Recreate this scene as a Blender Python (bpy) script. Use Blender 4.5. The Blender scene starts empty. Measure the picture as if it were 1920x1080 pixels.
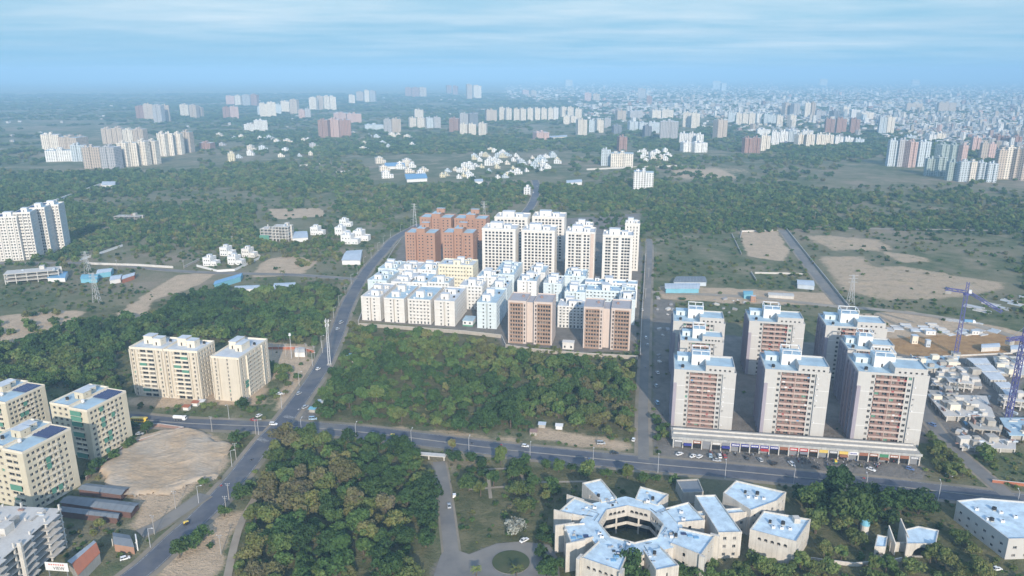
import bpy, math, random
import numpy as np
from mathutils import Vector, Matrix

random.seed(11)
rng = np.random.default_rng(11)
R = math.radians
SC = bpy.context.scene
COL = SC.collection

# ------------------------------------------------------------------ camera maths
CAMH, FPX = 190.0, 1400.0
PITCH = math.atan(403.0 / FPX)
cp, sp = math.cos(PITCH), math.sin(PITCH)

def dn(py): return (py - 540.0) * cp + FPX * sp
def fw(py): return FPX * cp - (py - 540.0) * sp

def at(px, py, z=0.0):
    """point at height z that stands where the photograph shows (px, py)"""
    Y = (CAMH - z) * fw(py) / dn(py)
    d = Y * cp + (CAMH - z) * sp
    return ((px - 960.0) / FPX * d, Y)

def zat(py, Y): return CAMH - Y * dn(py) / fw(py)
def depth(Y, z=0.0): return Y * cp + (CAMH - z) * sp

def project(x, y, z=0.0):
    d = y * cp + (CAMH - z) * sp
    d = np.where(np.abs(d) < 1e-3, 1e-3, d)
    v = -(y * sp - (CAMH - z) * cp) / d * FPX
    return 960.0 + x / d * FPX, 540.0 + v

def inpoly(x, y, poly):
    x = np.asarray(x); y = np.asarray(y)
    ins = np.zeros(x.shape, bool)
    n = len(poly)
    for i in range(n):
        x0, y0 = poly[i]; x1, y1 = poly[(i + 1) % n]
        if y0 == y1: continue
        c = ((y0 > y) != (y1 > y)) & (x < (x1 - x0) * (y - y0) / (y1 - y0) + x0)
        ins ^= c
    return ins

# ------------------------------------------------------------------ mesh builder
class MB:
    def __init__(s):
        s.v = []; s.f = []; s.m = []
    def poly(s, pts, m=0):
        b = len(s.v); s.v.extend(pts); s.f.append(tuple(range(b, b + len(pts)))); s.m.append(m)
    def box(s, x0, x1, y0, y1, z0, z1, m=0, mt=None):
        b = len(s.v)
        s.v.extend([(x0,y0,z0),(x1,y0,z0),(x1,y1,z0),(x0,y1,z0),(x0,y0,z1),(x1,y0,z1),(x1,y1,z1),(x0,y1,z1)])
        s.f.extend([(b,b+3,b+2,b+1),(b+4,b+5,b+6,b+7),(b,b+1,b+5,b+4),(b+1,b+2,b+6,b+5),(b+2,b+3,b+7,b+6),(b+3,b,b+4,b+7)])
        s.m.extend([m, m if mt is None else mt, m, m, m, m])
        return s
    def prism(s, poly, z0, z1, m=0, mt=None):
        a = sum(poly[i][0]*poly[(i+1)%len(poly)][1]-poly[(i+1)%len(poly)][0]*poly[i][1] for i in range(len(poly)))
        if a < 0: poly = poly[::-1]
        n = len(poly); b = len(s.v)
        z0f = z0 if callable(z0) else (lambda x, y: z0)
        z1f = z1 if callable(z1) else (lambda x, y: z1)
        s.v.extend([(x, y, z0f(x,y)) for x, y in poly]); s.v.extend([(x, y, z1f(x,y)) for x, y in poly])
        s.f.append(tuple(range(b+n-1, b-1, -1))); s.m.append(m)
        s.f.append(tuple(range(b+n, b+2*n))); s.m.append(m if mt is None else mt)
        for i in range(n):
            j = (i+1) % n
            s.f.append((b+i, b+j, b+n+j, b+n+i)); s.m.append(m)
        return s
    def cyl(s, x, y, z0, z1, r, n=10, m=0, r2=None, mt=None):
        r2 = r if r2 is None else r2
        b = len(s.v)
        for k in range(n):
            a = 2*math.pi*k/n; s.v.append((x+r*math.cos(a), y+r*math.sin(a), z0))
        for k in range(n):
            a = 2*math.pi*k/n; s.v.append((x+r2*math.cos(a), y+r2*math.sin(a), z1))
        s.f.append(tuple(range(b+n-1, b-1, -1))); s.m.append(m)
        s.f.append(tuple(range(b+n, b+2*n))); s.m.append(m if mt is None else mt)
        for k in range(n):
            j = (k+1) % n
            s.f.append((b+k, b+j, b+n+j, b+n+k)); s.m.append(m)
        return s
    def bar(s, a, c, w, m=0, w2=None):
        a = Vector(a); c = Vector(c); d = (c - a).normalized()
        up = Vector((0,0,1)) if abs(d.z) < .95 else Vector((1,0,0))
        e1 = d.cross(up).normalized(); e2 = d.cross(e1)
        w2 = w if w2 is None else w2
        b = len(s.v)
        for p, ww in ((a, w), (c, w2)):
            for q, r in ((-1,-1),(1,-1),(1,1),(-1,1)):
                s.v.append(tuple(p + e1*q*ww/2 + e2*r*ww/2))
        s.f.extend([(b,b+1,b+2,b+3),(b+7,b+6,b+5,b+4)]); s.m.extend([m,m])
        for k in range(4):
            j = (k+1) % 4
            s.f.append((b+k,b+4+k,b+4+j,b+j)); s.m.append(m)
        return s
    def face(s, p0, u, L, Hh, cols, rows, dep=.3, m=0, mr=None):
        """wall face with real openings: p0 lower start corner, u unit direction, outward normal u x z; returns the openings"""
        ux, uy = u; nx, ny = uy, -ux
        mr = m if mr is None else mr
        P = lambda a, z, d=0.0: (p0[0]+ux*a-nx*d, p0[1]+uy*a-ny*d, p0[2]+z)
        def q(a0, a1, z0, z1):
            if a1-a0 > 1e-4 and z1-z0 > 1e-4: s.poly([P(a0,z0),P(a1,z0),P(a1,z1),P(a0,z1)], m)
        out = []; z = 0.0
        for (z0, z1) in rows:
            q(0, L, z, z0)
            a = 0.0
            for (a0, a1) in cols:
                q(a, a0, z0, z1)
                s.poly([P(a0,z0),P(a1,z0),P(a1,z0,dep),P(a0,z0,dep)], mr)
                s.poly([P(a0,z1,dep),P(a1,z1,dep),P(a1,z1),P(a0,z1)], mr)
                s.poly([P(a0,z0),P(a0,z0,dep),P(a0,z1,dep),P(a0,z1)], mr)
                s.poly([P(a1,z0,dep),P(a1,z0),P(a1,z1),P(a1,z1,dep)], mr)
                out.append((P((a0+a1)/2, z0, dep-.06), math.atan2(uy, ux), a1-a0, z1-z0))
                a = a1
            q(a, L, z0, z1); z = z1
        q(0, L, z, Hh)
        return out
    def mesh(s, name, mats):
        me = bpy.data.meshes.new(name)
        me.from_pydata(s.v, [], s.f)
        for m in mats: me.materials.append(m)
        if len(mats) > 1: me.polygons.foreach_set('material_index', s.m)
        me.update()
        return me
    def obj(s, name, mats, parent=None, loc=None, rz=0.0):
        if not isinstance(mats, (list, tuple)): mats = [mats]
        o = bpy.data.objects.new(name, s.mesh(name, mats)); COL.objects.link(o)
        if loc is not None: o.location = loc
        o.rotation_euler.z = rz
        o.parent = parent
        return o

def link(name, me, parent=None, loc=(0,0,0), rz=0.0, sc=(1,1,1)):
    o = bpy.data.objects.new(name, me); COL.objects.link(o)
    o.location = loc; o.rotation_euler = (0,0,rz); o.scale = sc; o.parent = parent
    return o

def tag(o, label=None, cat=None, group=None, kind=None):
    if label: o['label'] = label
    if cat: o['category'] = cat
    if group: o['group'] = group
    if kind: o['kind'] = kind
    return o

def thing(name, label, cat, loc=(0,0,0), rz=0.0, group=None):
    o = bpy.data.objects.new(name, None); COL.objects.link(o)
    o.empty_display_size = 1
    o.location = loc if len(loc) == 3 else (loc[0], loc[1], 0.0)
    o.rotation_euler = (0,0,rz)
    return tag(o, label, cat, group)

def dup(root, loc, rz=None, label=None, group=None, sc=None):
    r = root.copy(); COL.objects.link(r); r.location = loc if len(loc) == 3 else (loc[0], loc[1], 0.0)
    if rz is not None: r.rotation_euler = (0,0,rz)
    if sc is not None: r.scale = sc
    if label: r['label'] = label
    if group: r['group'] = group
    elif group is not None and 'group' in r: del r['group']
    for ch in list(root.children):
        c = ch.copy(); COL.objects.link(c); c.parent = r
        for g in list(ch.children):
            d = g.copy(); COL.objects.link(d); d.parent = c
    return r

# occupied ground: oriented rectangles (cx, cy, half width, half depth, rz) and road strips
OCC = []; STRIPS = []
def occupy(cx, cy, hw, hd, rz): OCC.append((cx, cy, hw, hd, rz))
def blocked(x, y, pad=2.0):
    x = np.asarray(x, float); y = np.asarray(y, float)
    b = np.zeros(x.shape, bool)
    for cx, cy, hw, hd, rz in OCC:
        c, s_ = math.cos(-rz), math.sin(-rz)
        dx, dy = x-cx, y-cy
        b |= (np.abs(dx*c-dy*s_) < hw+pad) & (np.abs(dx*s_+dy*c) < hd+pad)
    for pts, hw in STRIPS:
        for (x0,y0),(x1,y1) in zip(pts[:-1], pts[1:]):
            vx, vy = x1-x0, y1-y0; L2 = vx*vx+vy*vy+1e-9
            t = np.clip(((x-x0)*vx+(y-y0)*vy)/L2, 0, 1)
            b |= (x-x0-t*vx)**2+(y-y0-t*vy)**2 < (hw+pad)**2
    return b

# ------------------------------------------------------------------ materials
def nodes(name):
    m = bpy.data.materials.new(name); m.use_nodes = True
    nt = m.node_tree
    return m, nt, nt.nodes['Principled BSDF']

def N(nt, t, **kw):
    n = nt.nodes.new(t)
    for k, v in kw.items():
        if k == 'i':
            for kk, vv in v.items(): n.inputs[kk].default_value = vv
        else: setattr(n, k, v)
    return n

def noise(nt, vec, scale, detail=4.0, rough=.6):
    n = N(nt, 'ShaderNodeTexNoise', i={'Scale': scale, 'Detail': detail, 'Roughness': rough})
    nt.links.new(vec, n.inputs['Vector']); return n.outputs['Fac']

def mathn(nt, op, a, b=None, clamp=False):
    n = N(nt, 'ShaderNodeMath', operation=op, use_clamp=clamp)
    for k, v in ((0, a), (1, b)):
        if v is None: continue
        if isinstance(v, (int, float)): n.inputs[k].default_value = v
        else: nt.links.new(v, n.inputs[k])
    return n.outputs[0]

def maprange(nt, v, a, b, c=0.0, d=1.0):
    n = N(nt, 'ShaderNodeMapRange', i={'From Min': a, 'From Max': b, 'To Min': c, 'To Max': d})
    nt.links.new(v, n.inputs['Value']); return n.outputs['Result']

def mix(nt, f, a, b):
    n = N(nt, 'ShaderNodeMix', data_type='RGBA')
    for k, v in ((0, f), (6, a), (7, b)):
        if isinstance(v, tuple): n.inputs[k].default_value = v if len(v) == 4 else v + (1,)
        elif isinstance(v, (int, float)): n.inputs[k].default_value = v
        else: nt.links.new(v, n.inputs[k])
    return n.outputs[2]

def rgb(*c): return (c[0], c[1], c[2], 1.0)

_pl = {}
def plaster(name, c, c2=None, scale=.35, rough=.85, amt=.5, streak=True):
    """painted or rendered wall: base colour, weather streaks running down, small blotches"""
    if name in _pl: return _pl[name]
    m, nt, b = nodes(name)
    tc = N(nt, 'ShaderNodeTexCoord').outputs['Object']
    c2 = c2 or tuple(x*.72 for x in c)
    f = noise(nt, tc, scale, 5)
    mp = N(nt, 'ShaderNodeMapping'); mp.inputs['Scale'].default_value = (1.3, 1.3, .06)
    nt.links.new(tc, mp.inputs['Vector'])
    g = noise(nt, mp.outputs[0], 1.0, 3)
    k = mathn(nt, 'MULTIPLY', mathn(nt, 'ADD', maprange(nt, f, .35, .75), maprange(nt, g, .45, .8) if streak else 0.0), amt, True)
    nt.links.new(mix(nt, k, c, c2), b.inputs['Base Color'])
    b.inputs['Roughness'].default_value = rough
    b.inputs['Specular IOR Level'].default_value = .25
    _pl[name] = m
    return m

def plain(name, c, rough=.6, metal=0.0, spec=.4):
    if name in _pl: return _pl[name]
    m, nt, b = nodes(name)
    tc = N(nt, 'ShaderNodeTexCoord').outputs['Object']
    f = noise(nt, tc, 1.7, 3)
    nt.links.new(mix(nt, maprange(nt, f, .3, .8, 0, .35), c, tuple(x*.6 for x in c)), b.inputs['Base Color'])
    b.inputs['Roughness'].default_value = rough; b.inputs['Metallic'].default_value = metal
    b.inputs['Specular IOR Level'].default_value = spec
    _pl[name] = m
    return m

M_glass = plain('window_glass', (.035,.042,.05), .12, 0, .6)
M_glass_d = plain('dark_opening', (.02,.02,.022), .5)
M_glass_c = plain('curtained_glass', (.16,.15,.14), .3)
M_glass_n = plain('green_net', (.10,.26,.19), .8)
M_frame = plain('window_frame_paint', (.62,.62,.6), .5)
M_conc = plaster('raw_concrete', (.42,.40,.36), (.25,.235,.21), .25)
M_concl = plaster('pale_concrete', (.58,.56,.52), (.40,.38,.35), .25)
M_roof = plaster('whitewashed_roof', (.60,.635,.66), (.33,.36,.39), .16, .7, .75, False)
M_roofb = plaster('blue_tinted_roof', (.42,.56,.64), (.25,.33,.39), .16, .6, .7, False)
M_tankb = plain('black_tank_plastic', (.03,.03,.032), .4)
M_tankw = plain('white_tank_plastic', (.7,.7,.7), .4)
M_steel = plain('galvanised_steel', (.45,.47,.5), .45, .6)
M_white = plaster('white_paint', (.70,.70,.69), (.52,.52,.5), .3, .75, .35)
M_solar = plain('solar_glass', (.03,.04,.11), .15, 0, .7)
# ------------------------------------------------------------------ ground sheet, zones, roads
SOIL = [  # bare tan earth
 [(190,882),(235,835),(290,812),(345,806),(395,812),(425,835),(425,870),(410,895),(372,905),(352,925),(330,960),(300,990),(262,1000),(238,985),(262,940),(225,925),(200,905)],
 [(0,592),(60,587),(158,580),(140,605),(60,630),(20,645),(0,642)],
 [(215,592),(330,516),(408,510),(380,532),(290,562),(265,602)],
 [(470,520),(495,488),(545,478),(600,490),(570,512),(520,518)],
 [(1500,440),(1560,442),(1650,450),(1680,470),(1560,470)],[(1530,480),(1620,480),(1640,500),(1700,500),(1790,515),(1890,530),(1880,545),(1790,560),(1650,565),(1580,545),(1550,510)],
 [(1640,470),(1720,478),(1750,490),(1690,495)],
 [(1385,435),(1455,432),(1480,470),(1470,490),(1400,480)],
 [(1600,335),(1750,345),(1760,352),(1650,345)],[(1640,330),(1790,345),(1740,350)],
 [(500,392),(600,390),(610,405),(520,412)],[(1230,320),(1400,318),(1420,330),(1250,334)],
 [(330,1000),(420,960),(468,950),(440,1010),(410,1090),(290,1090)],
 [(560,690),(600,660),(585,720),(545,770),(510,775),(525,735)],
 [(1580,590),(1700,582),(1800,598),(1925,625),(1925,670),(1880,690),(1750,670),(1660,640)],
 [(1235,535),(1560,550),(1580,575),(1400,570),(1240,560)],
 [(1000,795),(1120,820),(1190,832),(1190,846),(1000,826)],
 [(700,795),(985,822),(985,832),(700,806)],
 [(380,690),(500,640),(590,650),(560,690),(500,720),(500,760),(240,762),(235,742),(380,740)],
]
PAVE = [  # paved or beaten grey yards
 [(1235,815),(1730,866),(1740,908),(1500,895),(1240,872)],
 [(670,600),(735,495),(1200,500),(1205,660),(1095,662),(940,650),(930,625)],
 [(735,500),(760,430),(1200,400),(1205,520)],
 [(800,1090),(828,1035),(870,1045),(905,1028),(950,1018),(1030,1022),(1050,1090)],
 [(1225,560),(1265,560),(1262,840),(1222,840)],
 [(1260,620),(1740,660),(1740,830),(1260,810)],
 [(505,800),(545,760),(580,735),(600,770),(560,800)],[(1690,680),(1920,660),(1920,830),(1780,860),(1740,770)],
]
GREEN = [
 [(430,1090),(470,940),(520,815),(800,840),(810,1090)],[(600,790),(660,612),(940,628),(1195,668),(1195,825),(980,810)],
 [(840,870),(1270,890),(1270,1090),(1035,1090),(1030,1020),(950,1015),(905,1026),(850,1020)],
 [(1470,900),(1920,940),(1920,1090),(1470,1090)],[(0,610),(330,560),(640,520),(600,650),(380,650),(232,745),(0,715)],
 [(830,1000),(900,1030),(1000,1090),(830,1090)],[(180,815),(270,800),(330,808),(235,835),(150,890),(130,900)],[(425,830),(480,808),(470,850),(425,890)],
]
ORANGE = [[(1650,636),(1905,622),(1905,664),(1700,668)]]
xs = np.concatenate([-np.geomspace(45000, 520, 46), np.arange(-510, 651, 4.0), np.geomspace(662, 45000, 46)])
ys = np.concatenate([np.array([-900., -300., 0., 120., 180.]), np.arange(210, 1101, 4.0), np.geomspace(1112, 45000, 60)])
GX, GY = np.meshgrid(xs, ys)
gx, gy = GX.ravel(), GY.ravel()
def smooth_noise(x, y, s, seed):
    r = np.random.default_rng(seed); o = np.zeros(x.shape)
    for k in range(4):
        a = r.uniform(0, 2*math.pi, 5); f = s*2**k
        for t in a:
            o += np.sin((x*math.cos(t)+y*math.sin(t))/f*6.283+r.uniform(0, 6.28))*(.5 if k > 1 else .35)/(1+.3*k)
    return o/3
PATCHY = SOIL[4:7]
def zone(polys, jit=3.0):
    jx = smooth_noise(gx, gy, 22, 5)*jit; jy = smooth_noise(gx, gy, 22, 6)*jit
    px, py = project(gx+jx, gy+jy)
    w = np.zeros(gx.shape)
    for p in polys: w = np.maximum(w, (inpoly(px, py, p) & (gy > 150))*(.62 if p in PATCHY else 1.0))
    w = w.reshape(GX.shape).astype(float)
    for _ in range(2):
        w[1:-1,1:-1] = (w[1:-1,1:-1]*2+w[:-2,1:-1]+w[2:,1:-1]+w[1:-1,:-2]+w[1:-1,2:])/6
    return w.ravel()
Z = np.stack([zone(SOIL), zone(PAVE, 1.0), zone(GREEN), zone(ORANGE)], 1)
# relief: the dumped-earth mound and gentle swells
gz = np.zeros(gx.shape)
mc = at(330, 862)
MOUND = SOIL[0]
mw = zone([[(200,880),(240,838),(300,815),(390,815),(420,840),(415,875),(380,898),(330,912),(270,925),(225,918)]])
gz += mw*(.3+.9*smooth_noise(gx, gy, 14, 9)+.5*smooth_noise(gx, gy, 6, 10))
er = zone([SOIL[4], SOIL[5], SOIL[6]]); gz += er*np.abs(smooth_noise(gx, gy, 18, 12))*2.2
ny_, nx_ = GX.shape
idx = np.arange(nx_*ny_).reshape(ny_, nx_)
faces = np.stack([idx[:-1,:-1], idx[:-1,1:], idx[1:,1:], idx[1:,:-1]], -1).reshape(-1, 4)
me = bpy.data.meshes.new('ground')
me.vertices.add(len(gx)); me.vertices.foreach_set('co', np.stack([gx, gy, gz], 1).ravel())
me.loops.add(faces.size); me.loops.foreach_set('vertex_index', faces.ravel())
me.polygons.add(len(faces)); me.polygons.foreach_set('loop_start', np.arange(0, faces.size, 4)); me.polygons.foreach_set('loop_total', np.full(len(faces), 4))
ca = me.attributes.new('zone', 'FLOAT_COLOR', 'POINT'); ca.data.foreach_set('color', Z.ravel())
me.update(calc_edges=True)
m, nt, b = nodes('earth_and_grass')
tc = N(nt, 'ShaderNodeTexCoord').outputs['Object']
zn = N(nt, 'ShaderNodeAttribute', attribute_name='zone')
sep = N(nt, 'ShaderNodeSeparateColor'); nt.links.new(zn.outputs['Color'], sep.inputs[0])
n1 = noise(nt, tc, .02, 6, .62); n2 = noise(nt, tc, .11, 6, .7); n3 = noise(nt, tc, .6, 4, .7); n4 = noise(nt, tc, .0035, 5, .6)
base = mix(nt, maprange(nt, n2, .35, .68), (.080,.108,.046), (.165,.17,.085))
base = mix(nt, maprange(nt, n1, .48, .66), base, (.28,.235,.155))
base = mix(nt, maprange(nt, n4, .50, .58), base, mix(nt, maprange(nt, n1, .4, .6), (.29,.235,.165), (.18,.175,.095)))
base = mix(nt, maprange(nt, n3, .5, .75, 0, .5), base, (.062,.076,.038))
def zw(ch, k=.9):
    s_ = mathn(nt, 'ADD', ch, mathn(nt, 'MULTIPLY', mathn(nt, 'SUBTRACT', n2, .5), k))
    return maprange(nt, mathn(nt, 'ADD', s_, mathn(nt, 'MULTIPLY', mathn(nt, 'SUBTRACT', n3, .5), .5)), .35, .65)
grn = mix(nt, maprange(nt, n2, .4, .65), (.09,.10,.045), (.185,.165,.09))
base = mix(nt, zw(sep.outputs[2]), base, grn)
soil = mix(nt, maprange(nt, n2, .35, .7), (.58,.44,.30), (.41,.315,.215))
soil = mix(nt, maprange(nt, n3, .5, .72, 0, .7), soil, (.27,.21,.145))
base = mix(nt, zw(sep.outputs[0], 1.1), base, soil)
pav = mix(nt, maprange(nt, n2, .35, .7), (.25,.225,.195), (.155,.145,.13))
base = mix(nt, zw(sep.outputs[1], .5), base, pav)
org = mix(nt, maprange(nt, n2, .4, .65), (.44,.27,.125), (.30,.18,.085))
base = mix(nt, zw(zn.outputs['Alpha'], .4), base, org)
nt.links.new(base, b.inputs['Base Color'])
b.inputs['Roughness'].default_value = .95; b.inputs['Specular IOR Level'].default_value = .1
bp = N(nt, 'ShaderNodeBump', i={'Strength': .9, 'Distance': 1.2}); nt.links.new(n3, bp.inputs['Height']); nt.links.new(bp.outputs[0], b.inputs['Normal'])
me.materials.append(m)
ground = bpy.data.objects.new('ground', me); COL.objects.link(ground); tag(ground, kind='structure')

# the dumped-earth mound as a finer sheet
MP = [(186,886),(225,845),(262,822),(300,809),(345,804),(395,810),(427,834),(427,870),(412,896),(376,906),(345,920),(305,930),(262,930),(222,930),(205,912)]
wp = [at(*p) for p in MP]; wx = [p[0] for p in wp]; wy = [p[1] for p in wp]
mxs, mys = np.arange(min(wx)-2, max(wx)+2, .8), np.arange(min(wy)-2, max(wy)+2, .8)
QX, QY = np.meshgrid(mxs, mys); qx, qy = QX.ravel(), QY.ravel()
ins = inpoly(qx+smooth_noise(qx, qy, 16, 3)*5+smooth_noise(qx, qy, 5, 33)*1.6, qy+smooth_noise(qx, qy, 16, 4)*5+smooth_noise(qx, qy, 5, 34)*1.6, wp).reshape(QX.shape).astype(float)
dist = ins.copy()
for _ in range(9):
    d2 = dist.copy(); d2[1:-1,1:-1] = (dist[1:-1,1:-1]+dist[:-2,1:-1]+dist[2:,1:-1]+dist[1:-1,:-2]+dist[1:-1,2:])/5; dist = d2*ins
rg = 1-np.abs(smooth_noise(qx+6*smooth_noise(qx, qy, 23, 7), qy+6*smooth_noise(qx, qy, 19, 8), 13, 14)); rg2 = 1-np.abs(smooth_noise(qx, qy, 4.2, 15))
hz_ = dist.ravel()*(.9+1.5*smooth_noise(qx, qy, 34, 16)+.5*rg**2+.2*rg2**2+.22*smooth_noise(qx, qy, 1.9, 17))
hz_ = np.maximum(hz_, 0)+.02
ki = np.arange(len(qx)).reshape(QX.shape); ff = np.stack([ki[:-1,:-1],ki[:-1,1:],ki[1:,1:],ki[1:,:-1]],-1).reshape(-1,4)
keep = ins.ravel()[ff].sum(1) > 2; ff = ff[keep]
mm = bpy.data.meshes.new('earth_mound'); mm.from_pydata(np.stack([qx,qy,hz_+np.clip(dist.ravel()*1.6-.35,0,1)*.45-.02],1).tolist(), [], ff.tolist()); mm.update()
em, ent, eb = nodes('dug_earth'); etc_ = N(ent, 'ShaderNodeTexCoord').outputs['Object']
e1 = noise(ent, etc_, .09, 5); e2 = noise(ent, etc_, .5, 4)
ec = mix(ent, maprange(ent, e1, .38, .66), (.50,.375,.25), (.37,.28,.19)); ec = mix(ent, maprange(ent, e2, .5, .75, 0, .5), ec, (.36,.28,.19))
emp = N(ent, 'ShaderNodeMapping'); emp.inputs['Rotation'].default_value = (0,0,R(58)); emp.inputs['Scale'].default_value = (.9,.05,1); ent.links.new(etc_, emp.inputs['Vector'])
e3 = noise(ent, emp.outputs[0], 1.0, 3); e4 = noise(ent, etc_, .035, 3)
ec = mix(ent, maprange(ent, e3, .55, .7, 0, .55), ec, (.33,.27,.2)); ec = mix(ent, maprange(ent, e4, .45, .65, 0, .6), ec, (.42,.385,.33))
ent.links.new(ec, eb.inputs['Base Color']); eb.inputs['Roughness'].default_value = .95; eb.inputs['Specular IOR Level'].default_value = .1
mm.materials.append(em); mo = bpy.data.objects.new('earth_mound', mm); COL.objects.link(mo); tag(mo, kind='structure')

# --- roads
def asphalt(name, c, c2, dust):
    m, nt, b = nodes(name)
    tc = N(nt, 'ShaderNodeTexCoord').outputs['Object']
    a = noise(nt, tc, .12, 5); d = noise(nt, tc, .035, 5)
    x = mix(nt, maprange(nt, a, .35, .7), c, c2)
    x = mix(nt, maprange(nt, d, .46, .68, 0, .8), x, dust)
    nt.links.new(x, b.inputs['Base Color']); b.inputs['Roughness'].default_value = .8
    b.inputs['Specular IOR Level'].default_value = .3
    return m
M_road = asphalt('asphalt', (.115,.122,.145), (.08,.086,.105), (.19,.18,.165))
M_lane = asphalt('dusty_lane', (.20,.19,.175), (.15,.145,.14), (.26,.235,.2))
M_dirt = asphalt('dirt_track', (.34,.29,.225), (.26,.22,.17), (.38,.33,.26))
M_shoulder = asphalt('dusty_shoulder', (.30,.25,.19), (.22,.19,.15), (.16,.15,.095))
M_kerb = plaster('kerb_concrete', (.26,.255,.24), (.15,.145,.14), .12)
M_mark = plaster('road_paint', (.5,.5,.49), (.14,.145,.15), .5, amt=1.0)

def smooth_line(pts, step=6.0):
    P = [Vector((p[0], p[1])) for p in pts]; out = []
    for i in range(len(P)-1):
        p0 = P[max(i-1,0)]; p1 = P[i]; p2 = P[i+1]; p3 = P[min(i+2, len(P)-1)]
        n = max(2, int((p2-p1).length/step))
        for k in range(n):
            t = k/n
            out.append(.5*((2*p1)+(p2-p0)*t+(2*p0-5*p1+4*p2-p3)*t*t+(3*p1-p0-3*p2+p3)*t**3))
    out.append(P[-1])
    return out
def offs(line, o):
    r = []
    for i, p in enumerate(line):
        d = (line[min(i+1,len(line)-1)]-line[max(i-1,0)]).normalized()
        r.append((p.x+d.y*o, p.y-d.x*o))      # +o = right of travel
    return r
def strip(mb, line, o0, o1, z, m=0):
    a = offs(line, o0); c = offs(line, o1)
    for i in range(len(line)-1):
        mb.poly([(a[i][0],a[i][1],z),(c[i][0],c[i][1],z),(c[i+1][0],c[i+1][1],z),(a[i+1][0],a[i+1][1],z)], m)
def ridge(mb, line, o0, o1, z0, z1, m=0):
    a = offs(line, o0); c = offs(line, o1)
    for i in range(len(line)-1):
        A = [(a[i][0],a[i][1]),(c[i][0],c[i][1]),(c[i+1][0],c[i+1][1]),(a[i+1][0],a[i+1][1])]
        mb.poly([(x,y,z1) for x,y in A], m)
        mb.poly([(A[0][0],A[0][1],z0),(A[0][0],A[0][1],z1),(A[3][0],A[3][1],z1),(A[3][0],A[3][1],z0)], m)
        mb.poly([(A[1][0],A[1][1],z1),(A[1][0],A[1][1],z0),(A[2][0],A[2][1],z0),(A[2][0],A[2][1],z1)], m)
ROADZ = [0.03]
LINES = {}
def road(name, pix, w, mat, shoulder=2.5, kerb=False, median=False, dash=False, edge=False):
    pts = [at(*p) for p in pix]
    line = smooth_line(pts); LINES[name] = line
    STRIPS.append(([(p.x, p.y) for p in line], w/2+shoulder*.6))
    z = ROADZ[0]; ROADZ[0] += .012
    if shoulder:
        s_ = MB(); strip(s_, line, -w/2-shoulder, w/2+shoulder, z, 0)
        o = s_.obj(name+'_shoulder', [M_shoulder]); tag(o, kind='structure')
    mb = MB(); strip(mb, line, -w/2, w/2, z+.10)
    tag(mb.obj(name, [mat]), kind='structure')
    if kerb:
        kb = MB(); ridge(kb, line, -w/2-.45, -w/2, z, z+.25); ridge(kb, line, w/2, w/2+.45, z, z+.25)
        tag(kb.obj(name+'_kerb', [M_kerb]), kind='structure')
    if median:
        kb = MB(); ridge(kb, line, -.28, .28, z+.1, z+.35)
        tag(kb.obj(name+'_kerb', [M_kerb]), kind='structure')
    if dash or edge:
        mk = MB()
        if dash:
            for i in range(2, len(line)-2, 3):
                seg = line[i:i+2]
                strip(mk, seg, -.1, .1, z+.112)
        if edge:
            strip(mk, line, -w/2+.4, -w/2+.6, z+.112); strip(mk, line, w/2-.6, w/2-.4, z+.112)
        tag(mk.obj(name+'_markings', [M_mark]), kind='structure')
    return line
road('main_road', [(150,1165),(215,1108),(275,1062),(330,1010),(385,960),(440,900),(478,852),(505,818),(527,796),(570,738),(602,690),(630,630),(652,570),(686,510),(720,470),(742,446),(790,420)], 10.5, M_road, 2.5, edge=True)
road('west_road', [(-200,772),(0,774),(120,778),(230,784),(330,793),(420,797),(500,800)], 12, M_road, 3, median=True)
road('cross_road', [(545,800),(640,807),(760,820),(900,838),(1000,849),(1240,872),(1400,886),(1560,902),(1700,915),(1960,945),(2200,968)], 14, M_road, 2.5, median=True, edge=True)
road('compound_road', [(1207,862),(1206,800),(1206,760),(1208,700),(1212,600),(1216,520),(1218,460),(1214,448)], 5.6, M_lane, 2)
road('side_road', [(1890,930),(1832,880),(1778,832),(1746,792),(1728,760),(1700,700)], 7, M_lane, 1.5)
road('upper_road', [(1590,585),(1552,542),(1512,492),(1468,432)], 9, M_lane, 2)
road('dirt_lane', [(1222,548),(1400,557),(1560,574),(1660,582),(1800,602),(1930,640),(2050,665)], 8, M_dirt, 0)
road('far_road', [(985,400),(1000,378),(1006,352),(1003,338)], 11, M_road, 2)
road('campus_road', [(823,866),(829,900),(836,950),(842,1000),(848,1050),(854,1120)], 6.2, M_lane, 1)
road('villa_road', [(-60,494),(170,494),(330,508),(450,513),(560,516),(668,524)], 6.5, M_lane, 2)
road('forest_track', [(1530,428),(1700,430),(1950,434)], 7, M_dirt, 0)
road('wood_path', [(478,935),(455,975),(440,1020),(425,1090)], 3.2, M_dirt, 0)
road('site_lane', [(262,1002),(300,985),(330,965),(360,945),(385,928)], 7, M_lane, 1)
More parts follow.
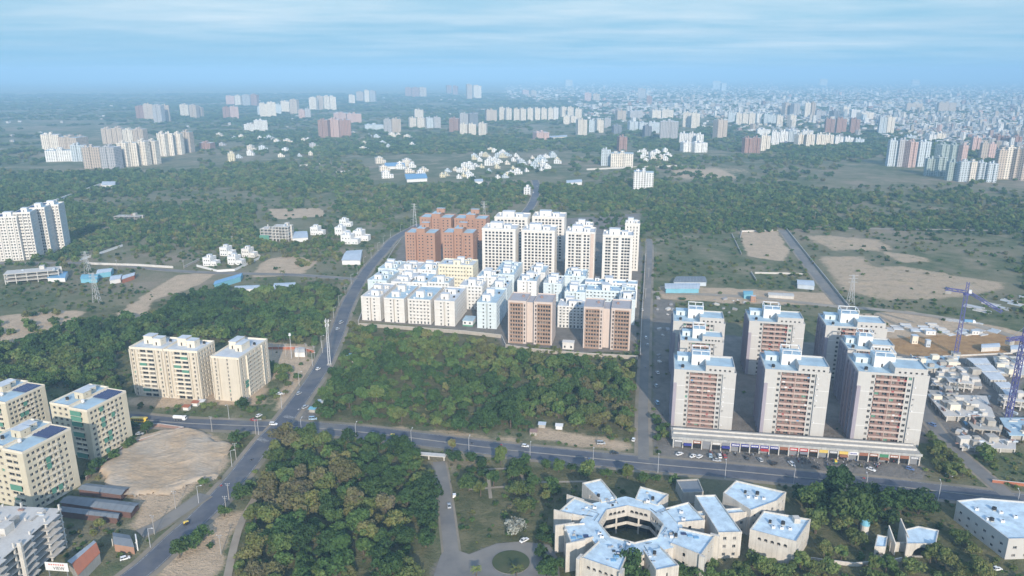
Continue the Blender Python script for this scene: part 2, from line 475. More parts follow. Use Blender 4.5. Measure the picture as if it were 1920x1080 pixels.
# zebra crossings and the paved forecourt of the campus
def zebra(px, py, ang, n=7, L=3.2):
    x, y = at(px, py); mk = MB()
    for k in range(n):
        mk.box(-n*.55+k*1.1, -n*.55+k*1.1+.55, -L/2, L/2, 0.25, 0.262)
    o = mk.obj('zebra_markings', [M_mark], loc=(x, y, 0), rz=ang); tag(o, kind='structure')
zebra(493, 826, R(-38)); zebra(543, 783, R(-28)); 
mb = MB()
pl = [at(*p) for p in [(806,1100),(826,1042),(838,1028),(850,1030),(880,1040),(905,1030),(930,1020),(975,1016),(1030,1022),(1048,1050),(1050,1100)]]
mb.poly([(x,y,.2) for x,y in pl][::-1])
tag(mb.obj('forecourt_pavement', [M_lane]), kind='structure')
STRIPS.append(([at(830,1050), at(1040,1050)], 8)); STRIPS.append(([at(830,1090), at(1040,1090)], 10))
M_lawn = asphalt('lawn', (.05,.07,.028), (.075,.085,.035), (.10,.095,.045))
mb = MB(); cx, cy = at(958,1055)
mb.cyl(0, 0, .15, .42, 7.6, 36, 0, 7.6, 1)
tag(mb.obj('roundabout_lawn', [M_kerb, M_lawn], loc=(cx,cy,0)), kind='structure')
# garden paths across from the drive
mb = MB()
for a, c, w in (((880,882),(960,878),1.6), ((880,918),(985,910),1.6), ((914,880),(920,935),1.6), ((975,880),(990,930),1.6), ((985,905),(1100,903),1.6)):
    l = [Vector(at(*a)), Vector(at(*c))]; strip(mb, l, -w/2, w/2, .12+.012*len(mb.f))
tag(mb.obj('garden_path', [M_dirt]), kind='structure')
# compound edge walls and other masonry walls (things)
def wall_run(pix, h, t, label, mat, name='boundary_wall', cap=True):
    pts = [Vector(at(*p)) for p in pix]
    x0, y0 = pts[0]
    mb = MB(); cb = MB()
    for a, c in zip(pts[:-1], pts[1:]):
        d = (c-a).normalized(); n = Vector((-d.y, d.x))*t/2; n2 = Vector((-d.y, d.x))*(t/2+.06)
        q = lambda nn, A, C: [(A.x-nn.x-x0, A.y-nn.y-y0),(C.x-nn.x-x0, C.y-nn.y-y0),(C.x+nn.x-x0, C.y+nn.y-y0),(A.x+nn.x-x0, A.y+nn.y-y0)]
        mb.prism(q(n, a, c), -.1, h)
        cb.prism(q(n2, a-d*.08, c+d*.08), h+.003, h+.14)
    o = mb.obj(name, [mat], loc=(x0, y0, 0)); tag(o, label, 'wall')
    if cap: cb.obj('coping', [M_concl], o)
    return o
# ------------------------------------------------------------------ building kit
_pane = {}
PV = [('d', M_glass), ('d2', M_glass_d), ('c', M_glass_c), ('n', M_glass_n)]
def pane_mb(mb, w, h, T=None, style=0):
    """a window: pane set behind a slim frame with one mullion; T maps local to the building"""
    t = .06
    T = T or (lambda p: p)
    def q(pts, m): mb.poly([T(p) for p in pts], m)
    q([(-w/2,0,0),(w/2,0,0),(w/2,0,h),(-w/2,0,h)], 0)
    for a0,a1,z0,z1 in ((-w/2,-w/2+t,0,h),(w/2-t,w/2,0,h),(-w/2+t,w/2-t,0,t),(-w/2+t,w/2-t,h-t,h),(-t/2,t/2,t,h-t)):
        q([(a0,-.03,z0),(a1,-.03,z0),(a1,-.03,z1),(a0,-.03,z1)], 1)
def pane_mesh(w, h, v, frame):
    k = (round(w,2), round(h,2), v, frame.name)
    if k not in _pane:
        mb = MB(); pane_mb(mb, w, h); _pane[k] = mb.mesh('window', [PV[v][1], frame])
    return _pane[k]
def add_windows(root, holes, limit=100, name='window', weights=(.62,.16,.2,.02), frame=None, rnd=None):
    rnd = rnd or random
    frame = frame or M_frame
    for (c, a, w, h) in holes[:limit]:
        link(name, pane_mesh(w, h, rnd.choices(range(4), weights)[0], frame), root, c, a)
    rest = holes[limit:]
    if rest:
        mb = MB()
        for (c, a, w, h) in rest:
            ca_, sa_ = math.cos(a), math.sin(a)
            pane_mb(mb, w, h, lambda p: (c[0]+p[0]*ca_-p[1]*sa_, c[1]+p[0]*sa_+p[1]*ca_, c[2]+p[2]))
        o = mb.obj(name, [M_glass, frame], root); o['kind'] = 'stuff'

def cols_even(L, n, w, mx=1.0):
    g = (L-2*mx)/n
    return [(mx+(i+.5)*g-w/2, mx+(i+.5)*g+w/2) for i in range(n)]
def rows_even(n, fh, z0, sill, hh): return [(z0+i*fh+sill, z0+i*fh+sill+hh) for i in range(n)]

SIDES = {'F': lambda W, D: ((-W/2,0,0),(1,0),W), 'R': lambda W, D: ((W/2,0,0),(0,1),D),
         'B': lambda W, D: ((W/2,D,0),(-1,0),W), 'L': lambda W, D: ((-W/2,D,0),(0,-1),D)}
def shell(mb, W, D, h, faces, dep=.3, m=0, off=(0,0,0)):
    holes = []
    for s in 'FRLB':
        p0, u, L = SIDES[s](W, D)
        p0 = (p0[0]+off[0], p0[1]+off[1], p0[2]+off[2])
        c, r = faces.get(s, ([], []))
        holes += mb.face(p0, u, L, h, c, r, dep, m)
    return holes
def roof_on(root, W, D, h, par, mroof, mwall, off=(0,0), t=.22, proud=.06):
    mb = MB(); x, y = off
    mb.poly([(x-W/2+t,y+t,h+.01),(x+W/2-t,y+t,h+.01),(x+W/2-t,y+D-t,h+.01),(x-W/2+t,y+D-t,h+.01)])
    mb.obj('roof', [mroof], root)
    pb = MB(); p = proud
    pb.box(x-W/2-p,x+W/2+p,y-p,y+t,h-.25,h+par); pb.box(x-W/2-p,x+W/2+p,y+D-t,y+D+p,h-.25,h+par)
    pb.box(x-W/2-p,x-W/2+t,y+t,y+D-t,h-.25,h+par); pb.box(x+W/2-t,x+W/2+p,y+t,y+D-t,h-.25,h+par)
    pb.obj('parapet', [mwall], root)
def stair_room(root, x, y, z, w, d, hh, mat, name='stair_room', roofm=None, cap=True):
    mb = MB()
    mb.face((x-w/2,y,z),(1,0),w,hh,[(w*.35,w*.35+.9)],[(.05,2.1)],.25)
    mb.face((x+w/2,y,z),(0,1),d,hh,[(d*.4,d*.4+.8)],[(hh*.5,hh*.5+.7)],.25)
    mb.face((x+w/2,y+d,z),(-1,0),w,hh,[],[]); mb.face((x-w/2,y+d,z),(0,-1),d,hh,[(d*.4,d*.4+.8)],[(hh*.5,hh*.5+.7)],.25)
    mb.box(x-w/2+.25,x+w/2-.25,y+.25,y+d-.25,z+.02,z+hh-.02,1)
    if cap: mb.box(x-w/2-.25,x+w/2+.25,y-.25,y+d+.25,z+hh,z+hh+.22,0,2)
    else: mb.poly([(x-w/2,y,z+hh),(x+w/2,y,z+hh),(x+w/2,y+d,z+hh),(x-w/2,y+d,z+hh)],2)
    return mb.obj(name, [mat, M_glass_d, roofm or M_roof], root)
def tank(root, x, y, z, r=.8, hh=1.5, white=False, stand=.5):
    mb = MB(); mb.box(x-r*.8,x+r*.8,y-r*.8,y+r*.8,z,z+stand,1)
    mb.cyl(x,y,z+stand,z+stand+hh*.85,r,12,0); mb.cyl(x,y,z+stand+hh*.85,z+stand+hh,r,12,0,r*.45)
    return mb.obj('water_tank', [M_tankw if white else M_tankb, M_conc], root)
def solar(root, x0, x1, y0, y1, z, nrow):
    for k in range(nrow):
        a = y0+(y1-y0)*k/nrow; c = a+(y1-y0)/nrow*.8
        mb = MB(); mb.prism([(x0,a),(x1,a),(x1,c),(x0,c)], lambda x,y: z+.5+(y-a)*.25, lambda x,y: z+.56+(y-a)*.25, 0)
        n = max(2, int((x1-x0)/1.1))
        for i in range(1, n):
            xx = x0+(x1-x0)*i/n
            mb.prism([(xx-.03,a+.02),(xx+.03,a+.02),(xx+.03,c-.02),(xx-.03,c-.02)], lambda x,y: z+.563+(y-a)*.25, lambda x,y: z+.58+(y-a)*.25, 1)
        mb.bar((x0+.3,a+.1,z),(x0+.3,a+.1,z+.52),.08,1); mb.bar((x1-.3,a+.1,z),(x1-.3,a+.1,z+.52),.08,1)
        mb.bar((x0+.3,c-.1,z),(x0+.3,c-.1,z+.7),.08,1); mb.bar((x1-.3,c-.1,z),(x1-.3,c-.1,z+.7),.08,1)
        mb.obj('solar_panel', [M_solar, M_steel], root)
def site(xc, w, yt, yb=None, h=None, rz=0.0):
    """ground point, width in metres and height of a front whose roof edge shows at (xc, yt), w pixels wide"""
    if yb is not None:
        Y = CAMH*fw(yb)/dn(yb); h = zat(yt, Y)
    else: Y = (CAMH-h)*fw(yt)/dn(yt)
    d = depth(Y, h)
    return ((xc-960)/FPX*d, Y), w/FPX*d/max(math.cos(rz), .3), h
def claim(pos, rz, W, D, pad=1.0):
    c, s_ = math.cos(rz), math.sin(rz)
    occupy(pos[0]-s_*D/2, pos[1]+c*D/2, W/2+pad, D/2+pad, rz)

M_frd = plain('dark_window_frame', (.09,.09,.095), .5)
# ------------------------------------------------------------------ six storey compound blocks
M_cream = plaster('cream_paint', (.67,.645,.605), (.52,.5,.46), .25, .8, .5)
M_aqua = plaster('pale_aqua_paint', (.60,.67,.69), (.46,.52,.54), .25, .8, .5)
M_cyellow = plaster('pale_yellow_paint', (.70,.66,.52), (.54,.50,.38), .25, .8, .5)
M_dirtyw = plaster('weathered_white', (.68,.68,.66), (.48,.48,.47), .25, .8, .6)
M_blue0 = plaster('blue_tarp', (.16,.32,.5), (.12,.24,.4), .4)
def compound_block(label, xc, w, yt, D, wall, yb=None, h=20.0, rz=R(-10), roof=M_roof, split=True, rooms=2, grp=None, side=True, fcols=2, floors=6, seed=0):
    rnd = random.Random(seed*7+int(xc))
    pos, W, h = site(xc, w, yt, yb, h, rz)
    root = thing('apartment_block', label, 'apartment block', pos, rz, grp); claim(pos, rz, W, D)
    mb = MB(); fh = (h-2.6)/floors
    rows = [(.15,2.35)]+rows_even(floors, fh, 2.6, .95, 1.25)
    if split:      # two wings with a dark recess between
        holes = []
        wl = W*.46; gap = W*.08
        for sx in (-1, 1):
            cx_ = sx*(gap/2+wl/2)
            cc = cols_even(wl, fcols, 1.15, .7)
            cc = [cc[-1] if sx < 0 else cc[0]]
            f = {'F': (cc, rows)}
            if sx > 0: f['R'] = (cols_even(D, max(3,int(D/4.2)), 1.2), rows)
            else: f['L'] = (cols_even(D, max(3,int(D/4.2)), 1.2), rows)
            holes += shell(mb, wl, D, h, f, .3, 0, (cx_,0,0))
        mb.poly([(-gap/2,2.2,0),(gap/2,2.2,0),(gap/2,2.2,h),(-gap/2,2.2,h)],0)
        mb.poly([(-gap/2,D-2.2,h),(gap/2,D-2.2,h),(gap/2,D-2.2,0),(-gap/2,D-2.2,0)],0)
    else:
        holes = shell(mb, W, D, h, {'F': (cols_even(W, max(4,int(W/2.9)), 1.25, .8), rows), 'R': (cols_even(D, max(3,int(D/4)), 1.2), rows), 'L': (cols_even(D, max(3,int(D/4)), 1.2), rows)})
    mb.obj('wall', [wall], root)
    # shade slabs over each row of openings on the front
    for k in range(floors):
        z = 2.6+k*fh+2.3
        sl_ = MB()
        if split:
            sl_.box(-W*.5+.4,-W*.04-.5,-.45,-.002,z,z+.1); sl_.box(W*.04+.5,W*.5-.4,-.45,-.002,z,z+.1)
        else: sl_.box(-W*.5+.5,W*.5-.5,-.5,-.002,z,z+.1)
        if not split or k % 2: sl_.obj('sunshade', [wall], root)
    add_windows(root, holes, 70, rnd=rnd, weights=(.6,.22,.17,.01))
    roof_on(root, W, D, h, .9, roof, wall)
    if not split:
        for k in range(1, floors, 1):
            for sx in (-.3, .3):
                if rnd.random() < .75:
                    bb = MB(); bb.box(W*sx-1.3,W*sx+1.3,-1.1,-.003,2.6+k*fh-.1,2.6+k*fh+.02); bb.box(W*sx-1.3,W*sx+1.3,-1.1,-1.0,2.6+k*fh+.02,2.6+k*fh+.95)
                    bb.box(W*sx-1.3,W*sx-1.2,-1.0,-.003,2.6+k*fh+.02,2.6+k*fh+.95); bb.box(W*sx+1.2,W*sx+1.3,-1.0,-.003,2.6+k*fh+.02,2.6+k*fh+.95)
                    bb.obj('balcony', [wall], root)
    for k in range(rooms):
        yy = D*(.12+.76*(k+.1)/max(1,rooms)); ww = min(W*.5, 6.2)
        stair_room(root, rnd.uniform(-.12,.12)*W, yy, h+.02, ww, 4.2, rnd.uniform(3.6,5.2), M_white if rnd.random()<.7 else wall)
        if rnd.random() < .8: stair_room(root, -W*.28*rnd.choice((-1,1)), min(D-3.5, yy+4.6), h+.02, 3.4, 3, 2.6, wall, 'tank_room')
        for q_ in range(3):
            x_, y_ = rnd.uniform(-.4,.4)*W, rnd.uniform(.08,.9)*D; MB().box(x_-.7,x_+.7,y_-.4,y_+.4,h+.02,h+rnd.uniform(.5,1.3)).obj('roof_unit', [M_tankw if q_ else M_blue0], root)
        tank(root, W*.3*rnd.choice((-1,1)), yy+5.2, h+.02, .75, 1.4, rnd.random()<.4)
    return root
CB = 'white blocks of the walled compound'
rows_ = [
 # label, xc, w, yt, D, wall, kw
 ('cream six storey block at the roadside corner of the compound front', 694.5, 37, 558, 40, M_cream, dict(yb=601)),
 ('cream split block second along the compound front from the main road', 738.5, 39, 561, 40, M_cream, dict(yb=604.5)),
 ('cream balconied block between two plain split blocks on the compound front', 785.5, 44, 563, 38, M_cream, dict(yb=607.5, split=False, rooms=1)),
 ('cream split block beside the small green roofed shed', 833, 39, 566, 40, M_cream, dict(yb=611)),
 ('pale blue split block between the green roofed shed and a brown block', 912.5, 37, 569, 40, M_aqua, dict(yb=616)),
 ('pale aqua block in the second row nearest the main road', 707, 37, 527, 34, M_aqua, dict()),
 ('white roofed block in the second row behind the second front block', 752, 38, 530, 34, M_dirtyw, dict()),
 ('white block with cluttered roof in the second row behind the balconied block', 783, 34, 531, 32, M_white, dict(rooms=1)),
 ('white block in the back row of the compound at the main road', 726, 35, 505, 28, M_aqua, dict()),
 ('white block in the back row second from the main road', 763, 35, 506, 28, M_dirtyw, dict()),
 ('white block in the back row beside the low yellow block', 800, 35, 507, 28, M_white, dict()),
 ('grey white block with many dark windows behind the front balconied block', 822, 40, 531, 18, M_dirtyw, dict(split=False, rooms=1)),
 ('white block with a grid of shaded windows facing the small shed yard', 883, 43, 537, 18, M_dirtyw, dict(split=False, rooms=2)),
 ('narrow white block below the cream high rises near the middle', 912, 36, 520, 22, M_white, dict()),
 ('blue roofed block with long shaded side near the middle of the compound', 944, 40, 516, 46, M_aqua, dict(rooms=3)),
 ('blue roofed block behind the first brown block', 935, 30, 541, 26, M_aqua, dict()),
 ('white block rising just behind the first brown block', 988, 36, 528, 24, M_white, dict()),
 ('blue roofed block between the middle blocks and the second cream high rise', 1006, 32, 512, 26, M_dirtyw, dict()),
 ('pale blue split block behind the gap between the two brown blocks', 1036, 34, 533, 26, M_aqua, dict()),
 ('blue roofed block below the third cream high rise', 1078, 40, 519, 24, M_aqua, dict()),
 ('pale blue split block close behind the white block between the brown ones', 1078, 38, 549, 24, M_aqua, dict()),
 ('white and blue block standing in the gap between the two brown blocks', 1071, 50, 576, 18, M_dirtyw, dict(yb=615, split=False, rooms=2)),
 ('long blue roofed block behind the second brown block', 1143, 92, 547, 16, M_aqua, dict(split=False, rooms=2)),
 ('long pale block with cream parapet below the fourth cream high rise', 1146, 96, 532, 11, M_white, dict(split=False, rooms=2)),
 ('pale blue block beside the lane at the compound edge', 1176, 30, 563, 26, M_aqua, dict(rooms=1)),
]
for i, (lab, xc, w_, yt, D, wl, kw) in enumerate(rows_):
    compound_block(lab, xc, w_, yt, D, wl, seed=i, grp=CB, roof=M_roofb if i % 3 else M_roof, **kw)
compound_block('low pale yellow block in front of the brick red towers', 854, 66, 498, 22, M_cyellow, h=24, split=False, rooms=2, seed=77, roof=M_roof)

# ------------------------------------------------------------------ cream high rises
M_ivory = plaster('ivory_paint', (.68,.655,.61), (.55,.525,.485), .2, .8, .4)
M_tanw = plaster('tan_paint', (.58,.47,.40), (.47,.37,.31), .2, .8, .4)
def high_rise(label, xc, w, yt, D, yb=None, h=45.0, ncol=8, rz=R(-9), style=0, seed=0, floors=15):
    rnd = random.Random(seed)
    pos, W, h = site(xc, w, yt, yb, h, rz)
    root = thing('tower_block', label, 'tower block', pos, rz, 'cream high rises behind the compound'); claim(pos, rz, W, D)
    fh = h/floors; mb = MB()
    rows = rows_even(floors-1, fh, fh*.55, .6, 1.95)
    ww = W*.066
    if style == 0:
        g = W*.86/ncol; cf = [(W*.07+(i+.5)*g-ww/2, W*.07+(i+.5)*g+ww/2) for i in range(ncol)]
    else:
        fr = [.14,.25,.40,.49,.66,.78] if style == 1 else [.13,.22,.38,.47,.66,.76,.85]
        cf = [(W*a-ww*.55, W*a+ww*.6) for a in fr]
    side = cols_even(D, 4, 1.4, 2)
    holes = shell(mb, W, D, h, {'F': (cf, rows), 'R': (side, rows), 'L': (side, rows)}, .75)
    mb.obj('wall', [M_ivory], root)
    if style == 0:
        for i in range(2, ncol-1, 2):
            x = -W/2+W*.07+i*W*.86/ncol
            MB().box(x-.28,x+.28,-.5,-.003,0,h-fh).obj('pier', [M_ivory], root)
    else:
        for (a, c_, mt) in (((.31,.345,M_ivory),(.55,.59,M_ivory),(.86,.97,M_tanw)) if style == 1 else ((.28,.32,M_ivory),(.53,.57,M_ivory),(.9,.98,M_ivory))):
            MB().box(-W/2+W*a,-W/2+W*c_,-.7,-.003,0,h-.5).obj('pier', [mt], root)
        for k in range(1, floors-1):
            z = k*fh+fh*.45
            bb = MB(); bb.box(-W/2+W*.345+.05,-W/2+W*.53,-.65,-.004,z-.1,z+.75); bb.obj('balcony', [M_ivory], root)
    for k in range(2, floors, 1):
        pass
    lb = MB(); lb.box(-W/2-.35,W/2+.35,-.35,D+.35,h-.3,h+.003); lb.obj('cornice', [M_ivory], root)
    add_windows(root, holes, 100, rnd=rnd, weights=(.45,.5,.05,.0), frame=M_frd)
    roof_on(root, W, D, h+.003, 1.3, M_roof, M_ivory)
    stair_room(root, -W*.12, D*.35, h+.03, W*.36, D*.32, 5.0, M_white, 'lift_room')
    stair_room(root, W*.22, D*.3, h+.03, W*.2, D*.3, 3.2, M_white)
    tank(root, -W*.38, D*.5, h+.03, 1.2, 2.2, True)
    return root
high_rise('cream high rise nearest the brick red towers, in the near row', 935, 63, 431, 26, yb=517, seed=1)
high_rise('cream high rise second in the near row, narrow blue side behind it', 1009, 62, 434, 26, yb=519, seed=2)
high_rise('cream high rise with a tan strip down one corner of its front', 1088, 54, 437, 24, yb=522, style=1, seed=3)
high_rise('cream high rise standing by the lane with dark balcony strips', 1159, 56, 443, 22, yb=527, style=2, seed=4)
high_rise('cream high rise rising behind the first of the near row', 958, 62, 409, 26, h=46, seed=5)
high_rise('cream high rise behind the second of the near row', 1028, 60, 408, 26, h=46, seed=6)
high_rise('cream high rise half hidden behind the one with the tan strip', 1094, 34, 424, 16, h=46, ncol=5, seed=7)
high_rise('slim cream high rise behind the one by the lane', 1186, 27, 421, 18, h=47, ncol=4, seed=8)

# ------------------------------------------------------------------ brick red towers
M_brick = plaster('brick_red_paint', (.40,.235,.16), (.31,.185,.135), .2, .85, .6)
M_brickd = plaster('mauve_brown_paint', (.30,.20,.17), (.24,.16,.14), .2, .85, .6)
def brick_tower(label, xc, w, yt, D, yb=None, h=33.0, rz=R(-9), seed=0):
    rnd = random.Random(seed)
    pos, W, h = site(xc, w, yt, yb, h, rz)
    root = thing('tower_block', label, 'tower block', pos, rz, 'brick red towers'); claim(pos, rz, W, D)
    floors = 11; fh = h/floors; mb = MB(); rows = rows_even(floors-1, fh, fh*.7, .8, 1.35)
    w3 = W*.36; holes = []
    holes += shell(mb, w3, D, h, {'F': (cols_even(w3, 3, 1.2, 1.2), rows), 'L': (cols_even(D,4,1.3,1.5), rows)}, .35, 0, (-W/2+w3/2,0,0))
    holes += shell(mb, w3, D, h, {'F': (cols_even(w3, 2, 1.5, 1.6), rows), 'R': (cols_even(D,5,1.3,1.5), rows)}, .35, 0, (W/2-w3/2,0,0))
    wc = W-2*w3-.02
    holes += shell(mb, wc, D-6, h+4.5, {'F': (cols_even(wc, 2, 1.2, .8), rows)}, .35, 0, (0,3.0,0))
    mb.poly([(-wc/2,3,h+4.5),(wc/2,3,h+4.5),(wc/2,D-3,h+4.5),(-wc/2,D-3,h+4.5)], 1)
    mb.obj('wall', [M_brick, M_roofb], root)
    MB().box(-W/2+w3-1.5,-W/2+w3+.05,-.9,-.003,0,h-1).obj('pier', [M_brick], root)
    MB().box(W/2-w3-.05,W/2-w3+1.4,-.9,-.003,0,h-1).obj('pier', [M_brick], root)
    add_windows(root, holes, 100, rnd=rnd, weights=(.5,.35,.14,.01), frame=M_brickd)
    roof_on(root, w3, D, h, .9, M_roofb, M_brick, (-W/2+w3/2,0)); roof_on(root, w3, D, h, .9, M_roofb, M_brick, (W/2-w3/2,0))
    stair_room(root, W*.1, D*.45, h+4.52, wc*.9, 5, 4.5, M_brick, 'lift_room', M_roofb)
brick_tower('brick red tower nearest the main road in the near row', 787, 57, 438, 24, yb=500, seed=1)
brick_tower('brick red tower beside the first cream high rise in the near row', 858, 58, 438, 24, yb=503, seed=2)
brick_tower('brick red tower behind the one nearest the main road', 816, 60, 409, 24, h=34, seed=3)
brick_tower('brick red tower behind the one beside the cream high rises', 881, 60, 411, 24, h=34, seed=4)

# ------------------------------------------------------------------ the two brown blocks
M_pinkish = plaster('dusty_pink_render', (.56,.475,.42), (.48,.405,.36), .15, .85, .35)
M_brownp = plaster('brown_panel', (.36,.24,.17), (.27,.175,.125), .5, .8, .5, False)
M_greyroof = plaster('grey_roof_screed', (.40,.38,.385), (.31,.30,.305), .12, .8, .6, False)
def brown_block(label, xc, w, yt, yb, D, rz=R(-10), seed=0):
    rnd = random.Random(seed)
    pos, W, h = site(xc, w, yt, yb, None, rz)
    root = thing('apartment_block', label, 'apartment block', pos, rz, None); claim(pos, rz, W, D)
    floors = 10; fh = h/(floors+.6)
    mb = MB(); holes = []
    rec = W*.17; wb = (W-rec)/2
    rows = rows_even(floors, fh, fh*.25, .35, 2.0)
    for sx in (-1,1):
        f = [.17,.31,.45,.59,.74]; cc = [(wb*a-.75, wb*a+.75) for a in f]
        cc.append((wb*.9-.5, wb*.9+.5))
        if sx > 0: cc = [(wb-c1,wb-c0) for c0,c1 in cc][::-1]
        holes += shell(mb, wb, D, h, {'F': (cc, rows), 'R': ([],[]), 'L': ([],[])}, .7, 0, (sx*(rec/2+wb/2),0,0))
    mb.poly([(-rec/2,3.5,0),(rec/2,3.5,0),(rec/2,3.5,h-1),(-rec/2,3.5,h-1)])
    mb.poly([(-rec/2,D-2,h-1),(rec/2,D-2,h-1),(rec/2,D-2,0),(-rec/2,D-2,0)])
    mb.poly([(-rec/2,3.5,h-1),(rec/2,3.5,h-1),(rec/2,D-2,h-1),(-rec/2,D-2,h-1)],1)
    mb.obj('wall', [M_pinkish, M_greyroof], root)
    # brown cladding grids: spandrel panel per floor and slim brown posts
    for sx in (-1,1):
        x0 = sx*(rec/2+wb/2); a0 = x0-wb/2+(.09*wb if sx<0 else .19*wb); a1 = x0+wb/2-(.19*wb if sx<0 else .09*wb)
        for k in range(floors+1):
            z = fh*.25+k*fh-.62 if k else .02
            MB().box(a0,a1,-.32,-.003,z,z+.95).obj('spandrel', [M_brownp], root)
        n = 5
        for i in range(n+1):
            x = a0+(a1-a0)*i/n
            MB().box(x-.16,x+.16,-.45,-.325,.1,h-1.2).obj('post', [M_brownp], root)
    add_windows(root, holes, 100, rnd=rnd, weights=(.45,.3,.25,0), frame=M_brownp)
    for sx in (-1,1):
        roof_on(root, wb, D, h, .8, M_greyroof, M_pinkish, (sx*(rec/2+wb/2),0))
        tb = MB(); tb.box(sx*(rec/2+wb*.3)-.9,sx*(rec/2+wb*.3)+.9,D*.55,D*.55+1.5,h+.02,h+1.5); tb.obj('roof_hatch', [M_brickd], root)
    return root
brown_block('dusty pink block with brown window grids beside the compound front wall', 994, 83, 567, 645, 22, seed=1)
brown_block('dusty pink block with brown window grids at the compound lane corner', 1139, 87, 579, 655, 22, seed=2)
# gate house between them and the little shed
pos = at(1065, 655); g = thing('gate_house', 'small plain cream gate house between the two brown blocks', 'gate house', pos, R(-10)); claim(pos, R(-10), 9, 6)
mb = MB(); mb.face((-4,0,0),(1,0),8,5,[(1,2.2),(5.5,6.8)],[(1,2.6)],.3); mb.face((4,0,0),(0,1),5,5,[],[]); mb.face((4,5,0),(-1,0),8,5,[],[]); mb.face((-4,5,0),(0,-1),5,5,[],[])
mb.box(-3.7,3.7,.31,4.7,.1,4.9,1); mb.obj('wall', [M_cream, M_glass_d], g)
MB().box(-4.3,4.3,-.3,5.3,5.003,5.3).obj('roof', [M_cream], g)
pos = at(877, 612); g = thing('shed', 'small shed with pale roof and green base inside the compound front', 'shed', pos, R(-12)); claim(pos, R(-12), 8, 11)
M_green = plaster('green_paint', (.12,.30,.20), (.1,.22,.15), .4)
mb = MB(); mb.box(-4,4,0,10,0,1.2,1); mb.face((-4,0,1.2),(1,0),8,3.4,[(1,2.5),(5,6.5)],[(.8,2.2)],.3); mb.face((4,0,1.2),(0,1),10,3.4,[],[]); mb.face((4,10,1.2),(-1,0),8,3.4,[],[]); mb.face((-4,10,1.2),(0,-1),10,3.4,[],[])
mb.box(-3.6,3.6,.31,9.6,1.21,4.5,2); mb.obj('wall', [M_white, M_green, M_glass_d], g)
MB().prism([(-4.4,-.4),(4.4,-.4),(4.4,10.4),(-4.4,10.4)], lambda x,y: 4.61+.06*y, lambda x,y: 4.8+.06*y).obj('roof', [M_roofb], g)
M_cwall = plaster('compound_wall_render', (.40,.36,.31), (.27,.245,.215), .3)
wall_run([(672,612),(760,618),(870,626),(940,634),(948,652),(1000,660),(1090,668),(1196,674)], 2.6, .3, 'grey brown boundary wall along the compound front above the central wood', M_cwall)
wall_run([(672,608),(690,560),(712,516),(738,470),(752,452)], 2.6, .3, 'grey boundary wall of the compound along the main road', M_cwall)
wall_run([(1200,672),(1203,600),(1207,540),(1210,480)], 2.6, .3, 'grey boundary wall of the compound along the lane', M_cwall)

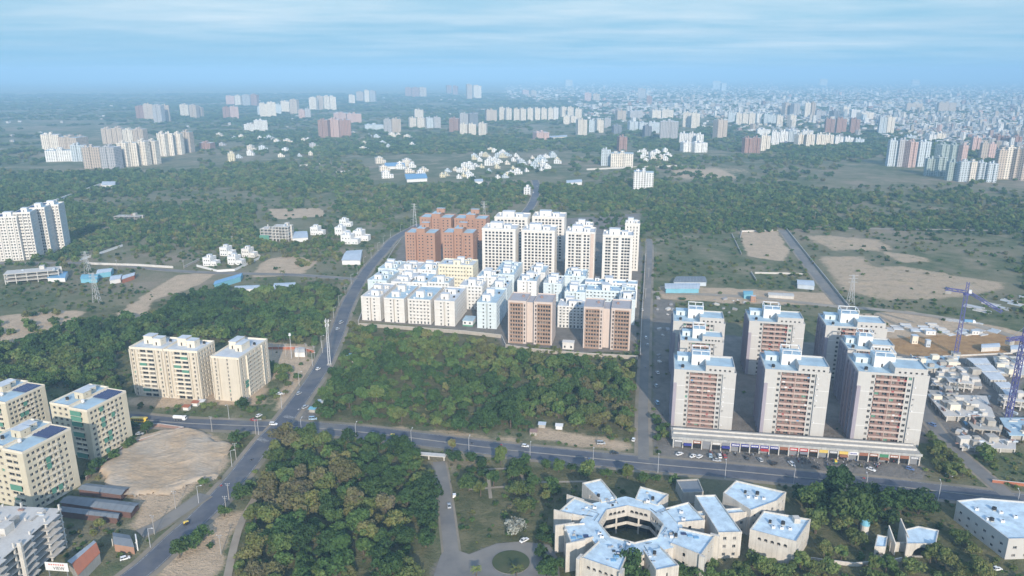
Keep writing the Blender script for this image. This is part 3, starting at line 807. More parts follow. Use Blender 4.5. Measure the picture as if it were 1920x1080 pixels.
# ------------------------------------------------------------------ pink and grey towers
M_lgrey = plaster('pale_grey_paint', (.50,.49,.465), (.41,.40,.385), .2, .8, .4)
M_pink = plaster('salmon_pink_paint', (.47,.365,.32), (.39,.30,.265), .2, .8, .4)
M_pinkd = plaster('balcony_recess_shade', (.26,.17,.15), (.2,.135,.12), .2, .85, .4)  # darker pink: shade of the recessed balcony bay put into the wall colour
M_mauve = plaster('mauve_paint_and_shade', (.33,.30,.345), (.27,.25,.285), .2, .8, .4)  # painted-in shade on the towers' left walls; also fins and shop back wall
M_sgx = plaster('washed_red_cloth', (.4,.1,.1), (.3,.08,.08), .5); M_beigex = plaster('washed_beige_cloth', (.55,.5,.4), (.4,.36,.3), .5)
def pink_tower(label, xc, w, yt, D=25, yb=None, h=36.0, rz=R(-11), seed=0, full=True):
    rnd = random.Random(seed)
    pos, W, h = site(xc, w, yt, yb, h, rz)
    root = thing('tower_block', label, 'tower block', pos, rz, 'pink and grey towers'); claim(pos, rz, W, D)
    floors = 12; fh = h/floors; mb = MB(); holes = []
    X = lambda f: -W/2+W*f
    rows = rows_even(floors, fh, 0, .75, 1.6)
    # wings (pale grey) stand proud, strips carry windows, the centre is recessed behind pink balconies
    def seg(f0, f1, y0, cc, m=0, faces='F'):
        nonlocal holes
        holes += mb.face((X(f0),y0,0),(1,0),W*(f1-f0),h,cc,rows if cc else [],.4,m)
    seg(0,.19,0,[]); mb.poly([(X(.19),0,0),(X(.19),.9,0),(X(.19),.9,h),(X(.19),0,h)])
    s_ = W*.05; seg(.19,.26,.9,[(s_*.25,s_*1.05)])
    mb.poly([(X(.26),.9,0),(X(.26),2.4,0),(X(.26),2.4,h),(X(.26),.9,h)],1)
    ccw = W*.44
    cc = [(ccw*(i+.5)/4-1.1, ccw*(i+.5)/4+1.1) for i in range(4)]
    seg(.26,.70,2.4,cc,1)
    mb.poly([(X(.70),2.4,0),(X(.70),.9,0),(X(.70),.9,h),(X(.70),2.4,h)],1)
    seg(.70,.79,.9,[(W*.09*.25,W*.09*.75)]); mb.poly([(X(.79),.9,0),(X(.79),0,0),(X(.79),0,h),(X(.79),.9,h)])
    seg(.79,1.0,0,[])
    holes += mb.face((W/2,0,0),(0,1),D,h,cols_even(D,5,1.3,1.5),rows,.3,2)
    mb.face((W/2,D,0),(-1,0),W,h,[],[],.3,0)
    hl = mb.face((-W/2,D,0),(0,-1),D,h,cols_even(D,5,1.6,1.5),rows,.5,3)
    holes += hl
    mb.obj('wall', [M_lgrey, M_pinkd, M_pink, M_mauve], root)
    for k in range(floors):
        z = k*fh
        for a, c_ in ((.262,.478),(.482,.698)):
            bb = MB(); bb.box(X(a),X(c_),.35,2.395,z-.12,z+.04); bb.box(X(a),X(c_),.2,.345,z-.12,z+1.0)
            bb.obj('balcony', [M_pink], root)
    MB().box(X(.475),X(.485),.05,.195,0,h-.2).obj('pier', [M_pink], root)
    MB().box(X(0)+.02,X(.055),-.6,-.003,.5,h-7).obj('fin', [M_mauve], root)
    for k in (3,6,9):
        MB().box(X(.06),X(.19)-.02,-.07,-.003,k*fh-.12,k*fh+.12).obj('band', [M_white], root); MB().box(X(.79)+.02,X(1),-.07,-.003,k*fh-.12,k*fh+.12).obj('band', [M_white], root)
    for k in range(14):
        fl = rnd.randrange(1, floors); xx = X(rnd.choice((.30,.34,.41,.52,.58,.64,.67))); zz = fl*fh+1.02
        MB().box(xx-.6,xx+.6,.12,.19,zz-.75,zz+.02).obj('laundry', [rnd.choice([M_sgx, M_white, M_blue0, M_beigex])], root)
    for k in range(10):
        fl = rnd.randrange(1, floors); MB().box(X(.8)+.3,X(.8)+1.1,-.42,-.004,fl*fh+.3,fl*fh+.9).obj('cooling_unit', [M_tankw], root)
    for q in range(4):   # slanting fins on the shaded side
        yy = D*(q+.5)/4
        MB().prism([(-W/2-.9,yy-.2),(-W/2-.003,yy-.2),(-W/2-.003,yy+.2),(-W/2-.9,yy+.2)], .5, h-1).obj('fin', [M_mauve], root)
    add_windows(root, holes, 100, rnd=rnd, weights=(.5,.25,.22,.03))
    roof_on(root, W, D, h, 1.0, M_roofb, M_lgrey)
    # penthouse over the right half, lift tower with open frame
    pw = W*.46; px_ = W*.24
    ph = MB(); hh = ph.face((px_-pw/2,.6,h+.015),(1,0),pw,3.4,cols_even(pw,5,1.1,1.2),[(1.1,2.1)],.3)
    ph.face((px_+pw/2,.6,h+.015),(0,1),D*.6,3.4,[],[]); ph.face((px_+pw/2,.6+D*.6,h+.015),(-1,0),pw,3.4,[],[]); ph.face((px_-pw/2,.6+D*.6,h+.015),(0,-1),D*.6,3.4,[],[])
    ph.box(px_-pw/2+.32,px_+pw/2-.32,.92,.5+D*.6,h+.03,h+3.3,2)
    ph.poly([(px_-pw/2,.6,h+3.415),(px_+pw/2,.6,h+3.415),(px_+pw/2,.6+D*.6,h+3.415),(px_-pw/2,.6+D*.6,h+3.415)],1)
    for a0,a1,b0,b1 in ((px_-pw/2,px_+pw/2,.5,.75),(px_-pw/2,px_+pw/2,.35+D*.6,.6+D*.6),(px_-pw/2,px_-pw/2+.25,.75,.35+D*.6),(px_+pw/2-.25,px_+pw/2,.75,.35+D*.6)):
        ph.box(a0,a1,b0,b1,h+3.42,h+4.2,0)
    ph.obj('penthouse', [M_lgrey, M_roofb, M_glass_d], root)
    tw = W*.3; tx = -W*.06; ty = D*.42
    lt = stair_room(root, tx, ty, h+.015, tw, D*.38, 6.2, M_white, 'lift_room', M_roofb, False)
    fr = MB(); z0, z1 = h+6.22, h+8.6
    for qx in (tx-tw/2+.2, tx, tx+tw/2-.2):
        for qy in (ty+.2, ty+D*.38-.2): fr.bar((qx,qy,z0),(qx,qy,z1),.35)
    for a, c_ in (((tx-tw/2,ty+.2),(tx+tw/2,ty+.2)),((tx-tw/2,ty+D*.38-.2),(tx+tw/2,ty+D*.38-.2)),((tx-tw/2+.2,ty+.4),(tx-tw/2+.2,ty+D*.38-.4)),((tx+tw/2-.2,ty+.4),(tx+tw/2-.2,ty+D*.38-.4))):
        fr.bar((a[0],a[1],z1-.2),(c_[0],c_[1],z1-.2),.4)
    fr.obj('roof_frame', [M_white], root)
    stair_room(root, -W*.33, D*.62, h+.015, W*.22, D*.25, 3.0, M_aqua, 'stair_room', M_roofb)
    tank(root, -W*.36, D*.2, h+.015, .9, 1.6); tank(root, W*.3, D*.75, h+.015, .9, 1.6, True)
    return root
pink_tower('pink and grey tower over the shops nearest the lane', 1322, 111, 699, yb=804, seed=1)
pink_tower('pink and grey tower in the middle above the row of shops', 1496, 115, 699, yb=820, seed=2)
pink_tower('pink and grey tower over the far end of the shops by the construction site', 1676, 122, 704, yb=833, seed=3)
pink_tower('pink and grey tower in the back row nearest the lane', 1311, 93, 607, h=36, seed=4)
pink_tower('narrow looking pink and grey tower squeezed between front and back rows by the lane', 1316, 78, 643, h=33, D=18, seed=5)
pink_tower('pink and grey back row tower standing alone before a bare green plot', 1457, 98, 607, h=36, seed=6)
pink_tower('pink and grey back row tower nearest the precast concrete yard', 1606, 106, 616, h=36, seed=7)
pink_tower('pink and grey tower with blue roof wedged behind the front tower by the construction site', 1634, 82, 659, h=35, D=20, seed=8)
# ------------------------------------------------------------------ beige blocks by the west road
M_beige = plaster('beige_paint', (.59,.535,.44), (.47,.42,.34), .2, .85, .5)
M_beigel = plaster('light_beige_paint', (.70,.64,.53), (.56,.50,.40), .2, .85, .4)
M_sand = plaster('sand_yellow_paint', (.58,.53,.41), (.45,.405,.31), .2, .85, .5)
def beige_block(label, xc, w, yt, yb, D, mods=1, rz=R(-10), seed=0, front='bal', side='win'):
    rnd = random.Random(seed)
    pos, W, h = site(xc, w, yt, yb, None, rz)
    root = thing('apartment_block', label, 'apartment block', pos, rz, 'beige blocks by the west road'); claim(pos, rz, W, D)
    floors = 10; fh = (h-2.8)/floors; mb = MB(); holes = []
    rows = rows_even(floors, fh, 2.8, .55, 1.7); stilt = [(.1,2.4)]
    mw = W/mods
    for k in range(mods):
        x0 = -W/2+k*mw; ins = .5
        ww = mw-ins*(1 if mods > 1 else 0)
        if front == 'bal':
            cc = [(ww*.05,ww*.10),(ww*.30,ww*.48),(ww*.52,ww*.70),(ww*.84,ww*.89)]
        else: cc = [(ww*.12,ww*.17),(ww*.55,ww*.60)]
        f = {'F': (cc, stilt+rows)}
        sc = cols_even(D, 6 if side == 'win' else 7, 1.5, 1.0)
        if k == mods-1: f['R'] = (sc, stilt+rows)
        if k == 0: f['L'] = (cols_even(D,4,1.4,1.5), stilt+rows)
        holes += shell(mb, ww, D-(1.5 if k % 2 else 0), h, f, .6, 0, (x0+ww/2,0,0))
        for a in ((.0,.035),(.13,.16),(.235,.265),(.735,.765),(.93,.965)):
            if front == 'bal' or a[0] in (.0,.235,.93): MB().box(x0+ww*a[0],x0+ww*a[1],-.8,-.003,1.5,h-.4).obj('fin', [M_beige], root)
        if front == 'bal':
            for q in range(floors):
                z = 2.8+q*fh
                bb = MB(); bb.box(x0+ww*.275,x0+ww*.725,-1.0,-.003,z-.14,z+.02); bb.box(x0+ww*.275,x0+ww*.725,-1.0,-.88,z+.02,z+.85)
                bb.obj('balcony', [M_beigel], root)
                if rnd.random() < .18:
                    nb = MB(); s0 = rnd.choice((.29,.51)); nb.box(x0+ww*s0,x0+ww*(s0+.2),-.86,-.82,z+.86,z+fh-.2)
                    nb.obj('green_netting', [M_glass_n], root)
        roof_on(root, ww, D-(1.5 if k % 2 else 0), h, 1.0, M_roof, M_beigel, (x0+ww/2,0))
        stair_room(root, x0+ww*.3, D*.45, h+.015, ww*.26, D*.3, 4.6, M_beigel, 'lift_room'); stair_room(root, x0+ww*.62, D*.35, h+.015, ww*.24, D*.28, 4.2, M_beigel)
        tank(root, x0+ww*.82, D*.7, h+.015, .8, 1.5); tank(root, x0+ww*.15, D*.75, h+.015, .8, 1.5, True)
    # balcony bands on the side towards the main road
    for q in range(floors):
        z = 2.8+q*fh
        bb = MB(); bb.box(W/2+.003,W/2+.9,D*.25,D*.72,z-.14,z+.02); bb.box(W/2+.8,W/2+.9,D*.25,D*.72,z+.02,z+.85)
        if side == 'bal': bb.obj('balcony', [M_beigel], root)
        if side == 'bal' and rnd.random() < .15: MB().box(W/2+.72,W/2+.78,D*.1,D*.22,z,z+fh*.8).obj('green_netting', [M_glass_n], root)
    if side == 'bal':
        for yy in (D*.22, D*.75): MB().box(W/2+.003,W/2+1.0,yy-.25,yy+.25,1.5,h-.3).obj('fin', [M_beigel], root)
    mb.obj('wall', [M_beige], root)
    add_windows(root, holes, 100, rnd=rnd, weights=(.45,.3,.22,.03))
    return root
beige_block('long twin beige block with balcony stacks beside the west road', 306, 140, 657, 746, 20, 2, seed=1)
beige_block('beige block with plain front and balconied side facing the main road', 421, 57, 672, 752, 34, 1, R(-11), seed=2, front='plain', side='bal')
def sand_block(label, corner_px, yt, yb, W, D, rz, seed, panels=True):
    """front right roof corner shows at corner_px"""
    rnd = random.Random(seed)
    Y = CAMH*fw(yb)/dn(yb); h = zat(yt, Y); d = depth(Y, h); X = (corner_px-960)/FPX*d
    pos = (X-W/2*math.cos(rz), Y-W/2*math.sin(rz))
    root = thing('apartment_block', label, 'apartment block', pos, rz, 'sand coloured blocks beside the dug plot'); claim(pos, rz, W, D)
    floors = 9; fh = (h-1)/floors; mb = MB(); holes = []
    rows = rows_even(floors, fh, .6, .85, 1.45)
    g = 1.6; w1 = W*.52-g/2; w2 = W*.48-g/2
    f1 = cols_even(w1, 3, 1.9, .8); f2 = [(w2*.08,w2*.38),(w2*.42,w2*.68)]
    holes += shell(mb, w1, D, h, {'F': (f1, rows), 'L': (cols_even(D,5,1.5,1.2), rows)}, .4, 0, (-W/2+w1/2,1.5,0))
    sc = [(D*a-.85, D*a+.85) for a in (.10,.2,.3,.4,.52,.62,.73,.84)]
    holes += shell(mb, w2, D, h, {'F': (f2, rows), 'R': (sc, rows)}, .4, 0, (W/2-w2/2,0,0))
    xg = -W/2+w1
    mb.poly([(xg,4,0),(xg+g,4,0),(xg+g,4,h-.2),(xg,4,h-.2)]); mb.poly([(xg,4,h-.2),(xg+g,4,h-.2),(xg+g,D-1,h-.2),(xg,D-1,h-.2)])
    mb.poly([(xg+g,D-1,0),(xg,D-1,0),(xg,D-1,h-.2),(xg+g,D-1,h-.2)])
    mb.obj('wall', [M_sand], root)
    for q in range(floors):
        z = .6+q*fh
        bb = MB(); bb.box(W/2+.003,W/2+.7,D*.24,D*.68,z-.05,z+.05)
        for yy in (.26,.45,.57): bb.box(W/2+.5,W/2+.58,D*yy,D*(yy+.1),z+.06,z+.95)
        bb.obj('balcony', [M_beigel], root)
        bb = MB(); bb.box(W/2-w2+w2*.06,W/2-w2+w2*.70,-.6,-.003,z-.05,z+.05); bb.obj('sunshade', [M_beigel], root)
        for yy in (.3,.42,.56):
            if rnd.random() < .22: MB().box(W/2+.6,W/2+.68,D*yy-.8,D*yy+1.4,z+.1,z+fh-.3).obj('green_netting', [M_glass_n], root)
        if rnd.random() < .3: MB().box(W/2-w2+w2*.07,W/2-w2+w2*.66,-.5,-.42,z+.1,z+fh-.25).obj('green_netting', [M_glass_n], root)
    add_windows(root, holes, 100, rnd=rnd, weights=(.42,.3,.25,.03))
    roof_on(root, w1, D, h, .9, M_roofb, M_beigel, (-W/2+w1/2,1.5)); roof_on(root, w2, D, h, .9, M_roofb, M_beigel, (W/2-w2/2,0))
    stair_room(root, -W*.12, D*.42, h+.02, 6, 5, 3.6, M_sand); stair_room(root, -W*.22, D*.66, h+.02, 5, 5, 2.8, M_beigel)
    tank(root, -W*.3, D*.3, h+.02, .8, 1.5); tank(root, W*.1, D*.3, h+.02, .8, 1.5, True); tank(root, -W*.36, D*.86, h+.02, .8, 1.5)
    if panels: solar(root, W/2-w2+1, W/2-1, D*.55, D-1, h+.02, 5)
    return root
sand_block('sand coloured block with a red awning, nearest the mound of dug earth', 163, 772, 864, 26, 25, R(-18), 1)
sand_block('sand coloured block with solar roof cut by the picture edge at the road', 10, 757, 838, 26, 24, R(-16), 2)
sand_block('sand coloured block behind the unfinished concrete frame', 42, 851, 962, 26, 25, R(-18), 3)

# ------------------------------------------------------------------ unfinished concrete frame building
M_sheetl0 = plaster('pale_shutter_ply', (.45,.5,.55), (.3,.34,.38), .3)
def frame_building(label, pos, rz, W, D, floors, fh, seed, mat=M_concl, nx=5, ny=6, starters=True, zig=True, walls=.25, group=None):
    rnd = random.Random(seed)
    root = thing('unfinished_building', label, 'construction frame', pos, rz, group); claim(pos, rz, W, D)
    gx_ = [-W/2+.6+(W-1.2)*i/(nx-1) for i in range(nx)]; gy_ = [.6+(D-1.2)*j/(ny-1) for j in range(ny)]
    for k in range(floors+1):
        z = k*fh
        if k:
            pts = [(-W/2,0),(W/2,0)]
            if zig:
                n = ny*2
                for j in range(n):
                    y0 = D*j/n; y1 = D*(j+1)/n; o = 1.8 if j % 4 in (1,2) else 0
                    pts += [(W/2+o, y0+.1),(W/2+o, y1-.1)]
            pts += [(W/2,D),(-W/2,D)]
            sb = MB(); sb.prism(pts, z-.3, z); sb.obj('floor_slab', [mat], root)
            eb = MB()
            for a in (0,1): eb.box(-W/2+.1,W/2-.1,gy_[0 if a == 0 else -1]-.22,gy_[0 if a == 0 else -1]+.22,z-.75,z-.302)
            eb.obj('beam', [mat], root)
        if k < floors:
            for x in gx_:
                for y in gy_:
                    if 0 < gx_.index(x) < nx-1 and 0 < gy_.index(y) < ny-1 and rnd.random() < .5: continue
                    MB().box(x-.3,x+.3,y-.3,y+.3,z+.002,z+fh-.302).obj('column', [mat], root)
            for x0, x1 in zip(gx_[:-1], gx_[1:]):
                if rnd.random() < walls: MB().box(x0+.31,x1-.31,gy_[1]-.1,gy_[1]+.1,z+.002,z+fh-.31).obj('infill_wall', [M_brickd if rnd.random() < .3 else mat], root)
            for y0, y1 in zip(gy_[:-1], gy_[1:]):
                if rnd.random() < walls*1.6: MB().box(gx_[-2]-.1,gx_[-2]+.1,y0+.31,y1-.31,z+.002,z+fh-.31).obj('infill_wall', [mat], root)
        elif starters:
            for x in gx_:
                for y in gy_:
                    if rnd.random() < .7: MB().box(x-.3,x+.3,y-.3,y+.3,z+.002,z+rnd.uniform(.8,2.4)).obj('column', [mat], root)
    for k in range(26 if starters else 4):
        x, y = rnd.uniform(-W*.46,W*.44), rnd.uniform(D*.03,D*.97); a_, b_ = rnd.uniform(.3,2.6), rnd.uniform(.3,1.2)
        if rnd.random() < .5: a_, b_ = b_, a_
        MB().box(max(-W/2,x-a_),min(W/2,x+a_),y-b_,y+b_,floors*fh+.004+k*.002,floors*fh+rnd.choice((.3,.6,1.2,2.4))+k*.002).obj('formwork', [rnd.choice([mat,M_conc,M_sheetl0,M_brickd])], root)
    sh = MB(); sh.box(W*.12,W*.12+4,D*.55,D*.55+5,floors*fh+.005,floors*fh+3.2); sh.obj('lift_shaft', [mat], root)
    sh = MB(); sh.box(W/2+.02,W/2+1.6,D*.42,D*.42+1.0,0,floors*fh+1.5); sh.obj('pier', [mat], root)
    return root
frame_building('unfinished pale concrete frame with stacked open slabs at the picture corner', (-205.5, 227), R(-5), 34, 44, 6, 3.05, 3)
def small_frame(label, xc, yb, W, D, floors, fh, rz, seed, mat=M_concl, nx=6, ny=3):
    return frame_building(label, at(xc, yb), rz, W, D, floors, fh, seed, mat, nx, ny, False, False, .3)
small_frame('low unfinished concrete frame beside the row of blue roofed sheds', 62, 530, 45, 16, 3, 3.4, R(22), 5)
fb = small_frame('unfinished concrete block wrapped in green net among the trees', 507, 452, 24, 16, 4, 3.6, R(-6), 6)
MB().box(-12.6,-1,-.9,-.7,.3,7.2).obj('green_netting', [M_glass_n], fb)
small_frame('unfinished concrete block beside the green netted one', 527, 453, 20, 16, 5, 3.5, R(-6), 7)
small_frame('low brick and concrete shell on the open field', 238, 415, 36, 14, 2, 3.2, R(-4), 8, M_conc)

# ------------------------------------------------------------------ tall white slabs at the picture edge
def slab_tower(label, xc, w, yt, yb, D, seed, rz=R(14)):
    rnd = random.Random(seed)
    pos, W, h = site(xc, w, yt, yb, None, rz)
    root = thing('tower_block', label, 'tower block', pos, rz, 'tall white towers at the picture edge'); claim(pos, rz, W, D)
    floors = 15; fh = h/floors; rows = rows_even(floors, fh, 0, .8, 1.6); mb = MB()
    fr = [.12,.30,.42,.60,.72,.90]
    holes = shell(mb, W, D, h, {'F': ([(W*a-.8,W*a+.8) for a in fr], rows), 'R': (cols_even(D,4,1.4,1.5), rows), 'L': (cols_even(D,4,1.4,1.5), rows)}, .7)
    mb.obj('wall', [M_ivory], root)
    for a in (.02,.21,.51,.81,.98): MB().box(-W/2+W*a-.35,-W/2+W*a+.35,-1.1,-.003,0,h-.5).obj('pier', [M_ivory], root)
    add_windows(root, holes, 90, rnd=rnd, weights=(.5,.35,.15,0))
    roof_on(root, W, D, h, 1.2, M_roofb, M_ivory)
    stair_room(root, 0, D*.4, h+.02, W*.35, D*.35, 4, M_white)
    solar(root, -W*.4, -W*.2, D*.1, D*.8, h+.02, 4)
    return root
slab_tower('white tower cut by the picture edge, first of the stepped row', 8, 40, 408, 489, 20, 1)
slab_tower('white tower with blue solar roof, second of the stepped row at the picture edge', 40, 28, 400, 486, 20, 2)
slab_tower('white tower third of the stepped row at the picture edge', 66, 30, 391, 476, 20, 3)
slab_tower('white tower at the field end of the stepped row', 90, 34, 386, 468, 20, 4)

# ------------------------------------------------------------------ villas, sheds, walls
def villa(label, xc, yb, W, D, h, rz, seed, wall=M_white, group=None):
    rnd = random.Random(seed)
    pos = at(xc, yb); root = thing('villa', label, 'villa', pos, rz, group); claim(pos, rz, W, D)
    mb = MB(); h1 = h*.5; rows = [(.9,2.3),(h1+.9,h1+2.3)] if h > 5 else [(.9,2.3)]
    w1 = W*.6
    holes = shell(mb, w1, D, h, {'F': (cols_even(w1,3,1.3,.6), rows), 'R': (cols_even(D,3,1.3,.6), rows), 'L': (cols_even(D,3,1.3,.6), rows)}, .35, 0, (-W/2+w1/2,0,0))
    holes += shell(mb, W-w1-.02, D*.7, h1+.2, {'F': (cols_even(W-w1,2,1.3,.6), rows[:1]), 'R': (cols_even(D*.7,2,1.3,.6), rows[:1])}, .35, 0, (W/2-(W-w1)/2+.01,1,0))
    mb.obj('wall', [wall], root)
    add_windows(root, holes, 40, rnd=rnd)
    roof_on(root, w1, D, h, .8, M_roof, wall, (-W/2+w1/2,0)); roof_on(root, W-w1-.3, D*.7, h1+.2, .7, M_roof, wall, (W/2-(W-w1)/2+.1,1))
    stair_room(root, -W/2+w1*.5, D*.4, h+.02, w1*.45, D*.35, 2.6, wall)
    return root
VG = 'white villas inside the walled corner plot'
villa('white villa at the front corner of the walled plot', 393, 499, 14, 12, 8, R(-8), 1, group=VG)
villa('white villa beside the plot wall behind a hedge', 440, 497, 15, 12, 8, R(-8), 2, group=VG)
villa('white villa at the back corner of the walled plot', 424, 480, 14, 12, 8.5, R(-8), 3, group=VG)
villa('white villa with peach front at the far corner of the walled plot', 465, 483, 14, 12, 8.5, R(-8), 4, M_cream, group=VG)
wall_run([(369,500),(408,510),(440,508),(490,484),(482,478)], 2.2, .3, 'white wall around the plot of four villas', M_white)
VH = 'white houses among the trees beside the main road'
for i, (lab, xc, yb, W, D, h) in enumerate([
    ('white house with stepped roofs nearest the main road trees', 676, 452, 18, 14, 11), ('white house with reddish terrace among the roadside trees', 655, 458, 20, 14, 10),
    ('white house at the back of the roadside cluster', 640, 443, 16, 14, 10), ('white house half hidden by trees beside the netted block', 594, 441, 16, 12, 9),
    ('white house alone on the far bank of the main road', 647, 425, 15, 12, 8)]):
    villa(lab, xc, yb, W, D, h, R(-8), 20+i, group=VH)
def shed(label, quad, z0, rise, roofm, wallm, group=None, along=True, name='shed', z=None):
    """quad: roof corners in the picture, first edge is the front eave"""
    P = [at(px, py, z0) for px, py in quad]
    c0 = (sum(p[0] for p in P)/4, sum(p[1] for p in P)/4)
    root = thing(name, label, 'shed', c0, 0, group)
    L = [(p[0]-c0[0], p[1]-c0[1]) for p in P]
    e = Vector(L[1])-Vector(L[0]); f_ = Vector(L[3])-Vector(L[0])
    occupy(c0[0], c0[1], max(abs(p[0]) for p in L), max(abs(p[1]) for p in L), 0)
    mid0 = ((Vector(L[0])+Vector(L[3]))/2, (Vector(L[1])+Vector(L[2]))/2)
    ins = lambda p: (p[0]*.95, p[1]*.95)
    mb = MB(); mb.prism([ins(p) for p in L], 0, z0-.15); mb.obj('wall', [wallm], root)
    mb = MB(); n = max(3, int(e.length/3))
    for a, bb in ((0,1),(1,0)):   # two slopes, sheeted in bays
        for i in range(n):
            t0, t1 = i/n, (i+1)/n-.004
            lo0 = Vector(L[0]).lerp(Vector(L[1]), t0) if a == 0 else Vector(L[3]).lerp(Vector(L[2]), t0)
            lo1 = Vector(L[0]).lerp(Vector(L[1]), t1) if a == 0 else Vector(L[3]).lerp(Vector(L[2]), t1)
            hi0 = mid0[0].lerp(mid0[1], t0); hi1 = mid0[0].lerp(mid0[1], t1)
            zz = rise+random.uniform(-.02,.02)
            pts = [(lo0.x,lo0.y,z0),(lo1.x,lo1.y,z0),(hi1.x,hi1.y,z0+zz),(hi0.x,hi0.y,z0+zz)]
            mb.poly(pts if a == 0 else pts[::-1], 0)
            lowp = [(x,y,zv-.14) for x,y,zv in pts]; mb.poly(lowp[::-1] if a == 0 else lowp, 0)
            if a == 0: mb.poly([lowp[0],lowp[1],pts[1],pts[0]], 0)
    mb.obj('roof', [roofm], root)
    gb = MB()
    for (a, bq, mdd) in ((L[0],L[3],mid0[0]),(L[1],L[2],mid0[1])):
        gb.poly([(a[0]*.97,a[1]*.97,z0-.14),(bq[0]*.97,bq[1]*.97,z0-.14),(mdd.x*.97,mdd.y*.97,z0+rise-.16)])
    gb.obj('gable', [wallm], root)
    return root
M_dkbr = plaster('dark_brick', (.15,.085,.07), (.10,.06,.05), .4)
M_sheet = plaster('grey_roof_sheet', (.20,.225,.25), (.14,.155,.17), .2, .6, .7, False)
M_sheetl = plaster('pale_roof_sheet', (.50,.56,.62), (.36,.41,.46), .2, .5, .7, False)
M_blue = plaster('blue_roof_sheet', (.18,.36,.55), (.13,.27,.42), .2, .5, .5, False)
M_teal = plaster('teal_sheet', (.18,.42,.52), (.13,.31,.40), .2, .5, .5, False)
M_rust = plaster('rusty_red_sheet', (.40,.15,.085), (.30,.12,.075), .3, .7, .6, False)
LS = 'long grey labour sheds beside the dug earth'
shed('long grey roofed labour shed nearest the dug earth', [(145,917),(228,928),(243,914),(162,906)], 3.2, .7, M_sheet, M_dkbr, LS)
shed('longest grey roofed labour shed in the middle of the three', [(111,942),(247,961),(263,943),(129,929)], 3.2, .8, M_sheet, M_dkbr, LS)
shed('narrow grey roofed labour shed nearest the unfinished frame', [(110,958),(222,972),(226,962),(116,949)], 3.0, .6, M_sheet, M_dkbr, LS)
sh = shed('long site shed with grey and rust red roof beside the road', [(146,1079),(188,1036),(176,1013),(126,1052)], 4.6, 2.0, M_sheetl, M_conc)
for o in sh.children:
    if o.name.startswith('roof'):
        o.data.materials.append(M_rust)
        n = len(o.data.polygons)
        for p in o.data.polygons:
            if p.index < n*.6: p.material_index = 1
of = shed('small site office with dark roof and white posts', [(213,1020),(252,1026),(243,1003),(211,998)], 3.6, .9, M_sheet, M_brick)
for t in (0,.25,.5,.75,1):
    a, bq = Vector(at(212,1024)), Vector(at(256,1030)); p = a.lerp(bq, t); l = of.location
    MB().box(p.x-l.x-.12,p.x-l.x+.12,p.y-l.y-.12,p.y-l.y+.12,0,3.5).obj('post', [M_white], of)
pp = at(258,1028); g = thing('gateway', 'white arched gateway panel at the corner of the site office', 'gateway', pp, R(-60))
mb = MB(); mb.box(-2,-1.5,-.2,.2,0,4.2); mb.box(1.5,2,-.2,.2,0,4.2); mb.obj('post', [M_white], g); MB().box(-2.2,2.2,-.25,.25,4.202,5.6).obj('beam', [M_white], g)
# site hoarding with lettering
hp = at(113, 1096); hb_ = thing('hoarding', 'white hoarding with dark lettering standing before the rust red site shed', 'hoarding', hp, R(-6))
zt = zat(1055, hp[1]); bw = 46/FPX*depth(hp[1], zt)
MB().box(-bw/2,bw/2,-.1,.1,zt-3.6,zt).obj('board', [M_white], hb_)
for sx in (-.4,.4): MB().bar((bw*sx,.2,-.2),(bw*sx,.2,zt-.2),.22).obj('post', [M_steel], hb_)
M_ink = plain('dark_ink', (.06,.05,.06), .6); M_inkr = plain('red_ink', (.55,.12,.10), .6)
def lettering(root, text, x, y, z, size, mat, name='lettering', rz=0.0):
    cu = bpy.data.curves.new(name, 'FONT'); cu.body = text; cu.size = size; cu.align_x = 'CENTER'; cu.extrude = .02
    cu.materials.append(mat)
    tmp = bpy.data.objects.new('lettering', cu); COL.objects.link(tmp); bpy.context.view_layer.update()
    me = bpy.data.meshes.new_from_object(tmp.evaluated_get(bpy.context.evaluated_depsgraph_get())); bpy.data.objects.remove(tmp)
    o = bpy.data.objects.new(name, me); COL.objects.link(o); o.parent = root
    o.location = (x, y, z); o.rotation_euler = (R(90), 0, rz); return o
lettering(hb_, 'VIEW', .8, -.13, zt-3.1, 2.0, M_ink)
for k in range(7): MB().box(-bw*.34+k*bw*.1,-bw*.34+k*bw*.1+bw*.06,-.13,-.102,zt-1.15,zt-.6).obj('lettering', [M_inkr], hb_)
# sheds and yards beyond the west field
YG = 'blue roofed yard sheds by the villa road'
shed('bright blue roofed shed at the end of the yard row', [(88,521),(122,521),(128,509),(92,509)], 4, 1.2, M_blue, M_white, YG)
shed('pale blue roofed shed in the yard with a long open front', [(180,513),(208,509),(213,502),(184,505)], 5, 1.0, M_sheetl, M_teal, YG)
shed('teal walled shed in the middle of the yard row', [(150,523),(182,523),(186,514),(154,514)], 4, 1.0, M_teal, M_teal, YG)
shed('grey roofed shed in the yard beside stacked goods', [(205,526),(226,522),(230,514),(208,517)], 4, 1.0, M_sheetl, M_white, YG)
shed('white and red roofed shed at the road end of the yard row', [(228,524),(252,516),(254,510),(231,516)], 4, 1.0, M_sheetl, M_rust, YG)
shed('long bright blue roofed shed reaching towards the villa plot', [(400,534),(452,518),(456,511),(405,526)], 5, 1.2, M_blue, M_teal)
shed('pale blue roofed shed beside the main road bend', [(640,488),(676,488),(680,468),(650,470)], 5, 1.6, M_sheetl, M_white)
shed('blue white shed among trees south of the villa plot', [(440,543),(488,541),(488,534),(440,536)], 4, .8, M_sheetl, M_white)
shed('white roofed shop shed beside the palm on the villa road', [(512,541),(556,538),(554,529),(514,531)], 4, .9, M_sheetl, M_cream)
shed('blue roofed house behind the netted frame', [(548,447),(578,445),(576,433),(552,434)], 5, 1.0, M_sheetl, M_white)
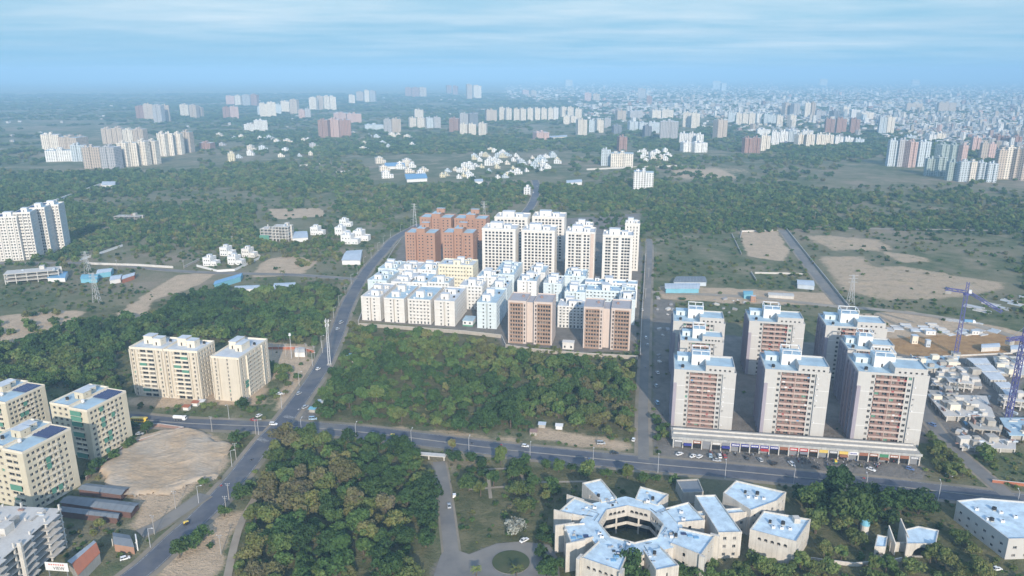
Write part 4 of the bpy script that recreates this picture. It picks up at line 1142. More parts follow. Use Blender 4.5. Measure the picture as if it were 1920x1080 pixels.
wall_run([(93,380),(105,379),(188,349),(214,346)], 4.2, 2.5, 'long white perimeter wall crossing the far field', M_white)
shed('white gate building at the end of the long white wall', [(190,347),(215,347),(217,340),(192,340)], 6, 1, M_roof, M_white)
wall_run([(230,462),(190,476),(150,489)], 2.4, .4, 'white boundary wall running from the field to the villa road', M_white)
wall_run([(165,496),(260,499),(325,503)], 2.2, .4, 'pale wall along the far side of the villa road', M_concl)
wall_run([(345,503),(375,488)], 2.2, .4, 'short dark wall beside the villa plot', M_cwall)
wall_run([(222,804),(300,800),(345,806),(240,836),(182,882),(162,900)], 1.8, .3, 'brick wall along the upper edge of the dug plot', M_brickd)
# small walled plot and posts beside the main road
wall_run([(500,655),(560,655),(590,662)], 2.0, .25, 'rusty fence wall along the nursery plot by the main road', M_rust)
shed('little white house by the nursery plot', [(552,661),(572,661),(571,651),(554,651)], 3.4, .9, M_concl, M_white)
# container-like yard lines
for i, (a, c) in enumerate([((515,601),(570,605))]):
    wall_run([a, c], 2.0, .6, 'long pale low wall inside the north wood', M_concl)
# ------------------------------------------------------------------ round courtyard building of the campus
M_camp = plaster('campus_cream_render', (.60,.565,.505), (.40,.375,.335), .22, .85, .75)
M_camproof = plaster('campus_roof_sky_tint', (.60,.745,.84), (.34,.42,.48), .28, .6, .95, False)  # blue of the reflected sky is put into the white roof colour
def arch_face(mb, p0, u, L, Hh, arches, m=0, dep=.6, md=1):
    """wall face with round-headed openings [(centre, radius, sill, spring)]"""
    ux, uy = u; nx, ny = uy, -ux
    P = lambda a, z, d=0.0: (p0[0]+ux*a-nx*d, p0[1]+uy*a-ny*d, p0[2]+z)
    arches = sorted(arches); 
    if not arches:
        mb.poly([P(0,0),P(L,0),P(L,Hh),P(0,Hh)], m); return
    z0 = min(a[2] for a in arches); z1 = max(a[3]+a[1] for a in arches)
    mb.poly([P(0,0),P(L,0),P(L,z0),P(0,z0)], m); mb.poly([P(0,z1),P(L,z1),P(L,Hh),P(0,Hh)], m)
    a_ = 0.0
    for c, r, s_, t in arches:
        mb.poly([P(a_,z0),P(c-r,z0),P(c-r,z1),P(a_,z1)], m); a_ = c+r
        if s_ > z0+.01: mb.poly([P(c-r,z0),P(c+r,z0),P(c+r,s_),P(c-r,s_)], m)
        n = 6
        arc = [(c+r*math.cos(math.pi*k/n), t+r*math.sin(math.pi*k/n)) for k in range(n+1)]
        for k in range(n):
            (x0,y0),(x1,y1) = arc[k], arc[k+1]
            mb.poly([P(x0,y0),P(x0,z1),P(x1,z1),P(x1,y1)], m)
            mb.poly([P(x0,y0),P(x1,y1),P(x1,y1,dep),P(x0,y0,dep)], m)
        mb.poly([P(c-r,s_),P(c-r,s_,dep),P(c-r,t,dep),P(c-r,t)], m); mb.poly([P(c+r,s_,dep),P(c+r,s_),P(c+r,t),P(c+r,t,dep)], m)
        mb.poly([P(c-r,s_),P(c+r,s_),P(c+r,s_,dep),P(c-r,s_,dep)], m)
        mb.poly([P(c-r-.05,s_,dep),P(c+r+.05,s_,dep),P(c+r+.05,t+r,dep),P(c-r-.05,t+r,dep)], md)
    mb.poly([P(a_,z0),P(L,z0),P(L,z1),P(a_,z1)], m)

CH = 12.0
ccx, ccy = at(1183, 983, CH)
court = thing('courtyard_building', 'round white roofed building with eight wings about an open octagonal courtyard', 'courtyard building', (ccx, ccy, 0), 0)
occupy(ccx, ccy, 31, 31, 0)
RI, RO = 12.0, 19.5
angs = [R(a) for a in (20, 65, 110, 155, 200, 245, 290, 335)]
mb = MB(); rf = MB(); ed = MB(); gal = MB()
half = R(22.5)
VI = [(RI/math.cos(half)*math.cos(a-half), RI/math.cos(half)*math.sin(a-half)) for a in angs]
VO = [(RO/math.cos(half)*math.cos(a-half), RO/math.cos(half)*math.sin(a-half)) for a in angs]
for i in range(8):
    j = (i+1) % 8
    A, B, C_, D_ = VI[i], VI[j], VO[j], VO[i]
    L = math.dist(A, B); u = ((A[0]-B[0])/L, (A[1]-B[1])/L)     # inner face looks to the court
    r = .85
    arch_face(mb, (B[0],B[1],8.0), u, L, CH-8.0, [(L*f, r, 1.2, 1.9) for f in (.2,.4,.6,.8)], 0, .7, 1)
    # two galleries under it: slabs on square piers, dark rooms behind
    for z0 in (0.0, 4.0):
        for f in (0.0, .5, 1.0):
            x, y = B[0]+(A[0]-B[0])*f, B[1]+(A[1]-B[1])*f
            k = 1+.35/RI
            mb.box(x*k-.35, x*k+.35, y*k-.35, y*k+.35, z0, z0+4.0-.5)
        q = [A, B, (B[0]*1.02, B[1]*1.02), (A[0]*1.02, A[1]*1.02)]
        mb.prism(q, z0+4.0-.49, z0+4.0+.9 if z0 == 0 else 7.999)
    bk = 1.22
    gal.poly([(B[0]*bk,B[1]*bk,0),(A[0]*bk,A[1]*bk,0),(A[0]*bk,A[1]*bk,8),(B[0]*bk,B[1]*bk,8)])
    L2 = math.dist(D_, C_); u2 = ((C_[0]-D_[0])/L2, (C_[1]-D_[1])/L2)
    mb.face((D_[0],D_[1],0), u2, L2, CH, [(L2*.2-.7,L2*.2+.7),(L2*.8-.7,L2*.8+.7)], [(1.2,3),(5.2,7),(9.2,10.6)], .4)
    rf.poly([(A[0],A[1],CH+.01),(D_[0],D_[1],CH+.01),(C_[0],C_[1],CH+.01),(B[0],B[1],CH+.01)])
    k = 1.025
    ed.prism([(A[0],A[1]),(B[0],B[1]),(B[0]*k,B[1]*k),(A[0]*k,A[1]*k)], CH+.012, CH+.6)
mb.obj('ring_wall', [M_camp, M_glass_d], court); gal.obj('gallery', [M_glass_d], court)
rf.obj('ring_roof', [M_camproof], court); ed.obj('parapet', [M_camp], court)
wing = [ # angle, width, length, height, kind
 (16, 14, 10.5, 12.3, 'plain'), (60, 13, 8.5, 12.4, 'plain'), (112, 9.5, 15, 12.5, 'box'), (152, 13, 10, 12.3, 'fin'),
 (196, 12.5, 9, 12.2, 'fin'), (240, 16, 12, 12.4, 'arch'), (287, 9.5, 11.5, 12.5, 'box'), (331, 15, 13, 12.3, 'archend')]
for a, wd, ln, hh, kind in wing:
    a = R(a); ca_, sa_ = math.cos(a), math.sin(a)
    g = bpy.data.objects.new('wing', None); COL.objects.link(g); g.parent = court; g.location = (ca_*RO*1.0, sa_*RO*1.0, 0); g.rotation_euler.z = a+math.pi/2
    # local frame: front (-Y) looks away from the court, block runs from y=-ln to y=+1
    mb = MB(); hw = wd/2
    fl = 1.5 if kind in ('fin', 'archend') else 0
    pts = [(-hw,-ln+fl),(hw,-ln),(hw*.78,1.0),(-hw*.78,1.0)]
    for q in range(4):
        A, B = pts[q], pts[(q+1) % 4]; L = math.dist(A, B); u = ((B[0]-A[0])/L, (B[1]-A[1])/L)
        if q == 0:
            if kind == 'arch': arch_face(mb, (A[0],A[1],7.6), u, L, hh-7.6, [(L*f,.75,1.3,2.0) for f in (.2,.35,.5,.65,.8)], 0, .7, 1); arch_face(mb, (A[0],A[1],0), u, L, 7.6, [(L*.5,3.0,.3,2.6)], 0, 1.5, 1)
            elif kind == 'archend': arch_face(mb, (A[0],A[1],7.6), u, L, hh-7.6, [(L*f,.7,1.3,2.0) for f in (.2,.4,.6,.8)], 0, .7, 1); arch_face(mb, (A[0],A[1],0), u, L, 7.6, [(L*.5,2.8,.3,3.0)], 0, 1.5, 1)
            elif kind == 'box': mb.face((A[0],A[1],0), u, L, hh, [(L*.46,L*.52)], [(1,hh-1.5)], .3)
            else: mb.face((A[0],A[1],0), u, L, hh, [(L*.25,L*.38),(L*.6,L*.73)], [(1.2,3),(5.2,7),(9,10.6)], .5)
        else: mb.face((A[0],A[1],0), u, L, hh, [(L*.45-.6,L*.45+.6)] if q in (1,3) else [], [(1.2,3),(5.2,7),(9.2,10.8)], .4)
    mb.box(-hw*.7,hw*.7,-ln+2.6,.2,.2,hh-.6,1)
    mb.obj('wing_wall', [M_camp, M_glass_d], g)
    r2 = MB(); r2.poly([(x*.98,y,hh+.02) for x, y in pts]); r2.obj('wing_roof', [M_camproof], g)
    pb = MB(); t = .28
    for q in ((0,1),(1,2),(3,0)):
        A, B = Vector(pts[q[0]]), Vector(pts[q[1]]); d = (B-A).normalized(); n = Vector((-d.y, d.x))*t
        o_ = Vector((d.y,-d.x))*.05
        A2 = A+d*(t if q[0] == 1 else 0); B2 = B-d*(t if q == (3,0) else 0)
        pb.prism([tuple(A2+o_),tuple(B2+o_),tuple(B2+n),tuple(A2+n)], hh-.3, hh+.75)
    pb.obj('parapet', [M_camp], g)
    if kind == 'fin':
        for sx in (-1,1):
            fb_ = MB(); fb_.prism([(sx*hw*.98,-ln-2.2),(sx*(hw*.98+.5),-ln-2.2),(sx*(hw*.95+.5),-ln+6),(sx*hw*.95,-ln+6)], 0, hh+.9)
            fb_.obj('buttress', [M_camp], g)
    if kind in ('arch', 'archend'):
        for sx in (-1,1):
            fb_ = MB(); fb_.prism([(sx*(hw+.02),-ln-1.6+fl*(sx<0)),(sx*(hw+1.2),-ln-1.6+fl*(sx<0)),(sx*(hw+1.0),-ln+2),(sx*(hw+.02),-ln+2)], lambda x,y: 0, lambda x,y: hh+.8)
            fb_.obj('buttress', [M_camp], g)
rr = random.Random(5)
for k in range(16):      # pipes and cable runs over the roofs
    a = rr.choice(angs)+rr.uniform(-.25,.25); p = Vector((math.cos(a),math.sin(a),0)); q0 = p*rr.uniform(13.6,16); q1 = q0+(p*rr.uniform(3,11) if k % 2 else Vector((-p.y,p.x,0))*rr.uniform(2,6))
    MB().bar((q0.x,q0.y,CH+.62),(q1.x,q1.y,CH+.64),.16).obj('roof_pipe', [M_tankb if k % 3 else M_steel], court)
for a in (196, 240, 331):
    a = R(a)
    for k in range(3):
        x, y = math.cos(a)*(21+k*2.6)-math.sin(a)*3.2, math.sin(a)*(21+k*2.6)+math.cos(a)*3.2
        MB().box(x-1,x+1,y-.7,y+.7,CH+.5,CH+.8).obj('solar_heater', [M_blue if k else M_solar], court)
for k in range(12):
    a = rr.choice(angs)+rr.uniform(-.3,.3); rad = rr.uniform(14.5, 27)
    x, y = math.cos(a)*rad, math.sin(a)*rad
    if k % 3 == 0: tank(court, x, y, CH+.55, .7, 1.3)
    else:
        u_ = MB(); u_.box(x-.8,x+.8,y-.5,y+.5,CH+.6,CH+1.5); u_.cyl(x+.3,y,CH+1.502,CH+1.62,.35,10,1); u_.obj('cooling_unit', [M_tankw, M_tankb], court)

for k in range(34):      # low parapet ribs, drains and boxes over ring and wings
    a = R(rr.choice((16,60,112,152,196,240,287,331))+rr.uniform(-9,9)); rad = rr.uniform(14.5, 28.5); x, y = math.cos(a)*rad, math.sin(a)*rad
    s_ = rr.uniform(.25,.7); MB().box(x-s_,x+s_,y-s_*.6,y+s_*.6,CH+.05,CH+.45+s_*.8).obj('roof_unit', [rr.choice([M_conc,M_tankw,M_tankb,M_steel])], court)
def poly_building(name, label, cat, pix, h, fac, wall=M_camp, roof=M_camproof, par=.7, group=None, z0=0.0, win=(1.3,1.5), bays=3.4, rows=None, arches=None):
    """pix: roof corners in the picture, anticlockwise seen from above; fac: indices of sides that carry openings"""
    P = [at(px, py, h) for px, py in pix]
    n = len(P)
    if sum(P[i][0]*P[(i+1)%n][1]-P[(i+1)%n][0]*P[i][1] for i in range(n)) < 0: raise ValueError(label)
    c0 = (sum(p[0] for p in P)/n, sum(p[1] for p in P)/n)
    root = thing(name, label, cat, c0, 0, group)
    L_ = [(p[0]-c0[0], p[1]-c0[1]) for p in P]
    occupy(c0[0], c0[1], max(abs(p[0]) for p in L_), max(abs(p[1]) for p in L_), 0)
    mb = MB(); holes = []
    rows = rows if rows is not None else [(z+1.1, z+1.1+win[1]) for z in np.arange(0, h-2.8, 3.7)]
    for i in range(n):
        A, B = L_[i], L_[(i+1)%n]; L = math.dist(A, B); u = ((B[0]-A[0])/L, (B[1]-A[1])/L)
        if arches and i in arches: arch_face(mb, (A[0],A[1],0), u, L, h, arches[i](L), 0, .8, 1)
        elif i in fac: holes += mb.face((A[0],A[1],0), u, L, h, cols_even(L, max(2,int(L/bays)), win[0], .8), rows, .4)
        else: mb.face((A[0],A[1],0), u, L, h, [], [])
    mb.obj('wall', [wall, M_glass_d], root)
    add_windows(root, holes, 60)
    r_ = MB(); r_.poly([(x,y,h+.01) for x,y in L_]); r_.obj('roof', [roof], root)
    pb = MB(); t = .3
    for i in range(n):
        A, B, Cn, Dp = Vector(L_[i]), Vector(L_[(i+1)%n]), Vector(L_[(i+2)%n]), Vector(L_[i-1])
        def inn(Q0, Q1, Q2):
            d1 = (Q1-Q0).normalized(); d2 = (Q2-Q1).normalized(); n1 = Vector((-d1.y,d1.x)); n2 = Vector((-d2.y,d2.x))
            b_ = n1+n2; b_ = b_/max(b_.length_squared/2, .3); return Q1+b_*t, Q1-b_*.05
        ia, oa = inn(Dp, A, B); ib, ob = inn(A, B, Cn)
        pb.prism([tuple(oa),tuple(ob),tuple(ib),tuple(ia)], h-.3, h+par)
    pb.obj('parapet', [wall], root)
    return root
AN = 'white roofed annexes beside the round building'
a1 = poly_building('annexe', 'narrow white roofed annexe standing clear beside the round building', 'annexe', [(1347,1001),(1391,1000),(1341,930),(1303,931)], 11.5, (0,), group=AN)
a2 = poly_building('annexe', 'largest white roofed annexe with tall end wall nearest the cross road', 'annexe', [(1408,959),(1457,941),(1474,925),(1380,903),(1356,926)], 12.0, (0,1,2), group=AN)
a3 = poly_building('annexe', 'white roofed annexe with arched front and a roof hatch at its far corner', 'annexe', [(1406,995),(1493,1018),(1520,976),(1432,960)], 11.0, (1,), group=AN, arches={0: lambda L: [(L*f,.7,7.6,8.4) for f in (.22,.36,.5,.64,.78)]})
a4 = poly_building('annexe', 'dark cluttered low roof of the small annexe behind the round building', 'annexe', [(1281,926),(1319,924),(1309,900),(1268,902)], 5.0, (), wall=M_conc, roof=M_sheet, group=AN)
lk = poly_building('covered_link', 'white roofed covered link joining the round building to its annexes', 'covered link', [(1300,971),(1402,962),(1400,953),(1298,962)], 10.0, (0,))
for rt in (a2, a3):
    tank(rt, 1.5, 1.0, rt is a2 and 12.02 or 11.02, .8, 1.3); tank(rt, -3.5, 2.0, rt is a2 and 12.02 or 11.02, .6, 1.2)
    for k in range(3):
        x, y = (k-1)*3.2, -1.2-k*.6; z = 12.02 if rt is a2 else 11.02
        u_ = MB(); u_.box(x-.7,x+.7,y-.45,y+.45,z,z+.9); u_.cyl(x,y,z+.902,z+1.0,.32,10,1); u_.obj('cooling_unit', [M_tankw, M_tankb], rt)
hb2 = MB(); hb2.box(6.5,9.0,1.8,4.6,11.02,13.2); hb2.obj('roof_hatch', [M_camp], a3)
# white flat roofed hall at the right edge
hall = poly_building('hall', 'long white flat roofed hall cut by the picture edge across from the shops', 'hall', [(1891,1013),(2010,1010),(1990,950),(1925,943),(1840,936),(1794,941)], 9.0, (0,5), wall=M_lgrey, bays=4.5, win=(1.6,1.3))
for k in range(8):
    x, y = rr.uniform(-16,8), rr.uniform(-6,8)
    u_ = MB(); u_.box(x-.8,x+.8,y-.5,y+.5,9.02,10.0); u_.cyl(x+.3,y,10.002,10.1,.35,10,1); u_.obj('cooling_unit', [M_tankw, M_tankb], hall)
tank(hall, -8, 3, 9.02, .9, 1.2); tank(hall, -14, -5, 9.02, .9, 1.2)
# small arched pavilion with pointed fins
pv = poly_building('pavilion', 'cream pavilion with broad arch, pointed fins and a pale fan shaped roof', 'pavilion', [(1700,1021),(1754,1021),(1760,996),(1722,988),(1697,994)], 6.0, (1,), arches={0: lambda L: [(L*.55, min(4.0, L*.3), .2, 1.2)]}, par=.5)
pv2 = poly_building('pavilion', 'small cream pavilion block with blue roof beside the arched one', 'pavilion', [(1640,1026),(1661,1027),(1664,1008),(1645,1004)], 5.0, (0,), par=.5)
for px, py, ln, ph in ((1672,1012,7,9.5),(1696,1003,9,10.0)):
    q = at(px, py, 5); lx, ly = q[0]-pv.location.x, q[1]-pv.location.y
    MB().prism([(lx-.2,ly-ln/2),(lx+.2,ly-ln/2),(lx+.2,ly+ln/2),(lx-.2,ly+ln/2)], 0, lambda x,y: ph*.55 if y < ly else ph).obj('fin', [M_camp], pv)
q = at(1687, 1022, 3); lx, ly = q[0]-pv.location.x, q[1]-pv.location.y
MB().box(lx-4,lx+3.2,ly-.2,ly+.2,0,4.4).obj('screen_wall', [M_camp], pv)
q = at(1622, 985, 5); g = thing('water_tower', 'small round teal topped tank among dark trees near the pavilion', 'water tank', (q[0],q[1],0))
MB().cyl(0,0,0,5.5,1.7,14).obj('base', [M_camp], g); MB().cyl(0,0,5.503,7.6,1.9,14,0,1.6).obj('tank', [M_teal], g)
MB().cyl(0,0,7.603,8.0,1.5,14,0,.3).obj('lid', [M_teal], g)
wall_run([(1520,1052),(1600,1062),(1660,1058),(1690,1052)], 1.6, .3, 'low cream wall in front of the arched pavilion', M_camp)
wall_run([(1860,905),(1925,912)], 1.6, .3, 'low brick red wall at the site corner by the side road', M_rust)
# canopy bridge over the drain at the campus gate
g = thing('gate_canopy', 'pale concrete gate slab where the campus drive meets the cross road', 'gate', at(815, 862), R(-9))
MB().box(-9,6,-1.6,1.6,2.6,3.0).obj('canopy', [M_concl], g)
for x in (-8,-3,5): MB().box(x-.3,x+.3,-.3,.3,0,2.597).obj('post', [M_concl], g)

# ------------------------------------------------------------------ row of shops under the pink towers
M_podium = plaster('weathered_fascia', (.46,.46,.44), (.30,.30,.29), .3, .8, .9)
P0 = Vector(at(1262, 838)); P1 = Vector(at(1722, 872)); dv = P1-P0; sl_, srz = dv.length, math.atan2(dv.y, dv.x)
shop = thing('shop_row', 'long single storey row of shops with a pale concrete canopy below three pink towers', 'shop row', (P0.x, P0.y, 0), srz)
occupy(P0.x+dv.x/2+2, P0.y+dv.y/2+6, sl_/2, 9, srz)
MB().box(0,sl_,3.0,12,0,5.2).obj('back_wall', [M_mauve], shop)
MB().box(-1,sl_+1,-.3,12.6,5.203,5.55).obj('canopy', [M_conc], shop)
MB().box(-1,sl_+1,-.6,-.303,4.95,6.3).obj('fascia', [M_podium], shop)
MB().box(0,sl_,4.5,4.9,5.553,6.6).obj('upstand', [M_concl], shop)
MB().box(0,sl_,9.5,9.8,5.553,6.4).obj('upstand', [M_concl], shop)
M_sgB = plain('sign_blue', (.045,.05,.26), .5); M_sgR = plain('sign_red', (.45,.04,.035), .5); M_sgW = plain('sign_white', (.75,.75,.75), .5)
M_sgY = plain('sign_yellow', (.62,.46,.12), .5); M_sgG = plain('sign_green', (.06,.22,.12), .5); M_sgT = plain('sign_timber', (.28,.12,.07), .6); M_shut = plain('grey_shutter', (.22,.23,.25), .5)
cols_ = [M_shut,M_conc,M_sgT,M_shut,M_conc,M_shut,M_sgB,M_sgB,M_sgB,M_sgB,M_sgB,M_sgT,M_sgR,M_sgR,M_sgT,M_sgY,M_shut,M_sgY,M_sgW,M_sgT,M_sgT,M_sgG,M_sgT,M_sgT,M_shut]
nb = len(cols_); bw = sl_/nb
for k in range(nb+1): MB().box(k*bw-.25,k*bw+.25,-.6,2.99,0,5.2).obj('pier', [M_concl], shop)
for k in range(nb):
    x0, x1 = k*bw+.35, (k+1)*bw-.35
    s_ = MB(); s_.box(x0,x1,-.75,-.5,3.3,4.9); so_ = s_.obj('sign', [cols_[k]], shop)
    if k % 2 == 0 or cols_[k] in (M_sgB, M_sgR):
        st = MB(); rr2 = random.Random(k); x = x0+.4
        while x < x1-.6:
            wv = rr2.uniform(.2,.5); st.box(x,x+wv,-.8,-.753,3.75,4.45); x += wv+.15
        st.obj('lettering', [M_sgW if cols_[k] not in (M_sgW,M_sgY) else M_sgB], so_)
    MB().box(x0+.2,x1-.2,.6,.95,0,3.1).obj('shop_front', [M_glass_d if k % 3 else M_shut], shop)
    if k % 4 == 1: MB().prism([(x0,-2.6),(x1,-2.6),(x1,-.76),(x0,-.76)], lambda x,y: 2.6+.25*(y+2.6), lambda x,y: 2.68+.25*(y+2.6)).obj('awning', [cols_[(k*7)%nb]], shop)
# ------------------------------------------------------------------ construction site and precast yard
M_crane = plain('purple_blue_crane_paint', (.10,.10,.28), .5)
def lattice(mb, a, c, w, step, m=0, t=.22):
    a = Vector(a); c = Vector(c); d = (c-a); L = d.length; d.normalize()
    up = Vector((0,0,1)) if abs(d.z) < .9 else Vector((0,1,0))
    e1 = d.cross(up).normalized(); e2 = d.cross(e1).normalized()
    cr = [(-1,-1),(1,-1),(1,1),(-1,1)]
    for p, q in cr: mb.bar(a+e1*p*w/2+e2*q*w/2, c+e1*p*w/2+e2*q*w/2, t, m)
    n = max(2, int(L/step))
    for i in range(n):
        A = a+d*L*i/n; B = a+d*L*(i+1)/n
        for k in range(4):
            p, q = cr[k], cr[(k+1) % 4]
            if i % 2: p, q = q, p
            mb.bar(A+e1*p[0]*w/2+e2*p[1]*w/2, B+e1*q[0]*w/2+e2*q[1]*w/2, t*.7, m)
def crane(label, foot, top_py, rz, jib_el, jib, w=2.2):
    x, y = at(*foot); h = zat(top_py, y)
    g = thing('tower_crane', label, 'tower crane', (x,y,0), rz, 'tower cranes')
    mb = MB(); mb.box(-3,3,-3,3,0,1.2,1); lattice(mb, (0,0,1.2), (0,0,h), w, 2.4, 0, .34); mb.obj('mast', [M_crane, M_conc], g)
    MB().cyl(0,0,h+.003,h+1.4,1.9,12).obj('slewing_ring', [M_crane], g)
    mb = MB(); lattice(mb, (0,0,h+1.4), (0,0,h+9), 1.5, 2, 0, .3); mb.obj('apex', [M_crane], g)
    MB().box(1.3,3.0,-1.0,1.0,h+1.5,h+3.8).obj('cab', [M_sgW], g)
    ex = Vector((math.cos(jib_el), 0, math.sin(jib_el)))
    mb = MB(); lattice(mb, Vector((1.2,0,h+2.2)), Vector((1.2,0,h+2.2))+ex*jib, 1.5, 2.4, 0, .3); mb.obj('jib', [M_crane], g)
    mb = MB(); lattice(mb, (-1.2,0,h+2.2), (-13,0,h+2.6), 1.6, 2.4, 0, .3); mb.obj('counter_jib', [M_crane], g)
    MB().box(-12.5,-9,-1.4,1.4,h-.4,h+1.7).obj('counterweight', [M_conc], g)
    mb = MB(); mb.bar((0,0,h+9),tuple(Vector((1.2,0,h+2.2))+ex*jib*.75),.12); mb.bar((0,0,h+9),(-12,0,h+3.2),.12); mb.obj('tie', [M_steel], g)
    return g
crane('purple blue tower crane over the precast yard, jib pointing down to the yard', (1792,664), 553, R(-28), R(-28), 24)
crane('tall purple blue tower crane cut by the picture edge beside the slab roofs', (1889,790), 640, R(20), R(35), 24)
# slabs under construction: pale decks on columns, boxed shafts, pale roof panels
def deck(label, pix, h, seed, mat=M_roofb, n=3, grp=None):
    rd = random.Random(seed); h = h*.55 if n else h*.7; n = int(n*2.2)
    P = [at(px,py,h) for px,py in pix]; c0 = (sum(p[0] for p in P)/len(P), sum(p[1] for p in P)/len(P))
    g = thing('construction_deck', label, 'construction deck', c0, 0, grp)
    L = [(p[0]-c0[0], p[1]-c0[1]) for p in P]
    occupy(c0[0], c0[1], max(abs(p[0]) for p in L), max(abs(p[1]) for p in L), 0)
    MB().prism(L, h-.35, h).obj('deck_slab', [mat], g)
    MB().prism([(x*.9,y*.9) for x,y in L], 0, h-.36).obj('basement_wall', [M_conc], g)
    for k in range(len(L)):
        A, B = Vector(L[k]), Vector(L[(k+1)%len(L)])
        for t in np.linspace(.03,.97,5)[:-1]:
            p = A.lerp(B, float(t))*.96; MB().box(p.x-.3,p.x+.3,p.y-.3,p.y+.3,0,h-.352).obj('column', [M_concl], g)
    x0, x1 = min(p[0] for p in L), max(p[0] for p in L); y0, y1 = min(p[1] for p in L), max(p[1] for p in L)
    for k in range(n):
        for _ in range(20):
            x, y = rd.uniform(x0,x1)*.8, rd.uniform(y0,y1)*.8
            if inpoly(np.array([x]),np.array([y]),L)[0]: break
        a, b_, hh = rd.uniform(1,3), rd.uniform(1,2.5), rd.uniform(.8,3.6)
        MB().box(x-a,x+a,y-b_,y+b_,h+.003,h+hh).obj('shaft', [rd.choice([M_concl,M_beigel,M_conc])], g)
    for k in range(22 if n else 0):
        x, y = rd.uniform(x0,x1)*.9, rd.uniform(y0,y1)*.9
        if inpoly(np.array([x]),np.array([y]),L)[0]: (MB().box(x-rd.uniform(.5,3),x+rd.uniform(.5,3),y-.3,y+.3,h+.004+k*.002,h+rd.uniform(.3,1)+k*.002) if k % 2 else MB().box(x-.25,x+.25,y-rd.uniform(.5,3),y+rd.uniform(.5,3),h+.004+k*.002,h+rd.uniform(.3,1.6)+k*.002)).obj('formwork', [rd.choice([M_concl,M_sheetl,M_brickd])], g)
    return g
SG = 'raw decks of the construction site'
deck('pale deck with many shafts in front of the second crane', [(1772,780),(1866,782),(1850,742),(1738,738)], 6.5, 1, M_concl, 7, SG)
deck('blue grey deck behind the deck with many shafts', [(1716,690),(1790,690),(1800,668),(1708,668)], 7, 2, M_roofb, 5, SG)
deck('low dark deck with scattered formwork between the pale decks', [(1745,722),(1842,724),(1830,688),(1770,688)], 4.5, 3, M_conc, 7, SG)
deck('blue grey deck cut by the picture edge near the side road', [(1893,816),(1990,818),(1960,783),(1874,783)], 5.5, 4, M_roofb, 3, SG)
deck('narrow pale deck with a long parapet beside the side road trees', [(1800,838),(1905,842),(1905,824),(1800,818)], 4.5, 5, M_concl, 3, SG)
deck('pale deck among columns behind the second crane', [(1872,700),(1960,705),(1950,668),(1862,668)], 4.5, 6, M_concl, 6, SG)
PG = 'pale roof panels in a row on the construction site'
for i, (a, lab) in enumerate([([(1826,682),(1858,682),(1850,671),(1812,671)],'farthest pale blue roof panel of the row on the construction site'),
    ([(1841,696),(1872,696),(1860,683.5),(1827,683.5)],'second pale blue roof panel of the row, behind the crane mast'),
    ([(1857,712),(1887,712),(1874,697.5),(1842,697.5)],'pale blue roof panel with dark joint in the middle of the row'),
    ([(1876,727),(1900,727),(1892,716),(1864,716)],'short pale blue roof panel next to the crane mast'),
    ([(1890,745),(1925,745),(1905,729),(1878,729)],'pale blue roof panel at the crane end of the row')]):
    deck(lab, a, 6, 20+i, M_roof, 0, PG)
# scattered precast pieces, each its own thing
M_pre = plaster('precast_grey', (.46,.47,.48), (.32,.33,.34), .5)
def panel_pile(px, py, n, L, rz, seed, i):
    rd = random.Random(seed); x, y = at(px, py)
    for k in range(n):
        q = MB(); ln = L*rd.uniform(.7,1.1); q.box(-ln/2,ln/2,-.6,.6,0,rd.uniform(.4,1.3))
        o = q.obj('precast_panel', [rd.choice([M_pre,M_concl,M_sheetl])], None, (x+math.cos(rz+1.57)*k*2.1, y+math.sin(rz+1.57)*k*2.1, 0), rz+rd.uniform(-.05,.05))
        tag(o, i[0], 'precast panel', i[1])
i1 = ('grey precast panel lying in the yard beside the ochre pit', 'precast panels by the ochre pit')
i2 = ('long pale precast beam stacked beyond the dirt lane', 'precast beams beyond the dirt lane')
i3 = ('short precast plank in the stacked row along the dirt lane', 'precast planks along the dirt lane')
for k in range(7): panel_pile(1668+k*17, 622-k%3*4, 5, 8, R(-10), 100+k, i1)
for k in range(6): panel_pile(1785+k*15, 629-k%2*6, 5, 7, R(-55 if k%2 else 20), 120+k, i1)
for k in range(7): panel_pile(1822+k*17, 578-k*3+(k%2)*10, 4, 14, R(-50), 140+k, i2)
for k in range(9): panel_pile(1778+k*7, 602+k*.7, 2, 6, R(-50), 160+k, i3)
wall_run([(1655,668),(1700,672),(1905,663)], .8, .4, 'low retaining wall at the foot of the ochre pit', M_concl)
for i, (px, py, w_, d_, h_, mt, lab) in enumerate([(1715,645,4,4,6,M_beigel,'cream site hut on the pit edge beside the pink towers'),(1740,651,3,3,5,M_sheetl,'blue grey site hut on the pit edge'),
    (1745,628,7,3,3,M_white,'white site cabin among the precast panels'),(1829,628,5,3,3,M_white,'small white site cabin near the first crane'),(1412,566,4,3,5,M_brick,'slim brick shelter beside the dirt lane')]):
    g = thing('site_cabin', lab, 'site cabin', at(px,py), R(-8)); mb = MB(); hl = shell(mb, w_, d_, h_, {'F': (cols_even(w_,2,.8,.3), [(1,2)])}, .2); mb.obj('wall', [mt], g); add_windows(g, hl)
    MB().box(-w_/2-.2,w_/2+.2,-.2,d_+.2,h_+.003,h_+.2).obj('roof', [M_sheetl], g)
